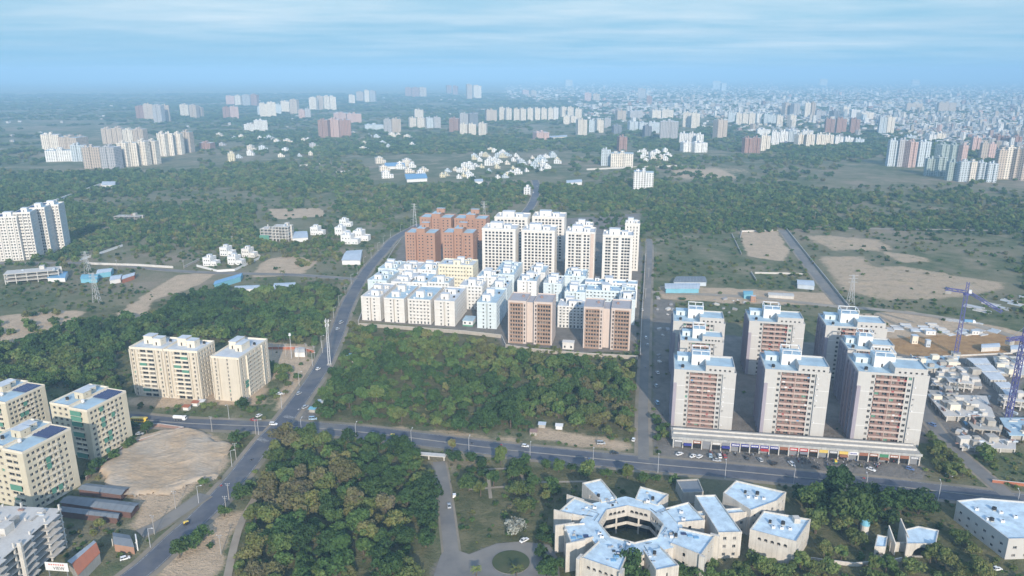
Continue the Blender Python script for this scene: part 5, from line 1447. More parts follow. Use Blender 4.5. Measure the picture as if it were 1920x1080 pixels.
# yards across the lane: sheds and walls
TY = 'sheds in the yards beyond the compound lane'
shed('long blue sheet shed in the yard across the lane from the fourth cream high rise', [(1247,541),(1312,541),(1313,531),(1246,531)], 4.5, .6, M_sheetl, M_teal, TY)
shed('mauve grey shed behind the long blue one across the lane', [(1262,529),(1326,529),(1322,518),(1268,518)], 4, .8, M_sheet, M_sheetl, TY)
shed('teal shed standing by the dirt lane beyond the blue one', [(1395,552),(1412,552),(1412,545),(1393,545)], 4, .6, M_teal, M_teal, TY)
shed('pale shed beside the upper road in the walled yard', [(1495,533),(1528,536),(1526,526),(1494,524)], 4, .8, M_sheetl, M_sheetl, TY)
shed('low pale shed at the upper road gate', [(1440,553),(1490,556),(1488,550),(1440,548)], 2.5, .4, M_concl, M_concl, TY)
wall_run([(1388,447),(1391,435),(1458,433)], 1.8, .3, 'pale wall around the dry plot at the head of the upper road', M_concl)
wall_run([(1372,440),(1390,478)], 1.8, .3, 'grey wall along the field side of the dry plot', M_cwall)
wall_run([(1474,430),(1520,488),(1562,540),(1592,578)], 2.0, .3, 'grey wall along the stony side of the upper road', M_cwall)
wall_run([(1415,513),(1470,514),(1508,516)], 1.6, .3, 'pale wall across the yard beside the upper road', M_concl)
wall_run([(1408,512),(1418,528)], 1.8, .3, 'short grey wall at the corner of the upper yard', M_cwall)
# stacked concrete things in the lane yards
M_rub = plaster('grey_rubble', (.34,.33,.33), (.2,.2,.2), .5)
for k in range(26):
    px = rng.uniform(1232, 1262); py = rng.uniform(556, 680)
    if k > 13: px, py = rng.uniform(1335, 1400), rng.uniform(556, 592)
    s_ = rng.uniform(.8, 2.4); o = MB().prism([(-s_,-s_*.6),(s_*.8,-s_*.7),(s_,s_*.5),(-s_*.7,s_*.8)], 0, lambda x,y: s_*.7+.2*x).obj('material_heap', [M_rub if k % 3 else M_concl], None, (*at(px,py),0), rng.uniform(0,3))
    tag(o, 'grey heap of building material in the yards beside the compound lane', 'heap', 'material heaps in the lane yards')

r_ = random.Random(31)
for k in range(46):
    px = r_.uniform(1700, 1915); py = r_.uniform(660, 850)
    if not inpoly(np.array([px]), np.array([py]), [(1735,665),(1915,660),(1915,850),(1840,850),(1760,790),(1745,730)])[0]: continue
    x, y = at(px, py)
    if blocked(np.array([x]), np.array([y]), -1)[0]: continue
    a, b_, hh = r_.uniform(.6,4), r_.uniform(.5,1.6), r_.uniform(.4,2.6)
    o = MB().box(-a,a,-b_,b_,0,hh).obj('material_stack', [r_.choice([M_concl,M_conc,M_sheetl,M_brickd,M_blue,M_pre])], None, (x,y,0), r_.uniform(0,3))
    tag(o, 'stack of building material on the ground between the raw decks', 'material stack', 'material stacks of the construction site')
for k in range(5):
    px, py = [(1760,700),(1800,735),(1850,815),(1905,770),(1770,752)][k]
    small_frame(['half built grey frame left of the first pale panels','half built frame between the dark and the pale decks','half built frame by the side road trees','half built frame at the foot of the second crane','half built frame behind the first pink tower corner'][k].replace('left of','beside'), px, py, 14, 9, 1+k%2, 3.0, R(-12), 60+k, M_concl if k % 2 else M_conc, 4, 3)
for i, (q, lab) in enumerate([([(1700,690),(1722,692),(1720,684),(1698,683)],'pale blue site shed at the pit foot'),([(1840,652),(1876,650),(1874,643),(1840,645)],'long pale site shed at the rim of the ochre pit'),([(1895,655),(1940,655),(1938,646),(1894,647)],'grey site shed at the rim of the pit by the picture edge')]):
    shed(lab, q, 3.2, .5, M_sheetl, M_concl)
# ------------------------------------------------------------------ far buildings
m_far, nt, b = nodes('far_facade')
tcn = N(nt, 'ShaderNodeTexCoord'); so_ = N(nt, 'ShaderNodeSeparateXYZ'); sn_ = N(nt, 'ShaderNodeSeparateXYZ')
nt.links.new(tcn.outputs['Object'], so_.inputs[0]); nt.links.new(tcn.outputs['Normal'], sn_.inputs[0])
nx = mathn(nt, 'ABSOLUTE', sn_.outputs[0]); ny = mathn(nt, 'ABSOLUTE', sn_.outputs[1]); nzv = mathn(nt, 'ABSOLUTE', sn_.outputs[2])
side = mathn(nt, 'GREATER_THAN', nx, ny)
u_ = mathn(nt, 'ADD', mathn(nt, 'MULTIPLY', side, so_.outputs[1]), mathn(nt, 'MULTIPLY', mathn(nt, 'SUBTRACT', 1.0, side), so_.outputs[0]))
def band(v, per, lo, hi):
    f = mathn(nt, 'FRACT', mathn(nt, 'DIVIDE', v, per)); return mathn(nt, 'MULTIPLY', mathn(nt, 'GREATER_THAN', f, lo), mathn(nt, 'LESS_THAN', f, hi))
win = mathn(nt, 'MULTIPLY', mathn(nt, 'MULTIPLY', band(u_, 4.4, .22, .74), band(so_.outputs[2], 3.2, .28, .82)), mathn(nt, 'LESS_THAN', nzv, .5))
col = N(nt, 'ShaderNodeAttribute', attribute_name='Col')
nz2 = noise(nt, tcn.outputs['Object'], .15, 4)
wall_ = mix(nt, maprange(nt, nz2, .4, .75, 0, .4), col.outputs['Color'], (.3,.29,.28))
nt.links.new(mix(nt, mathn(nt, 'MULTIPLY', win, .85), wall_, (.04,.045,.05)), b.inputs['Base Color']); b.inputs['Roughness'].default_value = .8; b.inputs['Specular IOR Level'].default_value = .2
FC = {'c': (.74,.68,.58), 'w': (.78,.78,.76), 't': (.52,.44,.36), 'b': (.34,.20,.16), 'g': (.44,.44,.45), 'p': (.60,.42,.37), 'd': (.17,.19,.22), 'u': (.55,.62,.66), 'n': (.36,.44,.42), 'y': (.66,.60,.42)}
FW = {'c': 'cream', 'w': 'white', 't': 'tan', 'b': 'brick brown', 'g': 'grey', 'p': 'pinkish', 'd': 'dark grey', 'u': 'pale blue', 'n': 'green netted', 'y': 'yellowish'}
def color_attr(me, cols):
    a = me.attributes.new('Col', 'FLOAT_COLOR', 'CORNER'); out = np.ones((len(me.loops), 4), np.float32)
    ls = np.zeros(len(me.polygons), int); me.polygons.foreach_get('loop_start', ls); lt = np.zeros(len(me.polygons), int); me.polygons.foreach_get('loop_total', lt)
    for s_, n, c in zip(ls, lt, cols): out[s_:s_+n,:3] = c
    a.data.foreach_set('color', out.ravel())
FR = random.Random(9)
def far_tower(x0, x1, t, bt, code, label, group, name='tower_block', cat='tower block', lowhouse=False):
    Yb = CAMH*fw(bt)/dn(bt); d = depth(Yb, 0); W = (x1-x0)/FPX*d; X = ((x0+x1)/2-960)/FPX*d; h = max(4.0, zat(t, Yb)); D = min(max(W*.75, 12), 32) if not lowhouse else W*.8
    rz = R(FR.choice((-10,-10,-8,14,20))); mb = MB(); cols = []; base = FC[code]; k0 = FR.uniform(.9,1.06); base = tuple(min(.85, c*k0) for c in base); roofc = (.62,.63,.64) if FR.random() < .7 else (.4,.5,.55)
    def bx(a0,a1,b0,b1,z0,z1,c):
        n0 = len(mb.f); mb.box(a0,a1,b0,b1,z0,z1); cols.extend([c]*6); cols[n0+1] = roofc
    if W > 16 and not lowhouse:      # two wings and a recessed core
        ww = W*.4; core = W-2*ww; bx(-W/2,-W/2+ww,0,D,0,h,base); bx(W/2-ww,W/2,0,D*.96,0,h*FR.uniform(.97,1.0),base); c2 = tuple(c*.92 for c in base) if FR.random() < .5 else base
        bx(-core/2+.01,core/2-.01,2.2,D-2,0,h+1.5,c2); bx(-core*.4,core*.4,D*.3,D*.65,h+1.51,h+5,base); bx(-W/2+ww*.3,-W/2+ww*.7,D*.4,D*.7,h+.01,h+3.2,base)
    else:
        bx(-W/2,W/2,0,D,0,h,base); bx(-W*.2,W*.25,D*.3,D*.7,h+.01,h+(2.6 if lowhouse else 4),base)
        if lowhouse: bx(W/2+.01,W/2+W*.4,D*.2,D*.9,0,h*.55,base)
    me = mb.mesh(name, [m_far]); color_attr(me, cols)
    if len(label.split()) > 16: label = label.split(' ', 1)[1]
    o = bpy.data.objects.new(name, me); COL.objects.link(o); o.location = (X, Yb, 0); o.rotation_euler.z = rz
    tag(o, label, cat, group); occupy(X, Yb+D/2, W/2, D/2, rz); return o
DATA = """
tower of the dense pale estate far off beyond the west fields|the pale estate beyond the west fields
82,113,252,285,c 113,150,257,300,t 90,137,282,303,w 137,160,272,303,u 160,190,276,316,t 190,220,276,317,g 192,212,241,270,t 212,232,240,270,t 232,252,243,275,c 252,272,242,275,t 223,242,268,313,c 242,260,267,312,c 258,278,265,310,c 278,296,264,308,c 298,313,250,293,c 313,327,250,292,c 327,342,250,290,c 342,360,247,286,t 120,140,262,292,c 142,160,256,280,t
tower of the far cluster on the haze edge above the pale estate|the far cluster above the pale estate
255,272,199,222,b 272,288,195,225,t 288,305,197,230,g 305,319,197,228,t 338,355,196,218,c 356,370,197,222,t 370,380,201,221,t 418,432,201,222,b 433,448,200,222,p
tower in the long hazy row beyond the west forest|the long hazy row beyond the west forest
425,440,180,197,p 441,452,179,198,c 455,470,178,198,g 471,483,177,199,b 488,503,194,219,c 503,518,192,219,c 528,543,190,211,c 544,558,187,213,t 560,572,206,222,p 573,583,204,222,g 580,594,183,207,c 595,607,180,206,t 608,619,180,207,c 620,631,181,207,c 655,666,178,195,c 668,682,172,190,t 684,693,169,191,c 694,704,170,191,g 483,489,200,216,u 518,528,196,214,u
white low hall standing alone beyond the west forest|the white hall beyond the west forest
457,480,233,246,w 478,502,226,246,w
brick brown or pinkish tower beside the far town fields|the brown towers beside the far town fields
597,616,225,258,b 617,637,223,257,p 638,659,225,257,b 625,652,212,226,p 652,678,213,230,p 720,735,224,250,g 736,752,223,250,t
tower on the edge of the far town behind the tin roofed works|the town edge behind the tin roofed works
768,781,221,240,c 782,796,221,240,c 778,794,206,222,c 800,813,221,240,u 814,827,220,240,g 842,860,222,248,b 862,878,213,236,g 880,897,213,236,d 862,876,233,253,c 879,893,233,253,c 897,912,231,254,c 912,932,206,228,t 685,719,234,244,u
cream slab in the long bright row in the middle distance|the long bright row in the middle distance
936,947,202,226,c 949,960,203,227,c 963,974,204,227,c 976,987,204,227,c 989,999,203,226,c 1003,1013,203,225,c 1015,1025,203,225,c 1028,1037,203,225,c 1038,1047,202,225,w 1053,1063,201,219,c 1064,1075,201,220,c 1078,1090,204,228,c 1056,1068,218,233,c 1070,1080,218,232,c
tower in the loose group between the bright row and the white townscape|the loose group beyond the bright row
1083,1101,224,254,c 1104,1117,226,248,u 1119,1132,225,249,c 1133,1145,222,240,g 1157,1174,207,226,t 1180,1206,208,223,g 1222,1240,207,222,c 1241,1262,206,222,c 1280,1295,211,238,c 1296,1311,212,240,c 1150,1166,236,252,d 1180,1196,228,246,u 1198,1215,230,246,u 1216,1236,230,250,u
dark grey office block with striped floors in the middle distance|the striped offices in the middle distance
1237,1270,228,262,g 1208,1222,236,258,d
dark brown unfinished tower rising behind the cream apartment slabs|the unfinished tower behind the apartment slabs
1160,1176,256,284,b
cream apartment slab standing before the scattered white houses|the apartment slabs before the white houses
1127,1144,281,311,u 1145,1186,288,314,c
white balconied tower paired with others before the white townscape|the paired white towers before the townscape
1273,1290,250,272,w 1291,1304,250,272,w 1305,1318,252,274,w 1280,1299,267,285,w 1301,1327,268,286,w
single tan tower standing alone before the white townscape|the lone tan tower
1343,1364,225,260,t
brick red block beside a round cream one on the forest edge|the red block on the forest edge
1395,1410,259,287,b 1410,1424,258,287,b
cream round cornered block beside the brick red one on the forest edge|the round cornered block on the forest edge
1426,1443,254,283,c
white block of the low bright estate on the forest edge|the low bright estate on the forest edge
1446,1460,247,272,w 1462,1476,246,270,w 1478,1492,246,270,u 1494,1510,252,275,c 1511,1526,252,276,c 1530,1545,252,274,c 1546,1562,253,273,c 1478,1500,244,256,w 1504,1524,245,258,w 1566,1580,256,270,w 1584,1600,258,269,w 1604,1620,261,270,u 1420,1444,243,253,w
tower in the hazy line of high blocks before the white townscape|the hazy line before the townscape
1365,1377,211,230,u 1380,1390,212,234,c 1392,1402,213,234,c 1404,1415,212,234,c 1418,1428,213,233,w 1432,1443,214,234,u 1456,1467,217,237,c 1480,1493,216,237,c 1470,1484,193,217,t 1486,1500,194,218,g 1508,1518,193,222,c 1520,1528,192,222,t 1440,1456,216,232,u 1530,1546,208,224,g 1560,1575,208,226,d 1580,1592,200,216,c 1596,1612,206,222,w
brown tower of the three standing together before the white townscape|the three brown towers before the townscape
1547,1563,223,251,b 1568,1585,222,250,b 1594,1610,223,250,b
pale block with striped side behind the eastern forest|the pale blocks behind the eastern forest
1612,1640,211,227,c 1647,1660,220,252,u 1660,1677,219,252,c
blue grey tower with white strips over the eastern forest|the striped towers over the eastern forest
1664,1681,263,312,u 1682,1699,262,313,g 1700,1718,265,314,p 1720,1740,266,313,u
netted or greenish block before the crowded eastern estate|the netted blocks of the eastern estate
1760,1780,271,304,n 1781,1800,272,304,n 1736,1754,298,330,n 1755,1774,295,331,n 1776,1795,304,339,n 1797,1813,303,341,u
yellow cream block at the front of the eastern estate|the yellow cream front of the eastern estate
1815,1829,303,341,c 1831,1848,305,341,u 1850,1867,307,342,u
tan high block with zigzag balconies at the picture edge|the tan blocks at the picture edge
1866,1880,281,336,t 1881,1895,276,336,c 1897,1910,279,337,t 1911,1930,280,338,t
reddish tower in the crowded eastern estate near the picture edge|the crowded eastern estate
1800,1813,272,305,p 1822,1836,258,285,p 1838,1850,268,300,t 1852,1864,270,300,p 1866,1882,254,275,b 1884,1898,258,276,b 1900,1915,256,278,b 1740,1756,252,266,w 1756,1772,250,264,c 1700,1716,255,262,u
small tower on the hazy skyline above the middle town|the hazy skyline towers
760,772,164,181,b 773,786,164,182,b 787,800,164,182,t 838,847,160,176,b 849,858,161,177,b 876,886,158,186,t 888,903,160,184,c 980,992,169,178,p 996,1006,170,180,t 1096,1108,174,190,p 1112,1124,176,190,t 1196,1210,166,184,g 1212,1222,180,196,b 1336,1350,152,168,u 1352,1362,156,170,u 1536,1552,148,160,c 1708,1726,150,160,c 1700,1728,194,208,t 1760,1790,192,210,t 1060,1074,150,162,c 1000,1030,142,150,u
"""
ORD = {}
lines_ = [l for l in DATA.strip().split('\n')]
for k in range(0, len(lines_), 2):
    lab, grp = lines_[k].split('|')
    for it in lines_[k+1].split():
        x0, x1, t, bt, c = it.split(',')
        l2 = lab if any(w in lab.split()[:4] for w in FW[c].split()) or lab.startswith(('dark brown','white low','brick','single','netted','brown','yellow cream','blue grey','tan high','white','cream','pale block','reddish')) else f'{FW[c]} {lab}'
        far_tower(float(x0), float(x1), float(t), float(bt), c, l2, grp if l2 == lab else f'{FW[c]} towers of {grp}')
far_tower(1187, 1224, 322.5, 357, 'w', 'white block with rows of dark windows alone on the forest edge beyond the cream high rises', 'the lone white block')
far_tower(1005, 1031, 248, 262, 'p', 'salmon fronted low block standing alone among far trees', 'the salmon block', 'low_block', 'low block')
far_tower(982, 994, 352, 368, 'w', 'white cube of a building beside the far road behind the cream high rises', 'the road cube', 'low_block', 'low block')
far_tower(428, 441, 287, 303, 'y', 'small yellow building beside the far west market', 'the yellow block', 'low_block', 'low block')
far_tower(373, 396, 268, 280, 'b', 'small red building with white canopy beside the pale estate', 'the red canopy block', 'low_block', 'low block')
# low houses one by one
def hamlet(poly, n, label, group, codes, w0, w1, seed):
    r_ = random.Random(seed); xs_ = [p[0] for p in poly]; ys_ = [p[1] for p in poly]; k = 0; pl = []
    while k < n:
        px, py = r_.uniform(min(xs_), max(xs_)), r_.uniform(min(ys_), max(ys_))
        if not inpoly(np.array([px]), np.array([py]), poly)[0]: continue
        if any(abs(px-a) < 7 and abs(py-c) < 2.2 for a, c in pl): 
            if r_.random() < .9: continue
        pl.append((px, py)); k += 1
    for px, py in pl:
        w = r_.uniform(w0, w1); far_tower(px-w/2, px+w/2, py-w*r_.uniform(.45,.9), py, r_.choice(codes), label, group, 'house', 'house', True)
hamlet([(890,286),(968,284),(972,297),(1060,290),(1060,312),(940,336),(800,338),(820,318),(880,310)], 64, 'small white or cream house in the low village beyond the compound forest', 'houses of the low village', 'wwwwcuy', 6, 12, 1)
hamlet([(706,305),(790,304),(805,336),(720,338)], 12, 'small house around the blue roofed works beside the low village', 'houses around the blue roofed works', 'wucw', 8, 16, 2)
hamlet([(1190,290),(1252,284),(1256,300),(1200,308)], 16, 'small white house beside the cream apartment slabs', 'houses beside the apartment slabs', 'wwwc', 6, 10, 3)
hamlet([(405,255),(600,262),(620,285),(560,300),(400,300)], 22, 'small pale house in the market beside the pale estate', 'houses of the far market', 'wucg', 6, 12, 4)
hamlet([(640,250),(760,255),(780,280),(650,285)], 12, 'small pale house scattered before the far brown towers', 'houses before the brown towers', 'wuc', 6, 12, 5)
# tin roofed works beside the village
for lab, q in (('long pale blue tin roof of the works beside the low village', [(762,336),(802,334),(798,325),(758,326)]),('pale blue tin roof behind the long one at the works', [(720,312),(760,311),(758,304),(722,305)])):
    shed(lab, q, 6, 2, M_blue, M_white, 'tin roofs of the works')
shed('white tin roof at the road end of the low village', [(890,340),(906,340),(905,335),(889,336)], 5, 1.5, M_sheetl, M_white); shed('pale shed in the field below the lone white block', [(1062,343),(1092,341),(1090,336),(1062,338)], 5, 1.5, M_sheetl, M_white)
shed('long orange flank of a wall shed beside the salmon block', [(1030,258),(1064,256),(1063,253),(1030,255)], 4, 1.5, M_sheetl, M_beige)
wall_run([(630,324),(690,321)], 3, 1, 'pale wall along the field west of the blue roofed works', M_concl); wall_run([(560,312),(600,309)], 3, 1, 'pale wall beyond the market houses', M_concl)
wall_run([(1100,319),(1185,315),(1280,312)], 3, .6, 'pale wall in front of the cream apartment slabs', M_concl)
# ---- the town beyond, too far and too many to count
r = np.random.default_rng(5)
TOWN = [([(940,152),(1300,146),(1600,146),(1920,150),(1925,262),(1780,255),(1640,238),(1380,222),(1160,214),(1060,196),(950,186)], 10500), ([(250,160),(700,172),(930,178),(930,208),(700,240),(400,240),(0,250),(0,200)], 170), ([(0,222),(90,222),(80,262),(0,268)], 60), ([(1000,140),(1925,142),(1925,152),(960,152)], 900), ([(1640,240),(1925,258),(1925,300),(1760,268),(1660,262)], 420), ([(1060,196),(1400,222),(1640,240),(1620,258),(1450,250),(1240,235),(1060,225)], 260)]
V = []; F_ = []; Cc = []
fq = np.array([(4,5,6,7),(0,1,5,4),(1,2,6,5),(2,3,7,6),(3,0,4,7)])
for poly, n in TOWN:
    xa = np.array([p[0] for p in poly]); ya = np.array([p[1] for p in poly])
    px = r.uniform(xa.min(), xa.max(), n*3); py = r.uniform(ya.min(), ya.max(), n*3); ok = inpoly(px, py, poly); px, py = px[ok][:n], py[ok][:n]
    Yb = CAMH*fw(py)/dn(py); d = Yb*cp+CAMH*sp; X = (px-960)/FPX*d
    nn = smooth_noise(X, Yb, 900, 71)+.7*smooth_noise(X, Yb, 300, 72)
    okb = ~blocked(X, Yb, 3) & (r.random(len(X)) < np.clip(.8+nn*1.2+(px-1050)/1000, .06, 1))
    for x, y, dd, p_ in zip(X[okb], Yb[okb], d[okb], px[okb]):
        k = r.random(); w = r.uniform(8,16)*(1 if y < 4000 else 1.6); dp = r.uniform(7,14)*(1 if y < 4000 else 1.6)
        h = r.uniform(4,9) if k < .94 else r.uniform(13,30)
        if p_ < 930: h = min(h, 14); w *= .9
        a = r.choice([-.17,-.17,.25,.5])+r.normal()*.05; ca_, sa_ = math.cos(a), math.sin(a)
        c = np.array(FC[r.choice(list('wwwwccutgpb'), p=[.14,.13,.12,.11,.12,.07,.07,.08,.06,.05,.05])])*r.uniform(.5,1.0)
        b0 = len(V)
        for z in (0,h):
            for qx, qy in ((-w/2,-dp/2),(w/2,-dp/2),(w/2,dp/2),(-w/2,dp/2)): V.append((x+qx*ca_-qy*sa_, y+qx*sa_+qy*ca_, z))
        for q in fq: F_.append(tuple(b0+q))
        Cc += [np.array([.60,.62,.64])*r.uniform(.45,1.05)]+[c]*4
me = bpy.data.meshes.new('distant_town'); me.from_pydata(V, [], F_); me.materials.append(m_far); me.update(); color_attr(me, Cc)
o = bpy.data.objects.new('distant_town', me); COL.objects.link(o); tag(o, kind='stuff')
# ------------------------------------------------------------------ trees
m_leaf, nt, b = nodes('leaf')
hue = N(nt, 'ShaderNodeAttribute', attribute_name='hue', attribute_type='INSTANCER')
tin = N(nt, 'ShaderNodeAttribute', attribute_name='tint')
oi = N(nt, 'ShaderNodeObjectInfo')
ramp = N(nt, 'ShaderNodeValToRGB'); cr = ramp.color_ramp
cr.elements[0].position = 0.0; cr.elements[0].color = (0.031,0.065,0.022,1)
cr.elements[1].position = 1.0; cr.elements[1].color = (0.390,0.403,0.351,1)
for p, c in ((.18,(0.047,0.094,0.027,1)),(.36,(0.078,0.133,0.036,1)),(.52,(0.124,0.163,0.049,1)),(.66,(0.163,0.163,0.055,1)),(.78,(0.150,0.140,0.068,1)),(.9,(0.140,0.120,0.075,1))):
    e = cr.elements.new(p); e.color = c
hv = mathn(nt, 'ADD', hue.outputs['Fac'], mathn(nt, 'MULTIPLY', mathn(nt, 'SUBTRACT', tin.outputs['Fac'], .5), .26))
nt.links.new(hv, ramp.inputs[0])
br = mathn(nt, 'ADD', mathn(nt, 'MULTIPLY', oi.outputs['Random'], .6), .85)
vm = N(nt, 'ShaderNodeVectorMath', operation='SCALE'); nt.links.new(ramp.outputs[0], vm.inputs[0]); nt.links.new(br, vm.inputs['Scale'])
nt.links.new(vm.outputs[0], b.inputs['Base Color']); b.inputs['Roughness'].default_value = .7; b.inputs['Specular IOR Level'].default_value = .25
trl = N(nt, 'ShaderNodeBsdfTranslucent'); nt.links.new(vm.outputs[0], trl.inputs['Color'])
mxs = N(nt, 'ShaderNodeMixShader'); mxs.inputs[0].default_value = .25
nt.links.new(b.outputs[0], mxs.inputs[1]); nt.links.new(trl.outputs[0], mxs.inputs[2]); nt.links.new(mxs.outputs[0], nt.nodes['Material Output'].inputs['Surface'])
m_bark = plaster('bark', (.13,.10,.075), (.08,.06,.045), 1.2, .95)

def crown_mesh(name, seed, nlobe, nleaf, size, rad=4.3, hgt=7.0, base=2.6, trunk=False, spread=1.0):
    r = np.random.default_rng(seed)
    # lobes spread through a lopsided dome
    lob = []
    for k in range(nlobe):
        a = 2*math.pi*(k/nlobe)*2.4+r.uniform(-.5,.5); q = math.sqrt(r.uniform(.02,1))*.72
        zf = r.uniform(.15,1)*(1-.55*q)
        lob.append((math.cos(a)*q*rad*spread*r.uniform(.8,1.15), math.sin(a)*q*rad*spread*r.uniform(.8,1.15), base+zf*(hgt-base)*.86, rad*r.uniform(.26,.46)))
    lob = np.array(lob); w = lob[:,3]**2; li = r.choice(nlobe, nleaf, p=w/w.sum())
    d = r.normal(size=(nleaf,3)); d[:,2] += .35; d /= np.linalg.norm(d,axis=1)[:,None]
    rr_ = lob[li,3]*(1-.32*r.random(nleaf)**2)*np.where(r.random(nleaf) < .06, 1.25, 1)
    c = lob[li,:3]+d*rr_[:,None]*np.array([1,1,.8])
    n = d+r.normal(size=(nleaf,3))*.55; n /= np.linalg.norm(n,axis=1)[:,None]
    t = np.cross(n, r.normal(size=(nleaf,3))); t /= np.linalg.norm(t,axis=1)[:,None]; bt = np.cross(n, t)
    s = size*r.uniform(.55,1.25,nleaf)[:,None]; el = r.uniform(.5,.9,nleaf)[:,None]
    v = np.stack([c-t*s, c-bt*s*el+n*s*.18, c+t*s, c+bt*s*el+n*s*.18], 1).reshape(-1,3)
    lt = r.random(nlobe); tint = np.clip(.65*lt[li]+.35*r.random(nleaf), 0, 1)
    mb = MB(); mb.v = [tuple(x) for x in v]; mb.f = [tuple(range(4*i,4*i+4)) for i in range(nleaf)]; mb.m = [0]*nleaf
    if trunk: trunk_into(mb, seed, base, hgt, lob, 1)
    me = mb.mesh(name, [m_leaf, m_bark] if trunk else [m_leaf])
    at_ = me.attributes.new('tint', 'FLOAT', 'FACE'); vals = np.full(len(me.polygons), .5); vals[:nleaf] = tint; at_.data.foreach_set('value', vals)
    return me, lob
def trunk_into(mb, seed, base, hgt, lob, m=0):
    r = random.Random(seed); top = (r.uniform(-.3,.3), r.uniform(-.3,.3), base+.6)
    mb.bar((0,0,-.2), top, .5, m, .34)
    for k in range(min(5, len(lob))):
        l = lob[k]; mid = ((top[0]+l[0])*.5, (top[1]+l[1])*.5, (top[2]+l[2])*.5-.1)
        mb.bar(top, mid, .28, m, .18); mb.bar(mid, (l[0],l[1],l[2]), .18, m, .07)
PROTO = []; TRUNK = []
for i, (nl, rad, hgt, base, spr) in enumerate([(13,4.3,7.2,2.2,1.0),(10,3.9,8.6,2.6,.9),(16,5.0,7.0,2.4,1.05),(9,3.4,7.6,2.0,.95),(12,4.6,9.4,3.0,.9),(14,4.2,6.4,1.8,1.1)]):
    me, lob = crown_mesh('crown', 40+i, nl, 950, .52, rad, hgt, base, False, spr); PROTO.append(me)
    tb = MB(); trunk_into(tb, 40+i, base, hgt, lob); TRUNK.append(tb.mesh('trunk', [m_bark]))
MID = [crown_mesh('crown', 70+i, 10+i, 420, .78, 4.2, 7+i*.5, 2.0, True)[0] for i in range(4)]
FAR = [crown_mesh('crown', 80+i, 9, 130, 1.35, 4.3, 7, .8)[0] for i in range(4)]

TREES = []   # x, y, scale, rot, variant, hue, zone
def scatter(poly, sp, s0, s1, hues, zone=None, fill=.92, pad=2.5, seed=0, jit=.48):
    r = np.random.default_rng(seed+len(TREES))
    W_ = np.array([at(*p) for p in poly]); x0, y0 = W_.min(0); x1, y1 = W_.max(0)
    X, Y = np.meshgrid(np.arange(x0, x1+sp, sp), np.arange(y0, y1+sp, sp)); X = X.ravel(); Y = Y.ravel()
    X = X+(np.floor((Y-y0)/sp) % 2)*sp*.5
    X = X+r.uniform(-jit,jit,X.shape)*sp; Y = Y+r.uniform(-jit,jit,Y.shape)*sp
    px, py = project(X, Y)
    ok = inpoly(px, py, poly) & (r.random(X.shape) < fill) & ~blocked(X, Y, pad)
    for x, y in zip(X[ok], Y[ok]):
        c = smooth_noise(np.array([x]), np.array([y]), 45, 31)[0]
        h = np.interp(np.clip(.5+c*.9+r.normal()*.22, 0, 1), np.linspace(0,1,len(hues)), hues)
        TREES.append((x, y, r.uniform(s0,s1)*(1+.25*(r.random() < .15)), r.uniform(0,6.28), int(r.integers(0,6)), float(np.clip(h,0,1)), zone))
ZN = {}
def zone_def(k, where, grp): ZN[k] = (where, grp)
zone_def('corner', 'in the corner wood between main road and campus drive', 'the corner wood')
zone_def('drive', 'in the garden beside the campus drive', 'the campus garden')
zone_def('strip', 'on the strip below the cross road', 'the cross road strip')
zone_def('dark', 'in the shady grove between annexes and pavilion', 'the pavilion grove')
zone_def('hallg', 'on the lawns before pavilion and hall', 'the hall lawns')
zone_def('front', 'close against the round building', 'the round building walls')
zone_def('path', 'between the dusty path and main road', 'the dusty path bank')
zone_def('plot', 'around the dug plot and the sand coloured blocks', 'the dug plot rim')
zone_def('side', 'along the side road behind the pink towers', 'the side road')
zone_def('central', 'in the central wood in front of the compound', 'the central wood')
zone_def('planted', 'newly planted at the foot of the brown blocks', 'the brown block planting')
zone_def('west', 'beside the beige blocks and the west road', 'the west road')
zone_def('lane', 'beside the compound lane', 'the compound lane')
scatter([(525,812),(600,818),(700,826),(780,842),(800,880),(803,1110),(430,1110),(470,975),(492,900),(505,850)], 6.8, .6, 1.35, [.1,.18,.26,.4,.55,.7,.8], 'corner', .95)
scatter([(800,868),(822,870),(832,960),(830,1020),(805,1040)], 5.5, .5, .85, [.3,.4,.5], 'corner')
scatter([(395,955),(440,920),(470,905),(478,930),(452,965),(430,1005),(395,1020),(350,1050),(330,1050)], 6.5, .7, 1.05, [.1,.25,.45], 'path')
scatter([(845,880),(1000,870),(1000,905),(970,960),(1000,1000),(1000,1010),(960,1000),(950,940),(860,930)], 11, .55, 1.05, [.2,.45,.62], 'drive', .85)
scatter([(960,920),(1035,900),(1050,960),(1030,1010),(1000,1000)], 7, .6, 1.0, [.15,.3,.6], 'drive', .9)
scatter([(845,858),(960,866),(1100,880),(1290,890),(1300,902),(1260,912),(1140,905),(1000,890),(850,874)], 7.5, .6, 1.05, [.1,.3,.45,.62], 'strip', .9)
scatter([(1475,905),(1560,914),(1780,925),(1792,975),(1745,985),(1640,985),(1600,1035),(1535,1035),(1523,970),(1490,940)], 8.2, 1.05, 1.75, [.02,.08,.2,.4,.55], 'dark', .95)
scatter([(1530,1040),(1640,1035),(1760,1040),(1775,1000),(1800,980),(1885,1060),(1850,1100),(1480,1100)], 7.5, .6, 1.1, [.3,.45,.6], 'hallg', .8)
scatter([(1130,1060),(1200,1062),(1210,1110),(1130,1110)], 6, .8, 1.1, [.2,.3], 'front', .9, -9)
scatter([(1260,1070),(1400,1055),(1520,1065),(1520,1110),(1260,1110)], 6.5, .6, 1.0, [.15,.4,.5], 'front', .8, -9)
scatter([(1005,1000),(1040,1010),(1045,1080),(1020,1090)], 6, .5, .8, [.1,.3], 'front', .8, -9)
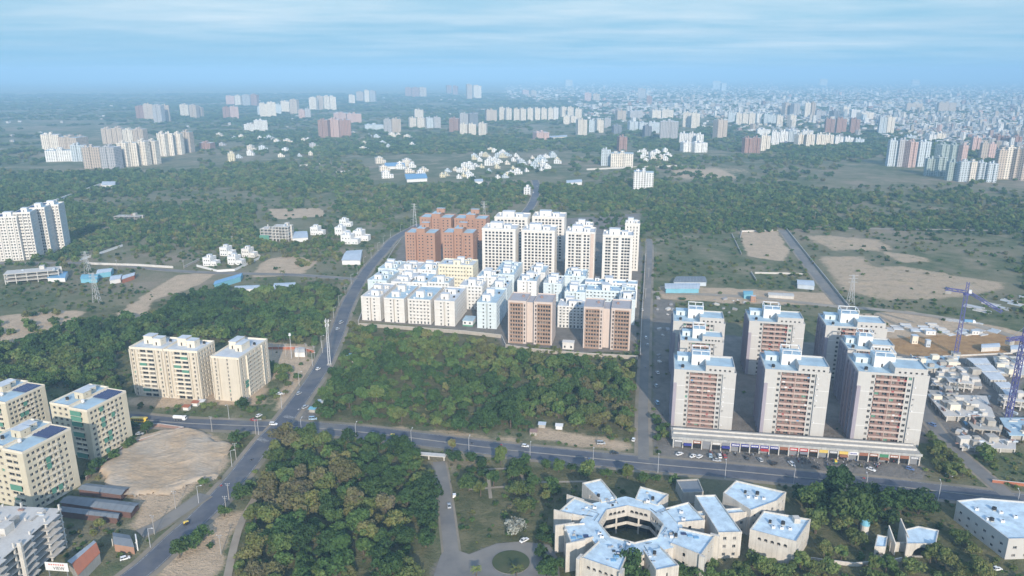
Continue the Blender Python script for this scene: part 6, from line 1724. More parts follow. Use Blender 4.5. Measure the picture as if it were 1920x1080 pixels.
scatter([(232,830),(270,812),(300,806),(232,850),(180,890),(160,900),(165,870)], 6, .5, .9, [.15,.3,.5], 'plot', .9)
scatter([(430,822),(480,812),(470,840),(430,885),(420,850)], 6, .45, .8, [.2,.35], 'plot', .85)
scatter([(90,880),(150,885),(140,925),(95,935)], 5.5, .7, 1.0, [.62,.7,.75], 'plot', .9, .5)
scatter([(155,990),(205,975),(205,1010),(160,1005)], 6, .6, .9, [.55,.68], 'plot', .8, .5)
scatter([(380,905),(420,895),(400,925),(370,935)], 6, .4, .7, [.3,.45], 'plot', .6)
scatter([(1745,815),(1770,835),(1800,875),(1815,905),(1770,895),(1740,860),(1738,830)], 6, .55, .9, [.3,.5,.66], 'side', .9)
scatter([(1765,800),(1800,835),(1880,870),(1890,905),(1840,880),(1790,835),(1755,800)], 6, .55, .95, [.25,.45,.6], 'side', .9)
CENT = [(690,622),(800,634),(930,645),(945,667),(1090,680),(1193,690),(1196,800),(1188,826),(1100,810),(1010,790),(985,812),(900,815),(760,800),(600,784),(592,770),(640,690),(655,650)]
scatter([(x,y) for x,y in CENT if True], 6.9, .5, 1.3, [.16,.26,.36,.47,.57,.68], 'central', .82)
scatter([(1000,700),(1180,690),(1190,826),(1100,812),(1010,790)], 9, .6, .95, [.66,.78,.85,.6], 'central', .8)
scatter([(640,640),(940,650),(940,700),(820,720),(640,700)], 10, .45, .75, [.45,.6,.7], 'central', .5)
scatter([(950,648),(1040,654),(1090,662),(1190,672),(1190,682),(1090,672),(950,660)], 4, .3, .5, [.52,.6,.66], 'planted', .8, .3)
scatter([(1195,600),(1202,640),(1200,668),(1188,668)], 4, .3, .45, [.4,.55], 'planted', .8, .3)
scatter([(232,752),(380,764),(500,752),(520,700),(560,680),(560,720),(520,765),(400,778),(240,768)], 7, .4, .75, [.3,.5,.62], 'west', .5)
scatter([(500,680),(545,685),(540,715),(505,720)], 6, .6, .9, [.45,.6], 'west', .9)
scatter([(232,800),(262,803),(250,815),(232,820)], 6, .7, .9, [.1,.2], 'west', .9)
scatter([(1222,780),(1258,790),(1256,835),(1215,840)], 5, .5, .85, [.25,.4,.55], 'lane', .9)
scatter([(1198,690),(1206,690),(1200,800),(1192,800)], 5, .5, .7, [.2,.4], 'lane', .7, .5)
NW = [(330,562),(400,548),(450,540),(520,548),(600,545),(632,545),(618,600),(596,645),(500,640),(400,640),(380,645),(220,648),(232,740),(70,718),(-20,715),(-20,655),(60,640),(150,610),(210,605),(280,600)]
scatter(NW, 7.0, .6, 1.3, [.1,.18,.28,.4,.52], None, .9)
TREES_I = sorted(range(len(TREES)), key=lambda i: -TREES[i][2]/depth(TREES[i][1]))
def vis(i):
    x, y = TREES[i][0], TREES[i][1]; px, py = project(x, y, 5.0); return -15 < px < 1935 and py < 1100
chosen = [i for i in TREES_I if TREES[i][6] and vis(i)][:292]
cs = set(chosen)
def hue_word(h): return 'dark green' if h < .17 else 'green' if h < .42 else 'yellow green' if h < .68 else 'brownish'
for i in chosen:
    x, y, s, rz, v, h, z = TREES[i]
    g = thing('tree', f'{hue_word(h)} tree {ZN[z][0]}', 'tree', (x,y,0), rz, f'{hue_word(h)} trees of {ZN[z][1]}')
    g.scale = (s,s,s*random.uniform(.85,1.15))
    link('trunk', TRUNK[v], g); c = link('crown', PROTO[v], g); c['hue'] = h
for px, py, s_, v, h, lab in ((1172,1098,1.75,4,.14,'big dark green tree hiding the bottom wing of the round building'),(1285,1098,1.35,0,.3,'green tree beside the arched wing of the round building'),(1500,1070,1.1,1,.5,'yellow green tree at the foot of the arched annexe'),
    (1590,985,2.1,4,.36,'tall green tree towering over the grove before the cross road'),(848,848,1.0,1,.7,'slim yellow tree on the near edge of the cross road'),(939,872,1.45,1,.45,'tall slim green tree beside the cross road strip')):
    g = thing('tree', lab, 'tree', at(px, py), rng.uniform(0,6)); g.scale = (s_*(.7 if px in (848,939) else 1),)*2+(s_,); link('trunk', TRUNK[v], g); c = link('crown', PROTO[v], g); c['hue'] = h
# pale blossoming tree, palms
me, lob = crown_mesh('crown', 99, 14, 900, .5, 5.4, 7.5, 2.2)
g = thing('tree', 'pale silvery spreading tree above the campus roundabout', 'tree', at(965, 1003)); c = link('crown', me, g); c['hue'] = 1.0
tb = MB(); trunk_into(tb, 99, 2.2, 7.5, lob); tb.obj('trunk', [m_bark], g)
def palm(px, py, label, h=6.5, s=1.0):
    g = thing('palm', label, 'palm', at(px, py)); mb = MB(); mb.bar((0,0,0),(.2,.1,h*.5),.42,0,.34); mb.bar((.2,.1,h*.5),(.1,0,h),.34,0,.26); mb.obj('trunk', [m_bark], g)
    fm = MB(); r = random.Random(int(px))
    for k in range(26):
        a = 2*math.pi*k/26*1.62; e = r.uniform(-.2,1.1); L = 2.9*s*r.uniform(.8,1.1); p = Vector((.1,0,h))
        dx, dy = math.cos(a), math.sin(a); w = .32
        for q in range(5):
            e2 = e-.32*q; n = p+Vector((dx*math.cos(e2), dy*math.cos(e2), math.sin(e2)))*L/5
            w2 = .42 if q < 2 else .42-.13*(q-1); sx, sy = -dy, dx
            fm.poly([(p.x-sx*w,p.y-sy*w,p.z-.1),(p.x,p.y,p.z+.05),(n.x,n.y,n.z+.05),(n.x-sx*w2,n.y-sy*w2,n.z-.1)])
            fm.poly([(p.x,p.y,p.z+.05),(p.x+sx*w,p.y+sy*w,p.z-.1),(n.x+sx*w2,n.y+sy*w2,n.z-.1),(n.x,n.y,n.z+.05)]); p = n; w = w2
    me = fm.mesh('frond', [m_leaf]); a_ = me.attributes.new('tint','FLOAT','FACE'); a_.data.foreach_set('value', np.random.default_rng(3).random(len(me.polygons)))
    o = link('crown', me, g); o['hue'] = .56
palm(968, 1082, 'yellow green palm on the round lawn of the campus forecourt', 3.2, 1.2); palm(893, 1080, 'yellow green palm at the edge of the campus forecourt', 3.0, 1.0)
palm(531, 524, 'dark palm by the villa road beside the white shop shed', 8, 1.3)

# ---- everything beyond: woodland and scrub as masses
far = []
r = np.random.default_rng(77)
OPEN = [ # clearings in the far landscape
 [(0,560),(160,575),(0,600)],[(180,505),(380,520),(330,560),(240,600),(190,590)],[(130,480),(330,440),(360,490),(160,500)],[(0,500),(260,505),(240,570),(0,590)],
 [(1225,440),(1380,440),(1410,545),(1230,540)],[(1380,430),(1920,436),(1920,600),(1600,600),(1500,520)],[(1230,318),(1420,318),(1440,336),(1230,338)],[(1590,325),(1760,345),(1760,355),(1590,350)],
 [(480,385),(620,385),(640,420),(560,415),(480,410)],[(690,295),(1070,280),(1070,345),(690,345)],[(80,240),(370,240),(370,325),(80,325)],[(1500,480),(1920,520),(1920,690),(1540,600)],
 [(730,400),(1205,395),(1210,690),(640,600)],[(1225,555),(1930,600),(1930,870),(1225,840)],[(500,650),(600,650),(560,780),(230,780),(230,640),(400,640)],
 [(0,225),(250,225),(240,262),(0,270)],[(360,265),(560,265),(560,300),(400,310)],[(100,370),(700,370),(690,384),(100,384)]]
DENSE = [[(1010,345),(1300,345),(1925,375),(1925,432),(1530,425),(1380,430),(1230,440),(1215,400),(1010,395)],[(620,350),(1000,345),(960,395),(740,440),(640,400)],[(1190,262),(1640,270),(1650,320),(1200,318)],
         [(0,318),(400,320),(660,330),(640,365),(300,350),(0,372)],[(500,455),(640,460),(640,505),(560,500)],[(120,395),(480,385),(480,440),(380,460),(120,440)],[(370,262),(700,262),(700,330),(380,330)],[(700,255),(1150,255),(1150,285),(700,290)]]
Y = 400.0
while Y < 7500:
    spc = max(8.0, Y/105); hwid = Y*.78+60
    X = np.arange(-hwid, hwid, spc); X = X+r.uniform(-.45,.45,X.shape)*spc; yy = Y+r.uniform(-.45,.45,X.shape)*spc
    px, py = project(X, yy)
    n_ = smooth_noise(X, yy, 260, 51)+.6*smooth_noise(X, yy, 90, 52)
    dens = .32+n_*1.1
    for p in DENSE: dens = np.where(inpoly(px, py, p), dens+.5, dens)
    for p in OPEN: dens = np.where(inpoly(px, py, p), dens-.55, dens)
    dens = np.where(inpoly(px, py, NW) | inpoly(px, py, CENT), -1, dens)
    if Y > 1800: dens = np.where(px > 1000, dens-.02, dens+.25)
    ok = (r.random(X.shape) < np.clip(dens, 0, .95)) & ((py < 520) | (r.random(X.shape) < .55)) & ~blocked(X, yy, 2.0)
    for x, y, d_ in zip(X[ok], yy[ok], n_[ok]): far.append((x, y, spc/8.2*r.uniform(.65,1.1), r.uniform(0,6.28), float(np.clip(.42+r.normal()*.14-d_*.2+(.06 if Y < 900 else 0), .05, .72))))
    Y += spc*.95
rest = [t for i, t in enumerate(TREES) if i not in cs]
def gn_mass(name, pts, protos):
    """pts: x, y, sx, sz, rot, variant, hue"""
    a = np.array(pts, float); me = bpy.data.meshes.new(name); me.vertices.add(len(a))
    me.vertices.foreach_set('co', np.stack([a[:,0],a[:,1],np.zeros(len(a))],1).ravel())
    for nm, tp, col in (('rotz','FLOAT',4),('hue','FLOAT',6),('sxy','FLOAT',2),('sz','FLOAT',3)):
        q = me.attributes.new(nm, tp, 'POINT'); q.data.foreach_set('value', a[:,col].astype(np.float32))
    q = me.attributes.new('variant','INT','POINT'); q.data.foreach_set('value', a[:,5].astype(np.int32))
    o = bpy.data.objects.new(name, me); COL.objects.link(o); tag(o, kind='stuff')
    ng = bpy.data.node_groups.new(name, 'GeometryNodeTree')
    ng.interface.new_socket('Geometry', in_out='INPUT', socket_type='NodeSocketGeometry'); ng.interface.new_socket('Geometry', in_out='OUTPUT', socket_type='NodeSocketGeometry')
    gi = ng.nodes.new('NodeGroupInput'); go = ng.nodes.new('NodeGroupOutput'); iop = ng.nodes.new('GeometryNodeInstanceOnPoints'); g2i = ng.nodes.new('GeometryNodeGeometryToInstance')
    for k, pm in reversed(list(enumerate(protos))):     # joins in reverse link order
        po = bpy.data.objects.new('tree_pattern', pm)
        oi_ = ng.nodes.new('GeometryNodeObjectInfo'); oi_.inputs['Object'].default_value = po; oi_.inputs['As Instance'].default_value = False
        ng.links.new(oi_.outputs['Geometry'], g2i.inputs[0])
    def na(nm, dt):
        n = ng.nodes.new('GeometryNodeInputNamedAttribute'); n.data_type = dt; n.inputs['Name'].default_value = nm; return n.outputs['Attribute']
    ng.links.new(gi.outputs[0], iop.inputs['Points']); ng.links.new(g2i.outputs[0], iop.inputs['Instance'])
    iop.inputs['Pick Instance'].default_value = True; ng.links.new(na('variant','INT'), iop.inputs['Instance Index'])
    cx_ = ng.nodes.new('ShaderNodeCombineXYZ'); ng.links.new(na('rotz','FLOAT'), cx_.inputs[2]); ng.links.new(cx_.outputs[0], iop.inputs['Rotation'])
    cs_ = ng.nodes.new('ShaderNodeCombineXYZ'); sxy = na('sxy','FLOAT'); ng.links.new(sxy, cs_.inputs[0]); ng.links.new(sxy, cs_.inputs[1]); ng.links.new(na('sz','FLOAT'), cs_.inputs[2]); ng.links.new(cs_.outputs[0], iop.inputs['Scale'])
    ng.links.new(iop.outputs[0], go.inputs[0])
    md = o.modifiers.new('scatter', 'NODES'); md.node_group = ng
    return o
gn_mass('woodland', [(t[0],t[1],t[2],t[2]*rng.uniform(.85,1.15),t[3],t[4]%4,t[5]) for t in rest if project(t[0],t[1])[1] < 1300], MID)
gn_mass('distant_woodland', [(t[0],t[1],t[2],min(t[2],1.25)*rng.uniform(.7,1.05),t[3],rng.integers(0,4),t[4]) for t in far], FAR)
# scrub: knee to head high bushes on open ground
sc_ = []
Y = 235.0
while Y < 1300:
    spc = max(4.2, Y/105); hw_ = Y*.76+40
    X = np.arange(-hw_, hw_, spc); X = X+r.uniform(-.5,.5,X.shape)*spc; yy = Y+r.uniform(-.5,.5,X.shape)*spc
    px, py = project(X, yy); n_ = smooth_noise(X, yy, 60, 61); pr = np.clip(.35+n_*.9, 0, .8)
    for p in SOIL+ORANGE: pr = np.where(inpoly(px, py, p), pr*.10, pr)
    for p in PAVE: pr = np.where(inpoly(px, py, p), pr*.05, pr)
    ok = (r.random(X.shape) < pr) & ~blocked(X, yy, .5)
    for x, y in zip(X[ok], yy[ok]):
        s = spc/4.2*r.uniform(.10,.30); sc_.append((x, y, s*1.3, s, r.uniform(0,6.28), r.integers(0,4), float(np.clip(.42+r.normal()*.2, .05, .85))))
    Y += spc
gn_mass('scrub_foliage', sc_, FAR)
# ------------------------------------------------------------------ vehicles
def car_paint(name, c):
    m, nt, b = nodes(name); b.inputs['Base Color'].default_value = rgb(*c); b.inputs['Roughness'].default_value = .3
    b.inputs['Coat Weight'].default_value = .5; b.inputs['Specular IOR Level'].default_value = .5; return m
PA = {'white': car_paint('white_car_paint', (.78,.78,.77)), 'silver': car_paint('silver_car_paint', (.42,.44,.46)), 'black': car_paint('black_car_paint', (.025,.025,.028)),
      'blue': car_paint('blue_car_paint', (.09,.15,.32)), 'red': car_paint('red_car_paint', (.33,.03,.03)), 'yellow': car_paint('yellow_paint', (.72,.5,.06)), 'pale blue': car_paint('pale_blue_car_paint', (.35,.5,.62))}
M_tyre = plain('tyre_rubber', (.02,.02,.02), .8); M_lamp = plain('headlamp_lens', (.6,.6,.58), .2)
def wheel_mesh(r=.32, w=.22):
    mb = MB(); n = 14
    for k in range(n):
        a0, a1 = 2*math.pi*k/n, 2*math.pi*(k+1)/n
        c0, s0, c1, s1 = math.cos(a0)*r, math.sin(a0)*r, math.cos(a1)*r, math.sin(a1)*r
        mb.poly([(c0,-w/2,s0),(c0,w/2,s0),(c1,w/2,s1),(c1,-w/2,s1)])
        for y in (-w/2, w/2): mb.poly([(0,y,0),(c0*.6,y,s0*.6),(c1*.6,y,s1*.6)], 1); mb.poly([(c0*.6,y,s0*.6),(c0,y,s0),(c1,y,s1),(c1*.6,y,s1*.6)], 0)
    return mb.mesh('wheel', [M_tyre, M_steel])
WHEEL = wheel_mesh()
def loft(mb, sections, m=0, cap=True):
    """sections: list of (x, [(y,z)...]) joined along x"""
    n = len(sections[0][1]); b = len(mb.v)
    for x, pr in sections:
        for y, z in pr: mb.v.append((x, y, z))
    for i in range(len(sections)-1):
        for k in range(n):
            j = (k+1) % n; mb.f.append((b+i*n+k, b+(i+1)*n+k, b+(i+1)*n+j, b+i*n+j)); mb.m.append(m)
    if cap:
        mb.f.append(tuple(b+k for k in range(n))); mb.m.append(m)
        e = b+(len(sections)-1)*n; mb.f.append(tuple(e+k for k in range(n-1,-1,-1))); mb.m.append(m)
def make_car(paint, kind):
    L = {'hatchback': 3.8, 'saloon': 4.4, 'suv': 4.4, 'van': 4.6}[kind]; H_ = {'hatchback': 1.5, 'saloon': 1.46, 'suv': 1.72, 'van': 1.95}[kind]; wd = .86
    root = bpy.data.objects.new('parked_car', None); COL.objects.link(root)
    belt = .88 if kind in ('hatchback','saloon') else 1.02
    def lo(w, z0, z1): return [(-w,z0+.12),(-w*.9,z0),(w*.9,z0),(w,z0+.12),(w,z1-.1),(w*.88,z1),(-w*.88,z1),(-w,z1-.1)]
    hx = L/2
    mb = MB(); bon = belt-.14
    tail = belt-.04 if kind == 'saloon' else belt
    loft(mb, [(-hx,lo(wd*.86,.34,tail-.2)),(-hx+.12,lo(wd*.97,.24,tail-.04)),(-hx*.5,lo(wd,.22,belt)),(hx*.35,lo(wd,.22,belt)),(hx*.85,lo(wd*.97,.22,bon)),(hx-.06,lo(wd*.9,.26,bon-.12)),(hx,lo(wd*.82,.34,bon-.3))])
    mb.obj('body', [paint], root)
    rf0, rf1 = {'hatchback': (-hx+.35,hx*.18), 'saloon': (-hx*.42,hx*.12), 'suv': (-hx+.3,hx*.2), 'van': (-hx+.25,hx*.35)}[kind]
    b0, b1 = {'hatchback': (-hx+.08,hx*.52), 'saloon': (-hx*.72,hx*.46), 'suv': (-hx+.1,hx*.5), 'van': (-hx+.1,hx*.68)}[kind]
    gb = MB()
    def ca(w,z0,z1): return [(-w,z0),(w,z0),(w,z1),(-w,z1)]
    A = [(b0,-wd*.9,belt+.002),(b1,-wd*.9,belt+.002),(b1,wd*.9,belt+.002),(b0,wd*.9,belt+.002)]; B = [(rf0,-wd*.74,H_-.06),(rf1,-wd*.74,H_-.06),(rf1,wd*.74,H_-.06),(rf0,wd*.74,H_-.06)]
    for k in range(4): gb.poly([A[k],A[(k+1)%4],B[(k+1)%4],B[k]])
    gb.obj('window', [M_glass], root)
    rb = MB(); rb.prism([(rf0-.03,-wd*.76),(rf1+.03,-wd*.76),(rf1+.03,wd*.76),(rf0-.03,wd*.76)], H_-.059, H_)
    for sy in (-1,1):
        for (ax, bx) in ((b1,rf1),((b0+b1)*.5,(rf0+rf1)*.5),(b0,rf0)): rb.bar((ax,sy*wd*.905,belt),(bx,sy*wd*.755,H_-.06),.07)
    rb.obj('roof', [paint], root)
    for sx in (-.62,.62):
        for sy in (-1,1): link('wheel', WHEEL, root, (sx*hx, sy*(wd-.08), .32))
    for sy in (-1,1): MB().box(hx-.1,hx-.01,sy*wd*.62-.16,sy*wd*.62+.16,.55,.68).obj('headlight', [M_lamp], root)
    return root
CARS = {}
def car(px, py, ang, colour, kind, label, group=None, name='parked_car'):
    k = (colour, kind); pos = at(px, py); pos = (pos[0], pos[1], .12)
    if k not in CARS: r = CARS[k] = make_car(PA[colour], kind); r.location = pos; r.rotation_euler.z = ang
    else: r = dup(CARS[k], pos, ang)
    r.name = name; r['label'] = label; r['category'] = 'car'
    if 'group' in r: del r['group']
    if group: r['group'] = group
    return r
GR = -10
cl = [
 (235,1049,30,'white','hatchback','white hatchback on the verge before the site office',None),
 (513,797,-5,'white','suv','white car crossing the junction of the main and west roads',None),
 (486,781,60,'white','hatchback','white hatchback waiting beside the junction near the beige blocks',None),
 (476,789,-20,'red','saloon','dark red car close to the junction by the white hatchback',None),
 (524,740,10,'white','saloon','white saloon on the dusty shoulder below the beige block',None),
 (561,739,65,'silver','hatchback','silver car driving up the main road beside the dusty shoulder',None),
 (573,765,60,'silver','suv','silver car pulled off the main road at the stalls past the junction',None),
 (587,787,5,'pale blue','van','pale van parked at the stalls where the central wood begins',None),
 (597,693,65,'white','hatchback','small white car on the main road just below the tall pole',None),
 (633,618,70,'white','hatchback','white car on the main road above the tall pole',None),
 (640,606,70,'silver','van','silver van on the main road by the compound corner',None),
 (842,950,100,'silver','saloon','silver saloon on the campus drive',None),
 (852,931,95,'white','hatchback','white hatchback parked in the shade beside the campus drive',None),
 (983,1015,40,'white','saloon','white saloon under the pale tree by the campus roundabout',None),
 (1868,1069,10,'white','saloon','white saloon by the hall at the picture corner',None),
 (1747,798,115,'blue','suv','blue car on the side road behind the pink towers',None),
 (1780,892,120,'silver','hatchback','silver car at the mouth of the side road',None),
 (985,838,-10,'white','hatchback','small white car among the bushes where the cross road passes the wood',None),
 (1127,833,0,'silver','van','silver van on the verge at the edge of the central wood',None),
 (1152,851,-8,'black','saloon','black car travelling on the cross road near the lane',None),
 (1188,826,70,'white','hatchback','white car parked at the foot of the compound lane',None),
 (1232,757,95,'pale blue','van','pale blue van parked beside the lane wall of the towers',None),
 (1230,725,95,'silver','suv','silver car parked beside the lane above the pale blue van',None),
 (1233,700,95,'white','saloon','white car parked beside the lane below the two small ones',None),
 (1211,634,85,'white','hatchback','white car driving on the lane beside the second brown block',None),
 (1214,648,85,'silver','hatchback','silver car following on the lane beside the second brown block',None),
 (1274,853,35,'white','saloon','white saloon first in line before the shops nearest the lane',None),
 (1300,857,35,'white','saloon','white saloon parked side by side with a hatchback before the shops',None),
 (1312,858,40,'white','hatchback','white hatchback parked close beside a saloon before the shops',None),
 (1332,856,80,'pale blue','hatchback','pale blue hatchback before the grey shop shutters',None),
 (1349,857,85,'white','suv','white car parked nose in before the grey shop shutters',None),
 (1344,865,-10,'silver','saloon','silver saloon on the cross road edge by the parked pair',None),
 (1358,857,95,'red','hatchback','dark red hatchback alone before the dull shop fronts',None),
 (1399,860,95,'black','hatchback','small black car before the blue shop signs',None),
 (1425,864,100,'silver','hatchback','silver hatchback before the last of the blue shop signs',None),
 (1451,871,25,'black','suv','black car at the road edge below the middle pink tower',None),
 (1483,871,100,'white','suv','white car beside the crowd before the red shop signs',None),
 (1530,878,-45,'black','saloon','black saloon slanted at the road edge before the yellow shop fronts',None),
 (1558,880,-45,'black','hatchback','dark hatchback slanted beside the tree top before the yellow shop fronts',None),
 (1633,882,-50,'white','saloon','white saloon slanted before the brown shop fronts',None),
 (1706,881,-40,'blue','hatchback','blue car at the last shop bay by the side road trees',None),
 (1679,866,-20,'white','hatchback','white car close under the canopy at the end of the shops',None),
 (262,815,5,'silver','saloon','grey car in the shade by the sand coloured block',None),
 (1204,582,85,'white','hatchback','white car parked at the lane by the long blue roofed block',None),
 (1000,362,80,'white','van','white van on the far road beyond the cream high rises',None),
 (1007,350,80,'silver','saloon','silver car far off on the road beyond the cream high rises',None),
]
for px, py, a, c_, k, lab, gp in cl: car(px, py, R(a), c_, k, lab, gp)
# yellow bus and white tanker lorry on the west road
M_busy = PA['yellow']
g = thing('bus', 'yellow school bus on the west road beside the sand coloured blocks', 'bus', (*at(262,792),.12), R(-4))
mb = MB()
def hull(w,z0,z1): return [(-w,z0+.15),(-w*.95,z0),(w*.95,z0),(w,z0+.15),(w,z1-.3),(w*.85,z1),(-w*.85,z1),(-w,z1-.3)]
loft(mb, [(-4.6,hull(1.15,.5,2.9)),(-4.3,hull(1.2,.45,3.0)),(4.2,hull(1.2,.45,3.0)),(4.6,hull(1.12,.5,2.6))]); mb.obj('body', [M_busy], g)
for sy in (-1,1):
    for k in range(6): MB().box(-3.9+k*1.25,-2.85+k*1.25,sy*1.205-.012,sy*1.205+.012,1.5,2.3).obj('window', [M_glass], g)
MB().box(4.45,4.63,-1,1,1.45,2.4).obj('windscreen', [M_glass], g)
for sx in (-2.8,2.8):
    for sy in (-1,1): link('wheel', WHEEL, g, (sx,sy*1.05,.48),0,(1.5,1.2,1.5))
def lorry(label, px, py, ang, tank_=True):
    g = thing('lorry', label, 'lorry', (*at(px,py),.12), ang)
    MB().box(-3.6,3.6,-.5,.5,.7,.95).obj('chassis', [M_steel], g)
    mb = MB(); loft(mb, [(1.9,hull(1.15,.6,2.7)),(3.3,hull(1.15,.6,2.7)),(3.7,hull(1.1,.65,2.0))]); mb.obj('cab', [PA['white']], g)
    MB().box(3.45,3.72,-.95,.95,1.7,2.35).obj('windscreen', [M_glass], g)
    mb = MB(); loft(mb, [(-3.8,[(1.0*math.cos(t),1.95+.9*math.sin(t)) for t in np.linspace(0,6.283,13)[:-1]]),(-3.6,[(1.15*math.cos(t),1.95+.98*math.sin(t)) for t in np.linspace(0,6.283,13)[:-1]]),(1.5,[(1.15*math.cos(t),1.95+.98*math.sin(t)) for t in np.linspace(0,6.283,13)[:-1]]),(1.7,[(1.0*math.cos(t),1.95+.9*math.sin(t)) for t in np.linspace(0,6.283,13)[:-1]])])
    if tank_: mb.obj('tank', [PA['white']], g)
    else: MB().box(-3.8,1.6,-1.2,1.2,1.0,2.6).obj('cargo_box', [M_blue], g)
    for sx in (-2.6,-1.2,2.7):
        for sy in (-1,1): link('wheel', WHEEL, g, (sx,sy*.95,.48),0,(1.5,1.2,1.5))
lorry('white tanker lorry on the west road below the twin beige block', 338, 788, R(-6))
lorry('white lorry with blue box at the precast yard track', 1818, 606, R(-20), False)
# auto rickshaws
def rickshaw(label, px, py, ang, c):
    g = thing('auto_rickshaw', label, 'auto rickshaw', (*at(px,py),.12), ang)
    mb = MB(); loft(mb, [(-1.3,[(-.6,.3),(.6,.3),(.6,1.0),(-.6,1.0)]),(.3,[(-.62,.25),(.62,.25),(.62,1.0),(-.62,1.0)]),(1.2,[(-.3,.4),(.3,.4),(.28,1.0),(-.28,1.0)])]); mb.obj('body', [c], g)
    mb = MB(); loft(mb, [(-1.25,[(-.6,1.0),(.6,1.0),(.55,1.65),(-.55,1.65)]),(-.6,[(-.62,1.55),(.62,1.55),(.55,1.75),(-.55,1.75)]),(.9,[(-.5,1.5),(.5,1.5),(.45,1.66),(-.45,1.66)])]); mb.obj('hood', [PA['yellow']], g)
    mb = MB()
    for sy in (-.55,.55): mb.bar((.85,sy*.85,1.0),(.8,sy*.85,1.55),.06); mb.bar((-.2,sy,1.0),(-.2,sy,1.6),.06)
    mb.obj('frame', [M_steel], g)
    for x, y in ((-.9,-.55),(-.9,.55),(1.0,0)): link('wheel', WHEEL, g, (x,y,.22),0,(.7,.7,.7))
rickshaw('green and yellow auto rickshaw on the cross road near the junction', 736, 819, R(170), M_sgG)
rickshaw('black and yellow auto rickshaw on the main road by the dug earth', 350, 984, R(40), PA['black'])
rickshaw('auto rickshaw waiting at the shops before the yellow fronts', 1566, 868, R(80), M_sgG)
# motorbikes before the shops
def make_bike(paint):
    g = bpy.data.objects.new('motorbike', None); COL.objects.link(g)
    for x in (-.62,.62): link('wheel', WHEEL, g, (x,0,.31),0,(.95,.4,.95))
    mb = MB(); loft(mb, [(-.75,[(-.1,.62),(.1,.62),(.1,.78),(-.1,.78)]),(0,[(-.14,.6),(.14,.6),(.14,.8),(-.14,.8)]),(.35,[(-.15,.55),(.15,.55),(.15,.92),(-.15,.92)]),(.5,[(-.06,.7),(.06,.7),(.05,.85),(-.05,.85)])]); mb.box(-.25,.3,-.14,.14,.28,.58); mb.obj('body', [paint], g)
    mb = MB(); mb.bar((.62,0,.31),(.45,0,.98),.07); mb.bar((.43,-.36,1.0),(.43,.36,1.0),.05); mb.bar((-.62,0,.31),(-.1,0,.5),.06); mb.obj('frame', [M_steel], g)
    return g
BK = [make_bike(PA[c]) for c in ('black','red','blue','silver')]
bk_seen = set()
def bike(px, py, ang, k, label, group):
    p = (*at(px,py), .2)
    if k not in bk_seen: bk_seen.add(k); g = BK[k]; g.location = p; g.rotation_euler.z = ang
    else: g = dup(BK[k], p, ang)
    g['label'] = label; g['category'] = 'motorbike'; g['group'] = group
cn = ['black','red','blue','silver']
for i in range(70):
    t = rng.beta(2.2, 1.9); px = 1440+t*250; py = 859+(px-1440)*.062+rng.uniform(-4, 9)
    if i > 52: px = rng.uniform(1285, 1440); py = 846+(px-1285)*.07+rng.uniform(-2, 3)
    k = int(rng.integers(0, 4)) if rng.random() < .6 else 0
    bike(px, py, R(80+rng.uniform(-25,25)), k, f'{cn[k]} motorbike parked in the jumble before the shop row', f'{cn[k]} motorbikes before the shops')
for i, (px, py, a) in enumerate([(472,864,45),(415,913,45),(610,655,70),(700,812,-8),(885,833,170),(940,836,-8),(1105,862,-8),(560,770,60),(845,905,95),(1620,899,-10),(1210,690,88),(1645,924,170)]):
    bike(px, py, R(a), i % 4, 'motorbike riding along the open road'+(' near the junction' if i in (0,3,7) else ' away from the parked ones'), 'motorbikes riding on the roads'+(' near the junction' if i in (0,3,7) else ''))

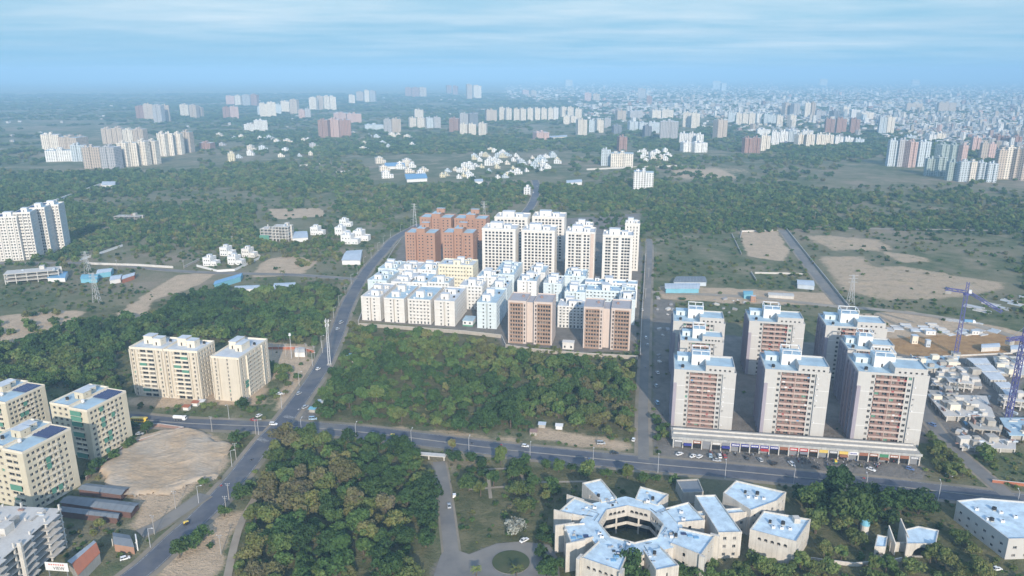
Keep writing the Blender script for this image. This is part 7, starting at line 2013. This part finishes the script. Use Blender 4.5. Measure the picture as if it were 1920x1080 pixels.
# ------------------------------------------------------------------ people before the shops
M_skin = plain('skin', (.24,.135,.085), .7); M_hair = plain('black_hair', (.015,.012,.01), .7)
CLO = {'white': plain('white_shirt', (.65,.65,.63), .9), 'dark': plain('dark_cloth', (.04,.04,.05), .9), 'red': plain('red_cloth', (.38,.05,.06), .9), 'blue': plain('blue_cloth', (.07,.12,.32), .9)}
def make_person(shirt, stride):
    """one continuous figure: joints as skinned edges, clothes by height"""
    V = [(0,0,.95),(0,.0,1.2),(0,.0,1.42),(0,.01,1.52),(0,.02,1.62),(0,.02,1.74)]; E = [(0,1),(1,2),(2,3),(3,4),(4,5)]; Rr = [(.15,.11),(.14,.1),(.16,.1),(.055,.055),(.095,.11),(.07,.08)]
    def add(chain, start):
        last = start
        for p, r in chain: V.append(p); Rr.append((r,r)); E.append((last,len(V)-1)); last = len(V)-1
    for s in (-1,1):
        f = s*stride
        add([((s*.1,0,.9),.095),((s*.1,f*.5,.5),.065),((s*.1,f*.8-.03,.1),.045),((s*.11,f*.8+.13,.05),.04)], 0)
        add([((s*.2,0,1.4),.06),((s*.26,-f*.3,1.13),.045),((s*.25,-f*.5+.06,.9),.036),((s*.245,-f*.5+.1,.8),.03)], 2)
    me = bpy.data.meshes.new('person'); me.from_pydata(V, E, []); o = bpy.data.objects.new('person', me); COL.objects.link(o)
    md = o.modifiers.new('skin', 'SKIN'); o.modifiers.new('sub', 'SUBSURF').levels = 1
    for i, sv in enumerate(me.skin_vertices[0].data): sv.radius = Rr[i]; sv.use_root = (i == 0)
    bpy.context.view_layer.update()
    m2 = bpy.data.meshes.new_from_object(o.evaluated_get(bpy.context.evaluated_depsgraph_get())); o.modifiers.clear(); o.data = m2
    m2.materials.clear()
    for mm in (M_skin, CLO[shirt], CLO['dark']): m2.materials.append(mm)
    for p in m2.polygons:
        c = p.center; p.material_index = 0 if c.z > 1.49 or (abs(c.x) > .2 and c.z < 1.12) else (2 if c.z < .96 else 1); p.use_smooth = True
    hb = MB(); hb.cyl(0,.0,1.68,1.78,.105,10,0,.105); hb.cyl(0,0,1.781,1.84,.1,10,0,.05); hb.obj('hair', [M_hair], o)
    return o
PP = {}
i_ = 0
for i in range(34):
    t = rng.beta(1.8,1.6); px = 1462+t*220; py = 861+(px-1462)*.066+rng.uniform(-7,6)
    c_ = ['white','dark','red','blue'][int(rng.integers(0,4))]; st = .0 if i % 2 else .32
    k = (c_, st); p = (*at(px,py), .2); a = rng.uniform(0,6.28)
    if k not in PP: o = PP[k] = make_person(c_, st); o.location = p; o.rotation_euler.z = a
    else: o = dup(PP[k], p, a)
    w_ = 'striding' if st else 'standing'
    tag(o, f'person in {c_} top {w_} in the crowd before the shops', 'person', f'people in {c_} tops {w_} before the shops')

# ------------------------------------------------------------------ poles and masts
M_pole = plain('pale_pole_paint', (.55,.56,.57), .5, .2); M_wood = plain('concrete_pole', (.36,.34,.31), .8)
px0 = at(618, 684); hm_ = zat(597, px0[1])
g = thing('telecom_mast', 'tall twin pale mast beside the main road at the edge of the central wood', 'mast', px0)
mb = MB(); mb.bar((-.7,0,0),(-.45,0,hm_),.55,0,.35); mb.bar((.7,0,0),(.45,0,hm_*.97),.5,0,.35)
for k in range(9): mb.bar((-.6,0,3+k*hm_/10),(.6,0,3+k*hm_/10),.16)
mb.obj('mast_pole', [M_pole], g)
for z in (.86,.95):
    for a in (0,2.1,4.2): MB().box(math.cos(a)*1.3-.2,math.cos(a)*1.3+.2,math.sin(a)*1.3-.15,math.sin(a)*1.3+.15,hm_*z-1,hm_*z+1).obj('antenna', [M_sgW], g)
    ring = MB(); ring.bar((-1.4,0,hm_*z),(1.4,0,hm_*z),.12); ring.bar((0,-1.4,hm_*z),(0,1.4,hm_*z),.12); ring.obj('bracket', [M_steel], g)
MB().box(-1.6,1.6,-1.3,1.3,0,.6).obj('base', [M_conc], g)
q = at(547, 672); hm2 = zat(629, q[1]); g = thing('floodlight_mast', 'pale mast with bulbous head by the nursery plot', 'mast', q)
MB().bar((0,0,0),(0,0,hm2),.4,0,.25).obj('mast_pole', [M_pole], g); MB().cyl(0,0,hm2+.003,hm2+1.6,.9,10,0,.6).obj('lamp_head', [M_sgW], g)
def make_lamp():
    g = bpy.data.objects.new('street_lamp', None); COL.objects.link(g)
    MB().bar((0,0,0),(0,0,9),.22,0,.14).obj('pole', [M_pole], g)
    MB().bar((0,0,8.95),(1.8,0,9.5),.12,0,.1).obj('arm', [M_pole], g)
    MB().box(1.6,2.5,-.16,.16,9.45,9.62).obj('lamp_head', [M_sgW], g); return g
LAMP = make_lamp(); first = [True]
def lamp(x, y, a, label, group):
    if first[0]: first[0] = False; LAMP.location = (x,y,0); LAMP.rotation_euler.z = a; g = LAMP
    else: g = dup(LAMP, (x,y,0), a)
    g['label'] = label; g['category'] = 'street lamp'; g['group'] = group
def along(line, off, step, start=10):
    acc = 0; nx = start; out = []
    for i in range(len(line)-1):
        d = (line[i+1]-line[i]); L = d.length
        while acc+L >= nx:
            p = line[i]+d*((nx-acc)/L); n = d.normalized(); out.append((p.x+n.y*off, p.y-n.x*off, math.atan2(n.x, -n.y))); nx += step
        acc += L
    return out
def inframe(x, y, m=20):
    px, py = project(x, y); return -m < px < 1920+m and py < 1080+m
for x, y, a in along(LINES['main_road'], -6.6, 34):
    if inframe(x, y): lamp(x, y, a+math.pi, 'pale street lamp on the field side of the main road', 'street lamps along the main road')
for x, y, a in along(LINES['cross_road'], 8.2, 32):
    if inframe(x, y): lamp(x, y, a, 'pale street lamp on the campus side of the cross road', 'street lamps along the cross road')
for x, y, a in along(LINES['west_road'], -7.6, 34, 200):
    if inframe(x, y): lamp(x, y, a+math.pi, 'pale street lamp on the beige block side of the west road', 'street lamps along the west road')
def make_epole():
    g = bpy.data.objects.new('electric_pole', None); COL.objects.link(g)
    MB().bar((0,0,0),(0,0,9.5),.3,0,.2).obj('pole', [M_wood], g)
    mb = MB(); mb.bar((-1,0,9.0),(1,0,9.0),.14); mb.bar((-.8,0,8.2),(.8,0,8.2),.14); mb.obj('crossarm', [M_steel], g)
    ib = MB()
    for x in (-.9,0,.9): ib.cyl(x,0,9.08,9.4,.09,8)
    ib.obj('insulator', [M_sgW], g); return g
EP = make_epole(); ef = [True]
def epole(px, py, label, group=None):
    p = at(px, py)
    if ef[0]: ef[0] = False; g = EP; g.location = (*p,0)
    else: g = dup(EP, p, rng.uniform(-.4,.4))
    g['label'] = label; g['category'] = 'electric pole'
    if group: g['group'] = group
    elif 'group' in g: del g['group']
for i, (px, py) in enumerate([(330,955),(290,1002),(443,862),(480,815),(398,810)]): epole(px, py, 'concrete electric pole at the rim of the dug plot', 'electric poles around the dug plot')
for i, (px, py) in enumerate([(500,665),(512,668),(524,671),(536,668),(560,676),(575,668),(590,672),(605,662)]): epole(px, py, 'bare pole in the nursery plot by the main road', 'poles in the nursery plot')
for i, (px, py) in enumerate([(436,458),(455,462),(345,505),(220,505),(170,530),(180,560)]): epole(px, py, 'electric pole in the open west fields', 'electric poles in the west fields')
for i, (px, py) in enumerate([(1436,425),(1528,410),(1740,420),(1600,360),(1210,560),(1216,520)]): epole(px, py, 'electric pole out in the east scrub', 'electric poles in the east scrub')
for i, (px, py) in enumerate([(425,965),(430,940),(415,1040)]): epole(px, py, 'leaning pole beside the dusty path of the corner wood', 'poles on the dusty path')
# lattice pylons in the fields
def pylon(px, py, h, label):
    g = thing('lattice_pylon', label, 'pylon', at(px, py)); mb = MB(); n = 7
    for k in range(n):
        a, b_ = 1-k/n*.8, 1-(k+1)/n*.8; z0, z1 = h*k/n, h*(k+1)/n; w = 2.4
        for p, q in ((-1,-1),(1,-1),(1,1),(-1,1)): mb.bar((p*w*a,q*w*a,z0),(p*w*b_,q*w*b_,z1),.2)
        for (p,q),(r,s_) in (((-1,-1),(1,-1)),((1,-1),(1,1)),((1,1),(-1,1)),((-1,1),(-1,-1))): mb.bar((p*w*a,q*w*a,z0),(r*w*b_,s_*w*b_,z1),.13)
    mb.obj('lattice', [M_pole], g); mb = MB()
    for z in (.75,.87,.97): mb.bar((-4,0,h*z),(4,0,h*z),.22)
    mb.obj('crossarm', [M_pole], g)
pylon(182, 566, 26, 'lattice pylon on the bare field below the yard sheds'); pylon(165, 512, 22, 'lattice pylon beside the blue roofed yard sheds'); pylon(778, 425, 30, 'lattice mast just behind the brick red towers')
pylon(908, 420, 30, 'lattice mast between the brick red and the cream towers')
pylon(1594, 570, 26, 'lattice mast above the pink tower by the precast yard')
# barriers and little stalls along the verge
for i, (px, py, c_) in enumerate([(365,762,M_rust),(376,760,M_white),(348,770,M_rust),(585,774,M_teal),(600,760,M_sheetl),(1016,803,M_sheetl),(1048,806,M_white),(1000,817,M_brickd),(665,680,M_sheetl),(655,672,M_blue),(1320,838,M_sheetl)]):
    g = thing('roadside_stall', ['rust red','white','small rust red','teal','grey','grey','white','brown','grey','blue','pale grey'][i]+' roofed stall '+['beside the west road gate','beside the west road gate','on the west road verge','by the junction stalls','by the junction stalls','in the clearing of the central wood','in the clearing of the central wood','on the verge of the central wood','below the tall twin mast','below the tall twin mast','under the first pink tower'][i], 'stall', at(px,py), R(-8))
    mb = MB(); mb.box(-1.8,1.8,.3,2.6,0,2.2); mb.obj('wall', [M_conc if i % 2 else M_white], g)
    MB().prism([(-2.2,-.6),(2.2,-.6),(2.2,2.9),(-2.2,2.9)], lambda x,y: 2.3+.1*y, lambda x,y: 2.38+.1*y).obj('roof', [c_], g)
    for sx in (-2,2): MB().bar((sx,-.4,0),(sx,-.4,2.26),.1).obj('post', [M_wood], g)
HAZED=1.7e-4; HAZEC=(.38,.67,.95,1); SKYTINT=(.9,1,1.05,1); CLOUDC=(2.75,3.05,3.25,1); EXPO=1.1
# ------------------------------------------------------------------ camera, sky, sun, air
cam = bpy.data.cameras.new('camera'); co = bpy.data.objects.new('camera', cam); COL.objects.link(co)
cam.sensor_width = 36; cam.lens = 36*FPX/1920; cam.clip_start = 1; cam.clip_end = 200000
co.location = (0,0,CAMH); co.rotation_euler = (math.pi/2-PITCH, 0, 0)
SC.camera = co
SUN_EL, SUN_AZ = R(23), R(9)         # azimuth from straight behind the camera towards its right
sd = Vector((math.sin(SUN_AZ)*math.cos(SUN_EL), -math.cos(SUN_AZ)*math.cos(SUN_EL), math.sin(SUN_EL)))
sl = bpy.data.lights.new('sun', 'SUN'); so = bpy.data.objects.new('sun', sl); COL.objects.link(so)
sl.energy = 2.45; sl.angle = R(.6); sl.color = (1.0, .88, .74)
so.rotation_euler = (-sd).to_track_quat('-Z', 'Y').to_euler()
w = bpy.data.worlds.new('World'); SC.world = w; w.use_nodes = True
nt = w.node_tree; bg = nt.nodes['Background']
sky = N(nt, 'ShaderNodeTexSky', sky_type='NISHITA', sun_disc=False, sun_elevation=SUN_EL, altitude=100, air_density=1.0, dust_density=.6, ozone_density=2.5)
sky.sun_rotation = math.atan2(sd.x, sd.y)
tc = N(nt, 'ShaderNodeTexCoord').outputs['Generated']
sx = N(nt, 'ShaderNodeSeparateXYZ'); nt.links.new(tc, sx.inputs[0])
zc = mathn(nt, 'MAXIMUM', sx.outputs['Z'], 0.0)
# thin layered cloud: the view ray meets a cloud deck high above, streaks stretched across
zz = mathn(nt, 'ADD', zc, .035)
cxn = N(nt, 'ShaderNodeCombineXYZ')
nt.links.new(mathn(nt, 'DIVIDE', sx.outputs['X'], zz), cxn.inputs[0]); nt.links.new(mathn(nt, 'DIVIDE', sx.outputs['Y'], zz), cxn.inputs[1])
mpn = N(nt, 'ShaderNodeMapping'); mpn.inputs['Scale'].default_value = (.30, .40, 1); mpn.inputs['Rotation'].default_value = (0,0,R(8)); nt.links.new(cxn.outputs[0], mpn.inputs['Vector'])
c1 = noise(nt, mpn.outputs[0], 1.0, 7, .58)
mp2 = N(nt, 'ShaderNodeMapping'); mp2.inputs['Scale'].default_value = (.09, .10, 1); mp2.inputs['Location'].default_value = (3.1, 1.7, 0); nt.links.new(cxn.outputs[0], mp2.inputs['Vector'])
c2 = noise(nt, mp2.outputs[0], 1.0, 4, .55)
cov = mathn(nt, 'MULTIPLY', maprange(nt, c1, .36, .72), maprange(nt, c2, .32, .60, .25, 1.0))
cov = mathn(nt, 'MULTIPLY', cov, maprange(nt, zc, .0, .05, .2, .95))
skyc = N(nt, 'ShaderNodeMix', data_type='RGBA', blend_type='MULTIPLY'); skyc.inputs[0].default_value = 1
nt.links.new(sky.outputs[0], skyc.inputs[6]); skyc.inputs[7].default_value = SKYTINT
low = mix(nt, maprange(nt, zc, 0.0, .10), (.93,1.85,2.55), (1.38,2.3,2.85))
low = mix(nt, maprange(nt, c2, .42, .66, .4, 0.0), low, (.78,1.66,2.45))
skym = mix(nt, maprange(nt, zc, .12, .5, 1.0, 0.0), skyc.outputs[2], low)
nt.links.new(mix(nt, cov, skym, CLOUDC), bg.inputs['Color'])
bg.inputs['Strength'].default_value = .145
# the air between here and the horizon
hm, hn, hb = nodes('haze_air'); hn.nodes.remove(hb)
vol = N(hn, 'ShaderNodeVolumePrincipled'); vol.inputs['Density'].default_value = HAZED
vol.inputs['Color'].default_value = HAZEC; vol.inputs['Anisotropy'].default_value = -.2
hn.links.new(vol.outputs[0], hn.nodes['Material Output'].inputs['Volume'])
hz = MB().box(-46000, 46000, -1500, 46000, -1.0, 270.0).obj('haze', [hm]); tag(hz, kind='stuff')
SC.view_settings.view_transform = 'Standard'; SC.view_settings.look = 'None'
SC.view_settings.exposure = EXPO; SC.view_settings.gamma = 1
SC.render.engine = 'CYCLES'
cy_ = SC.cycles
cy_.use_denoising = True; cy_.use_adaptive_sampling = True; cy_.adaptive_threshold = .015
cy_.max_bounces = 5; cy_.diffuse_bounces = 3; cy_.glossy_bounces = 2; cy_.transmission_bounces = 2; cy_.volume_bounces = 0
cy_.sample_clamp_indirect = 4
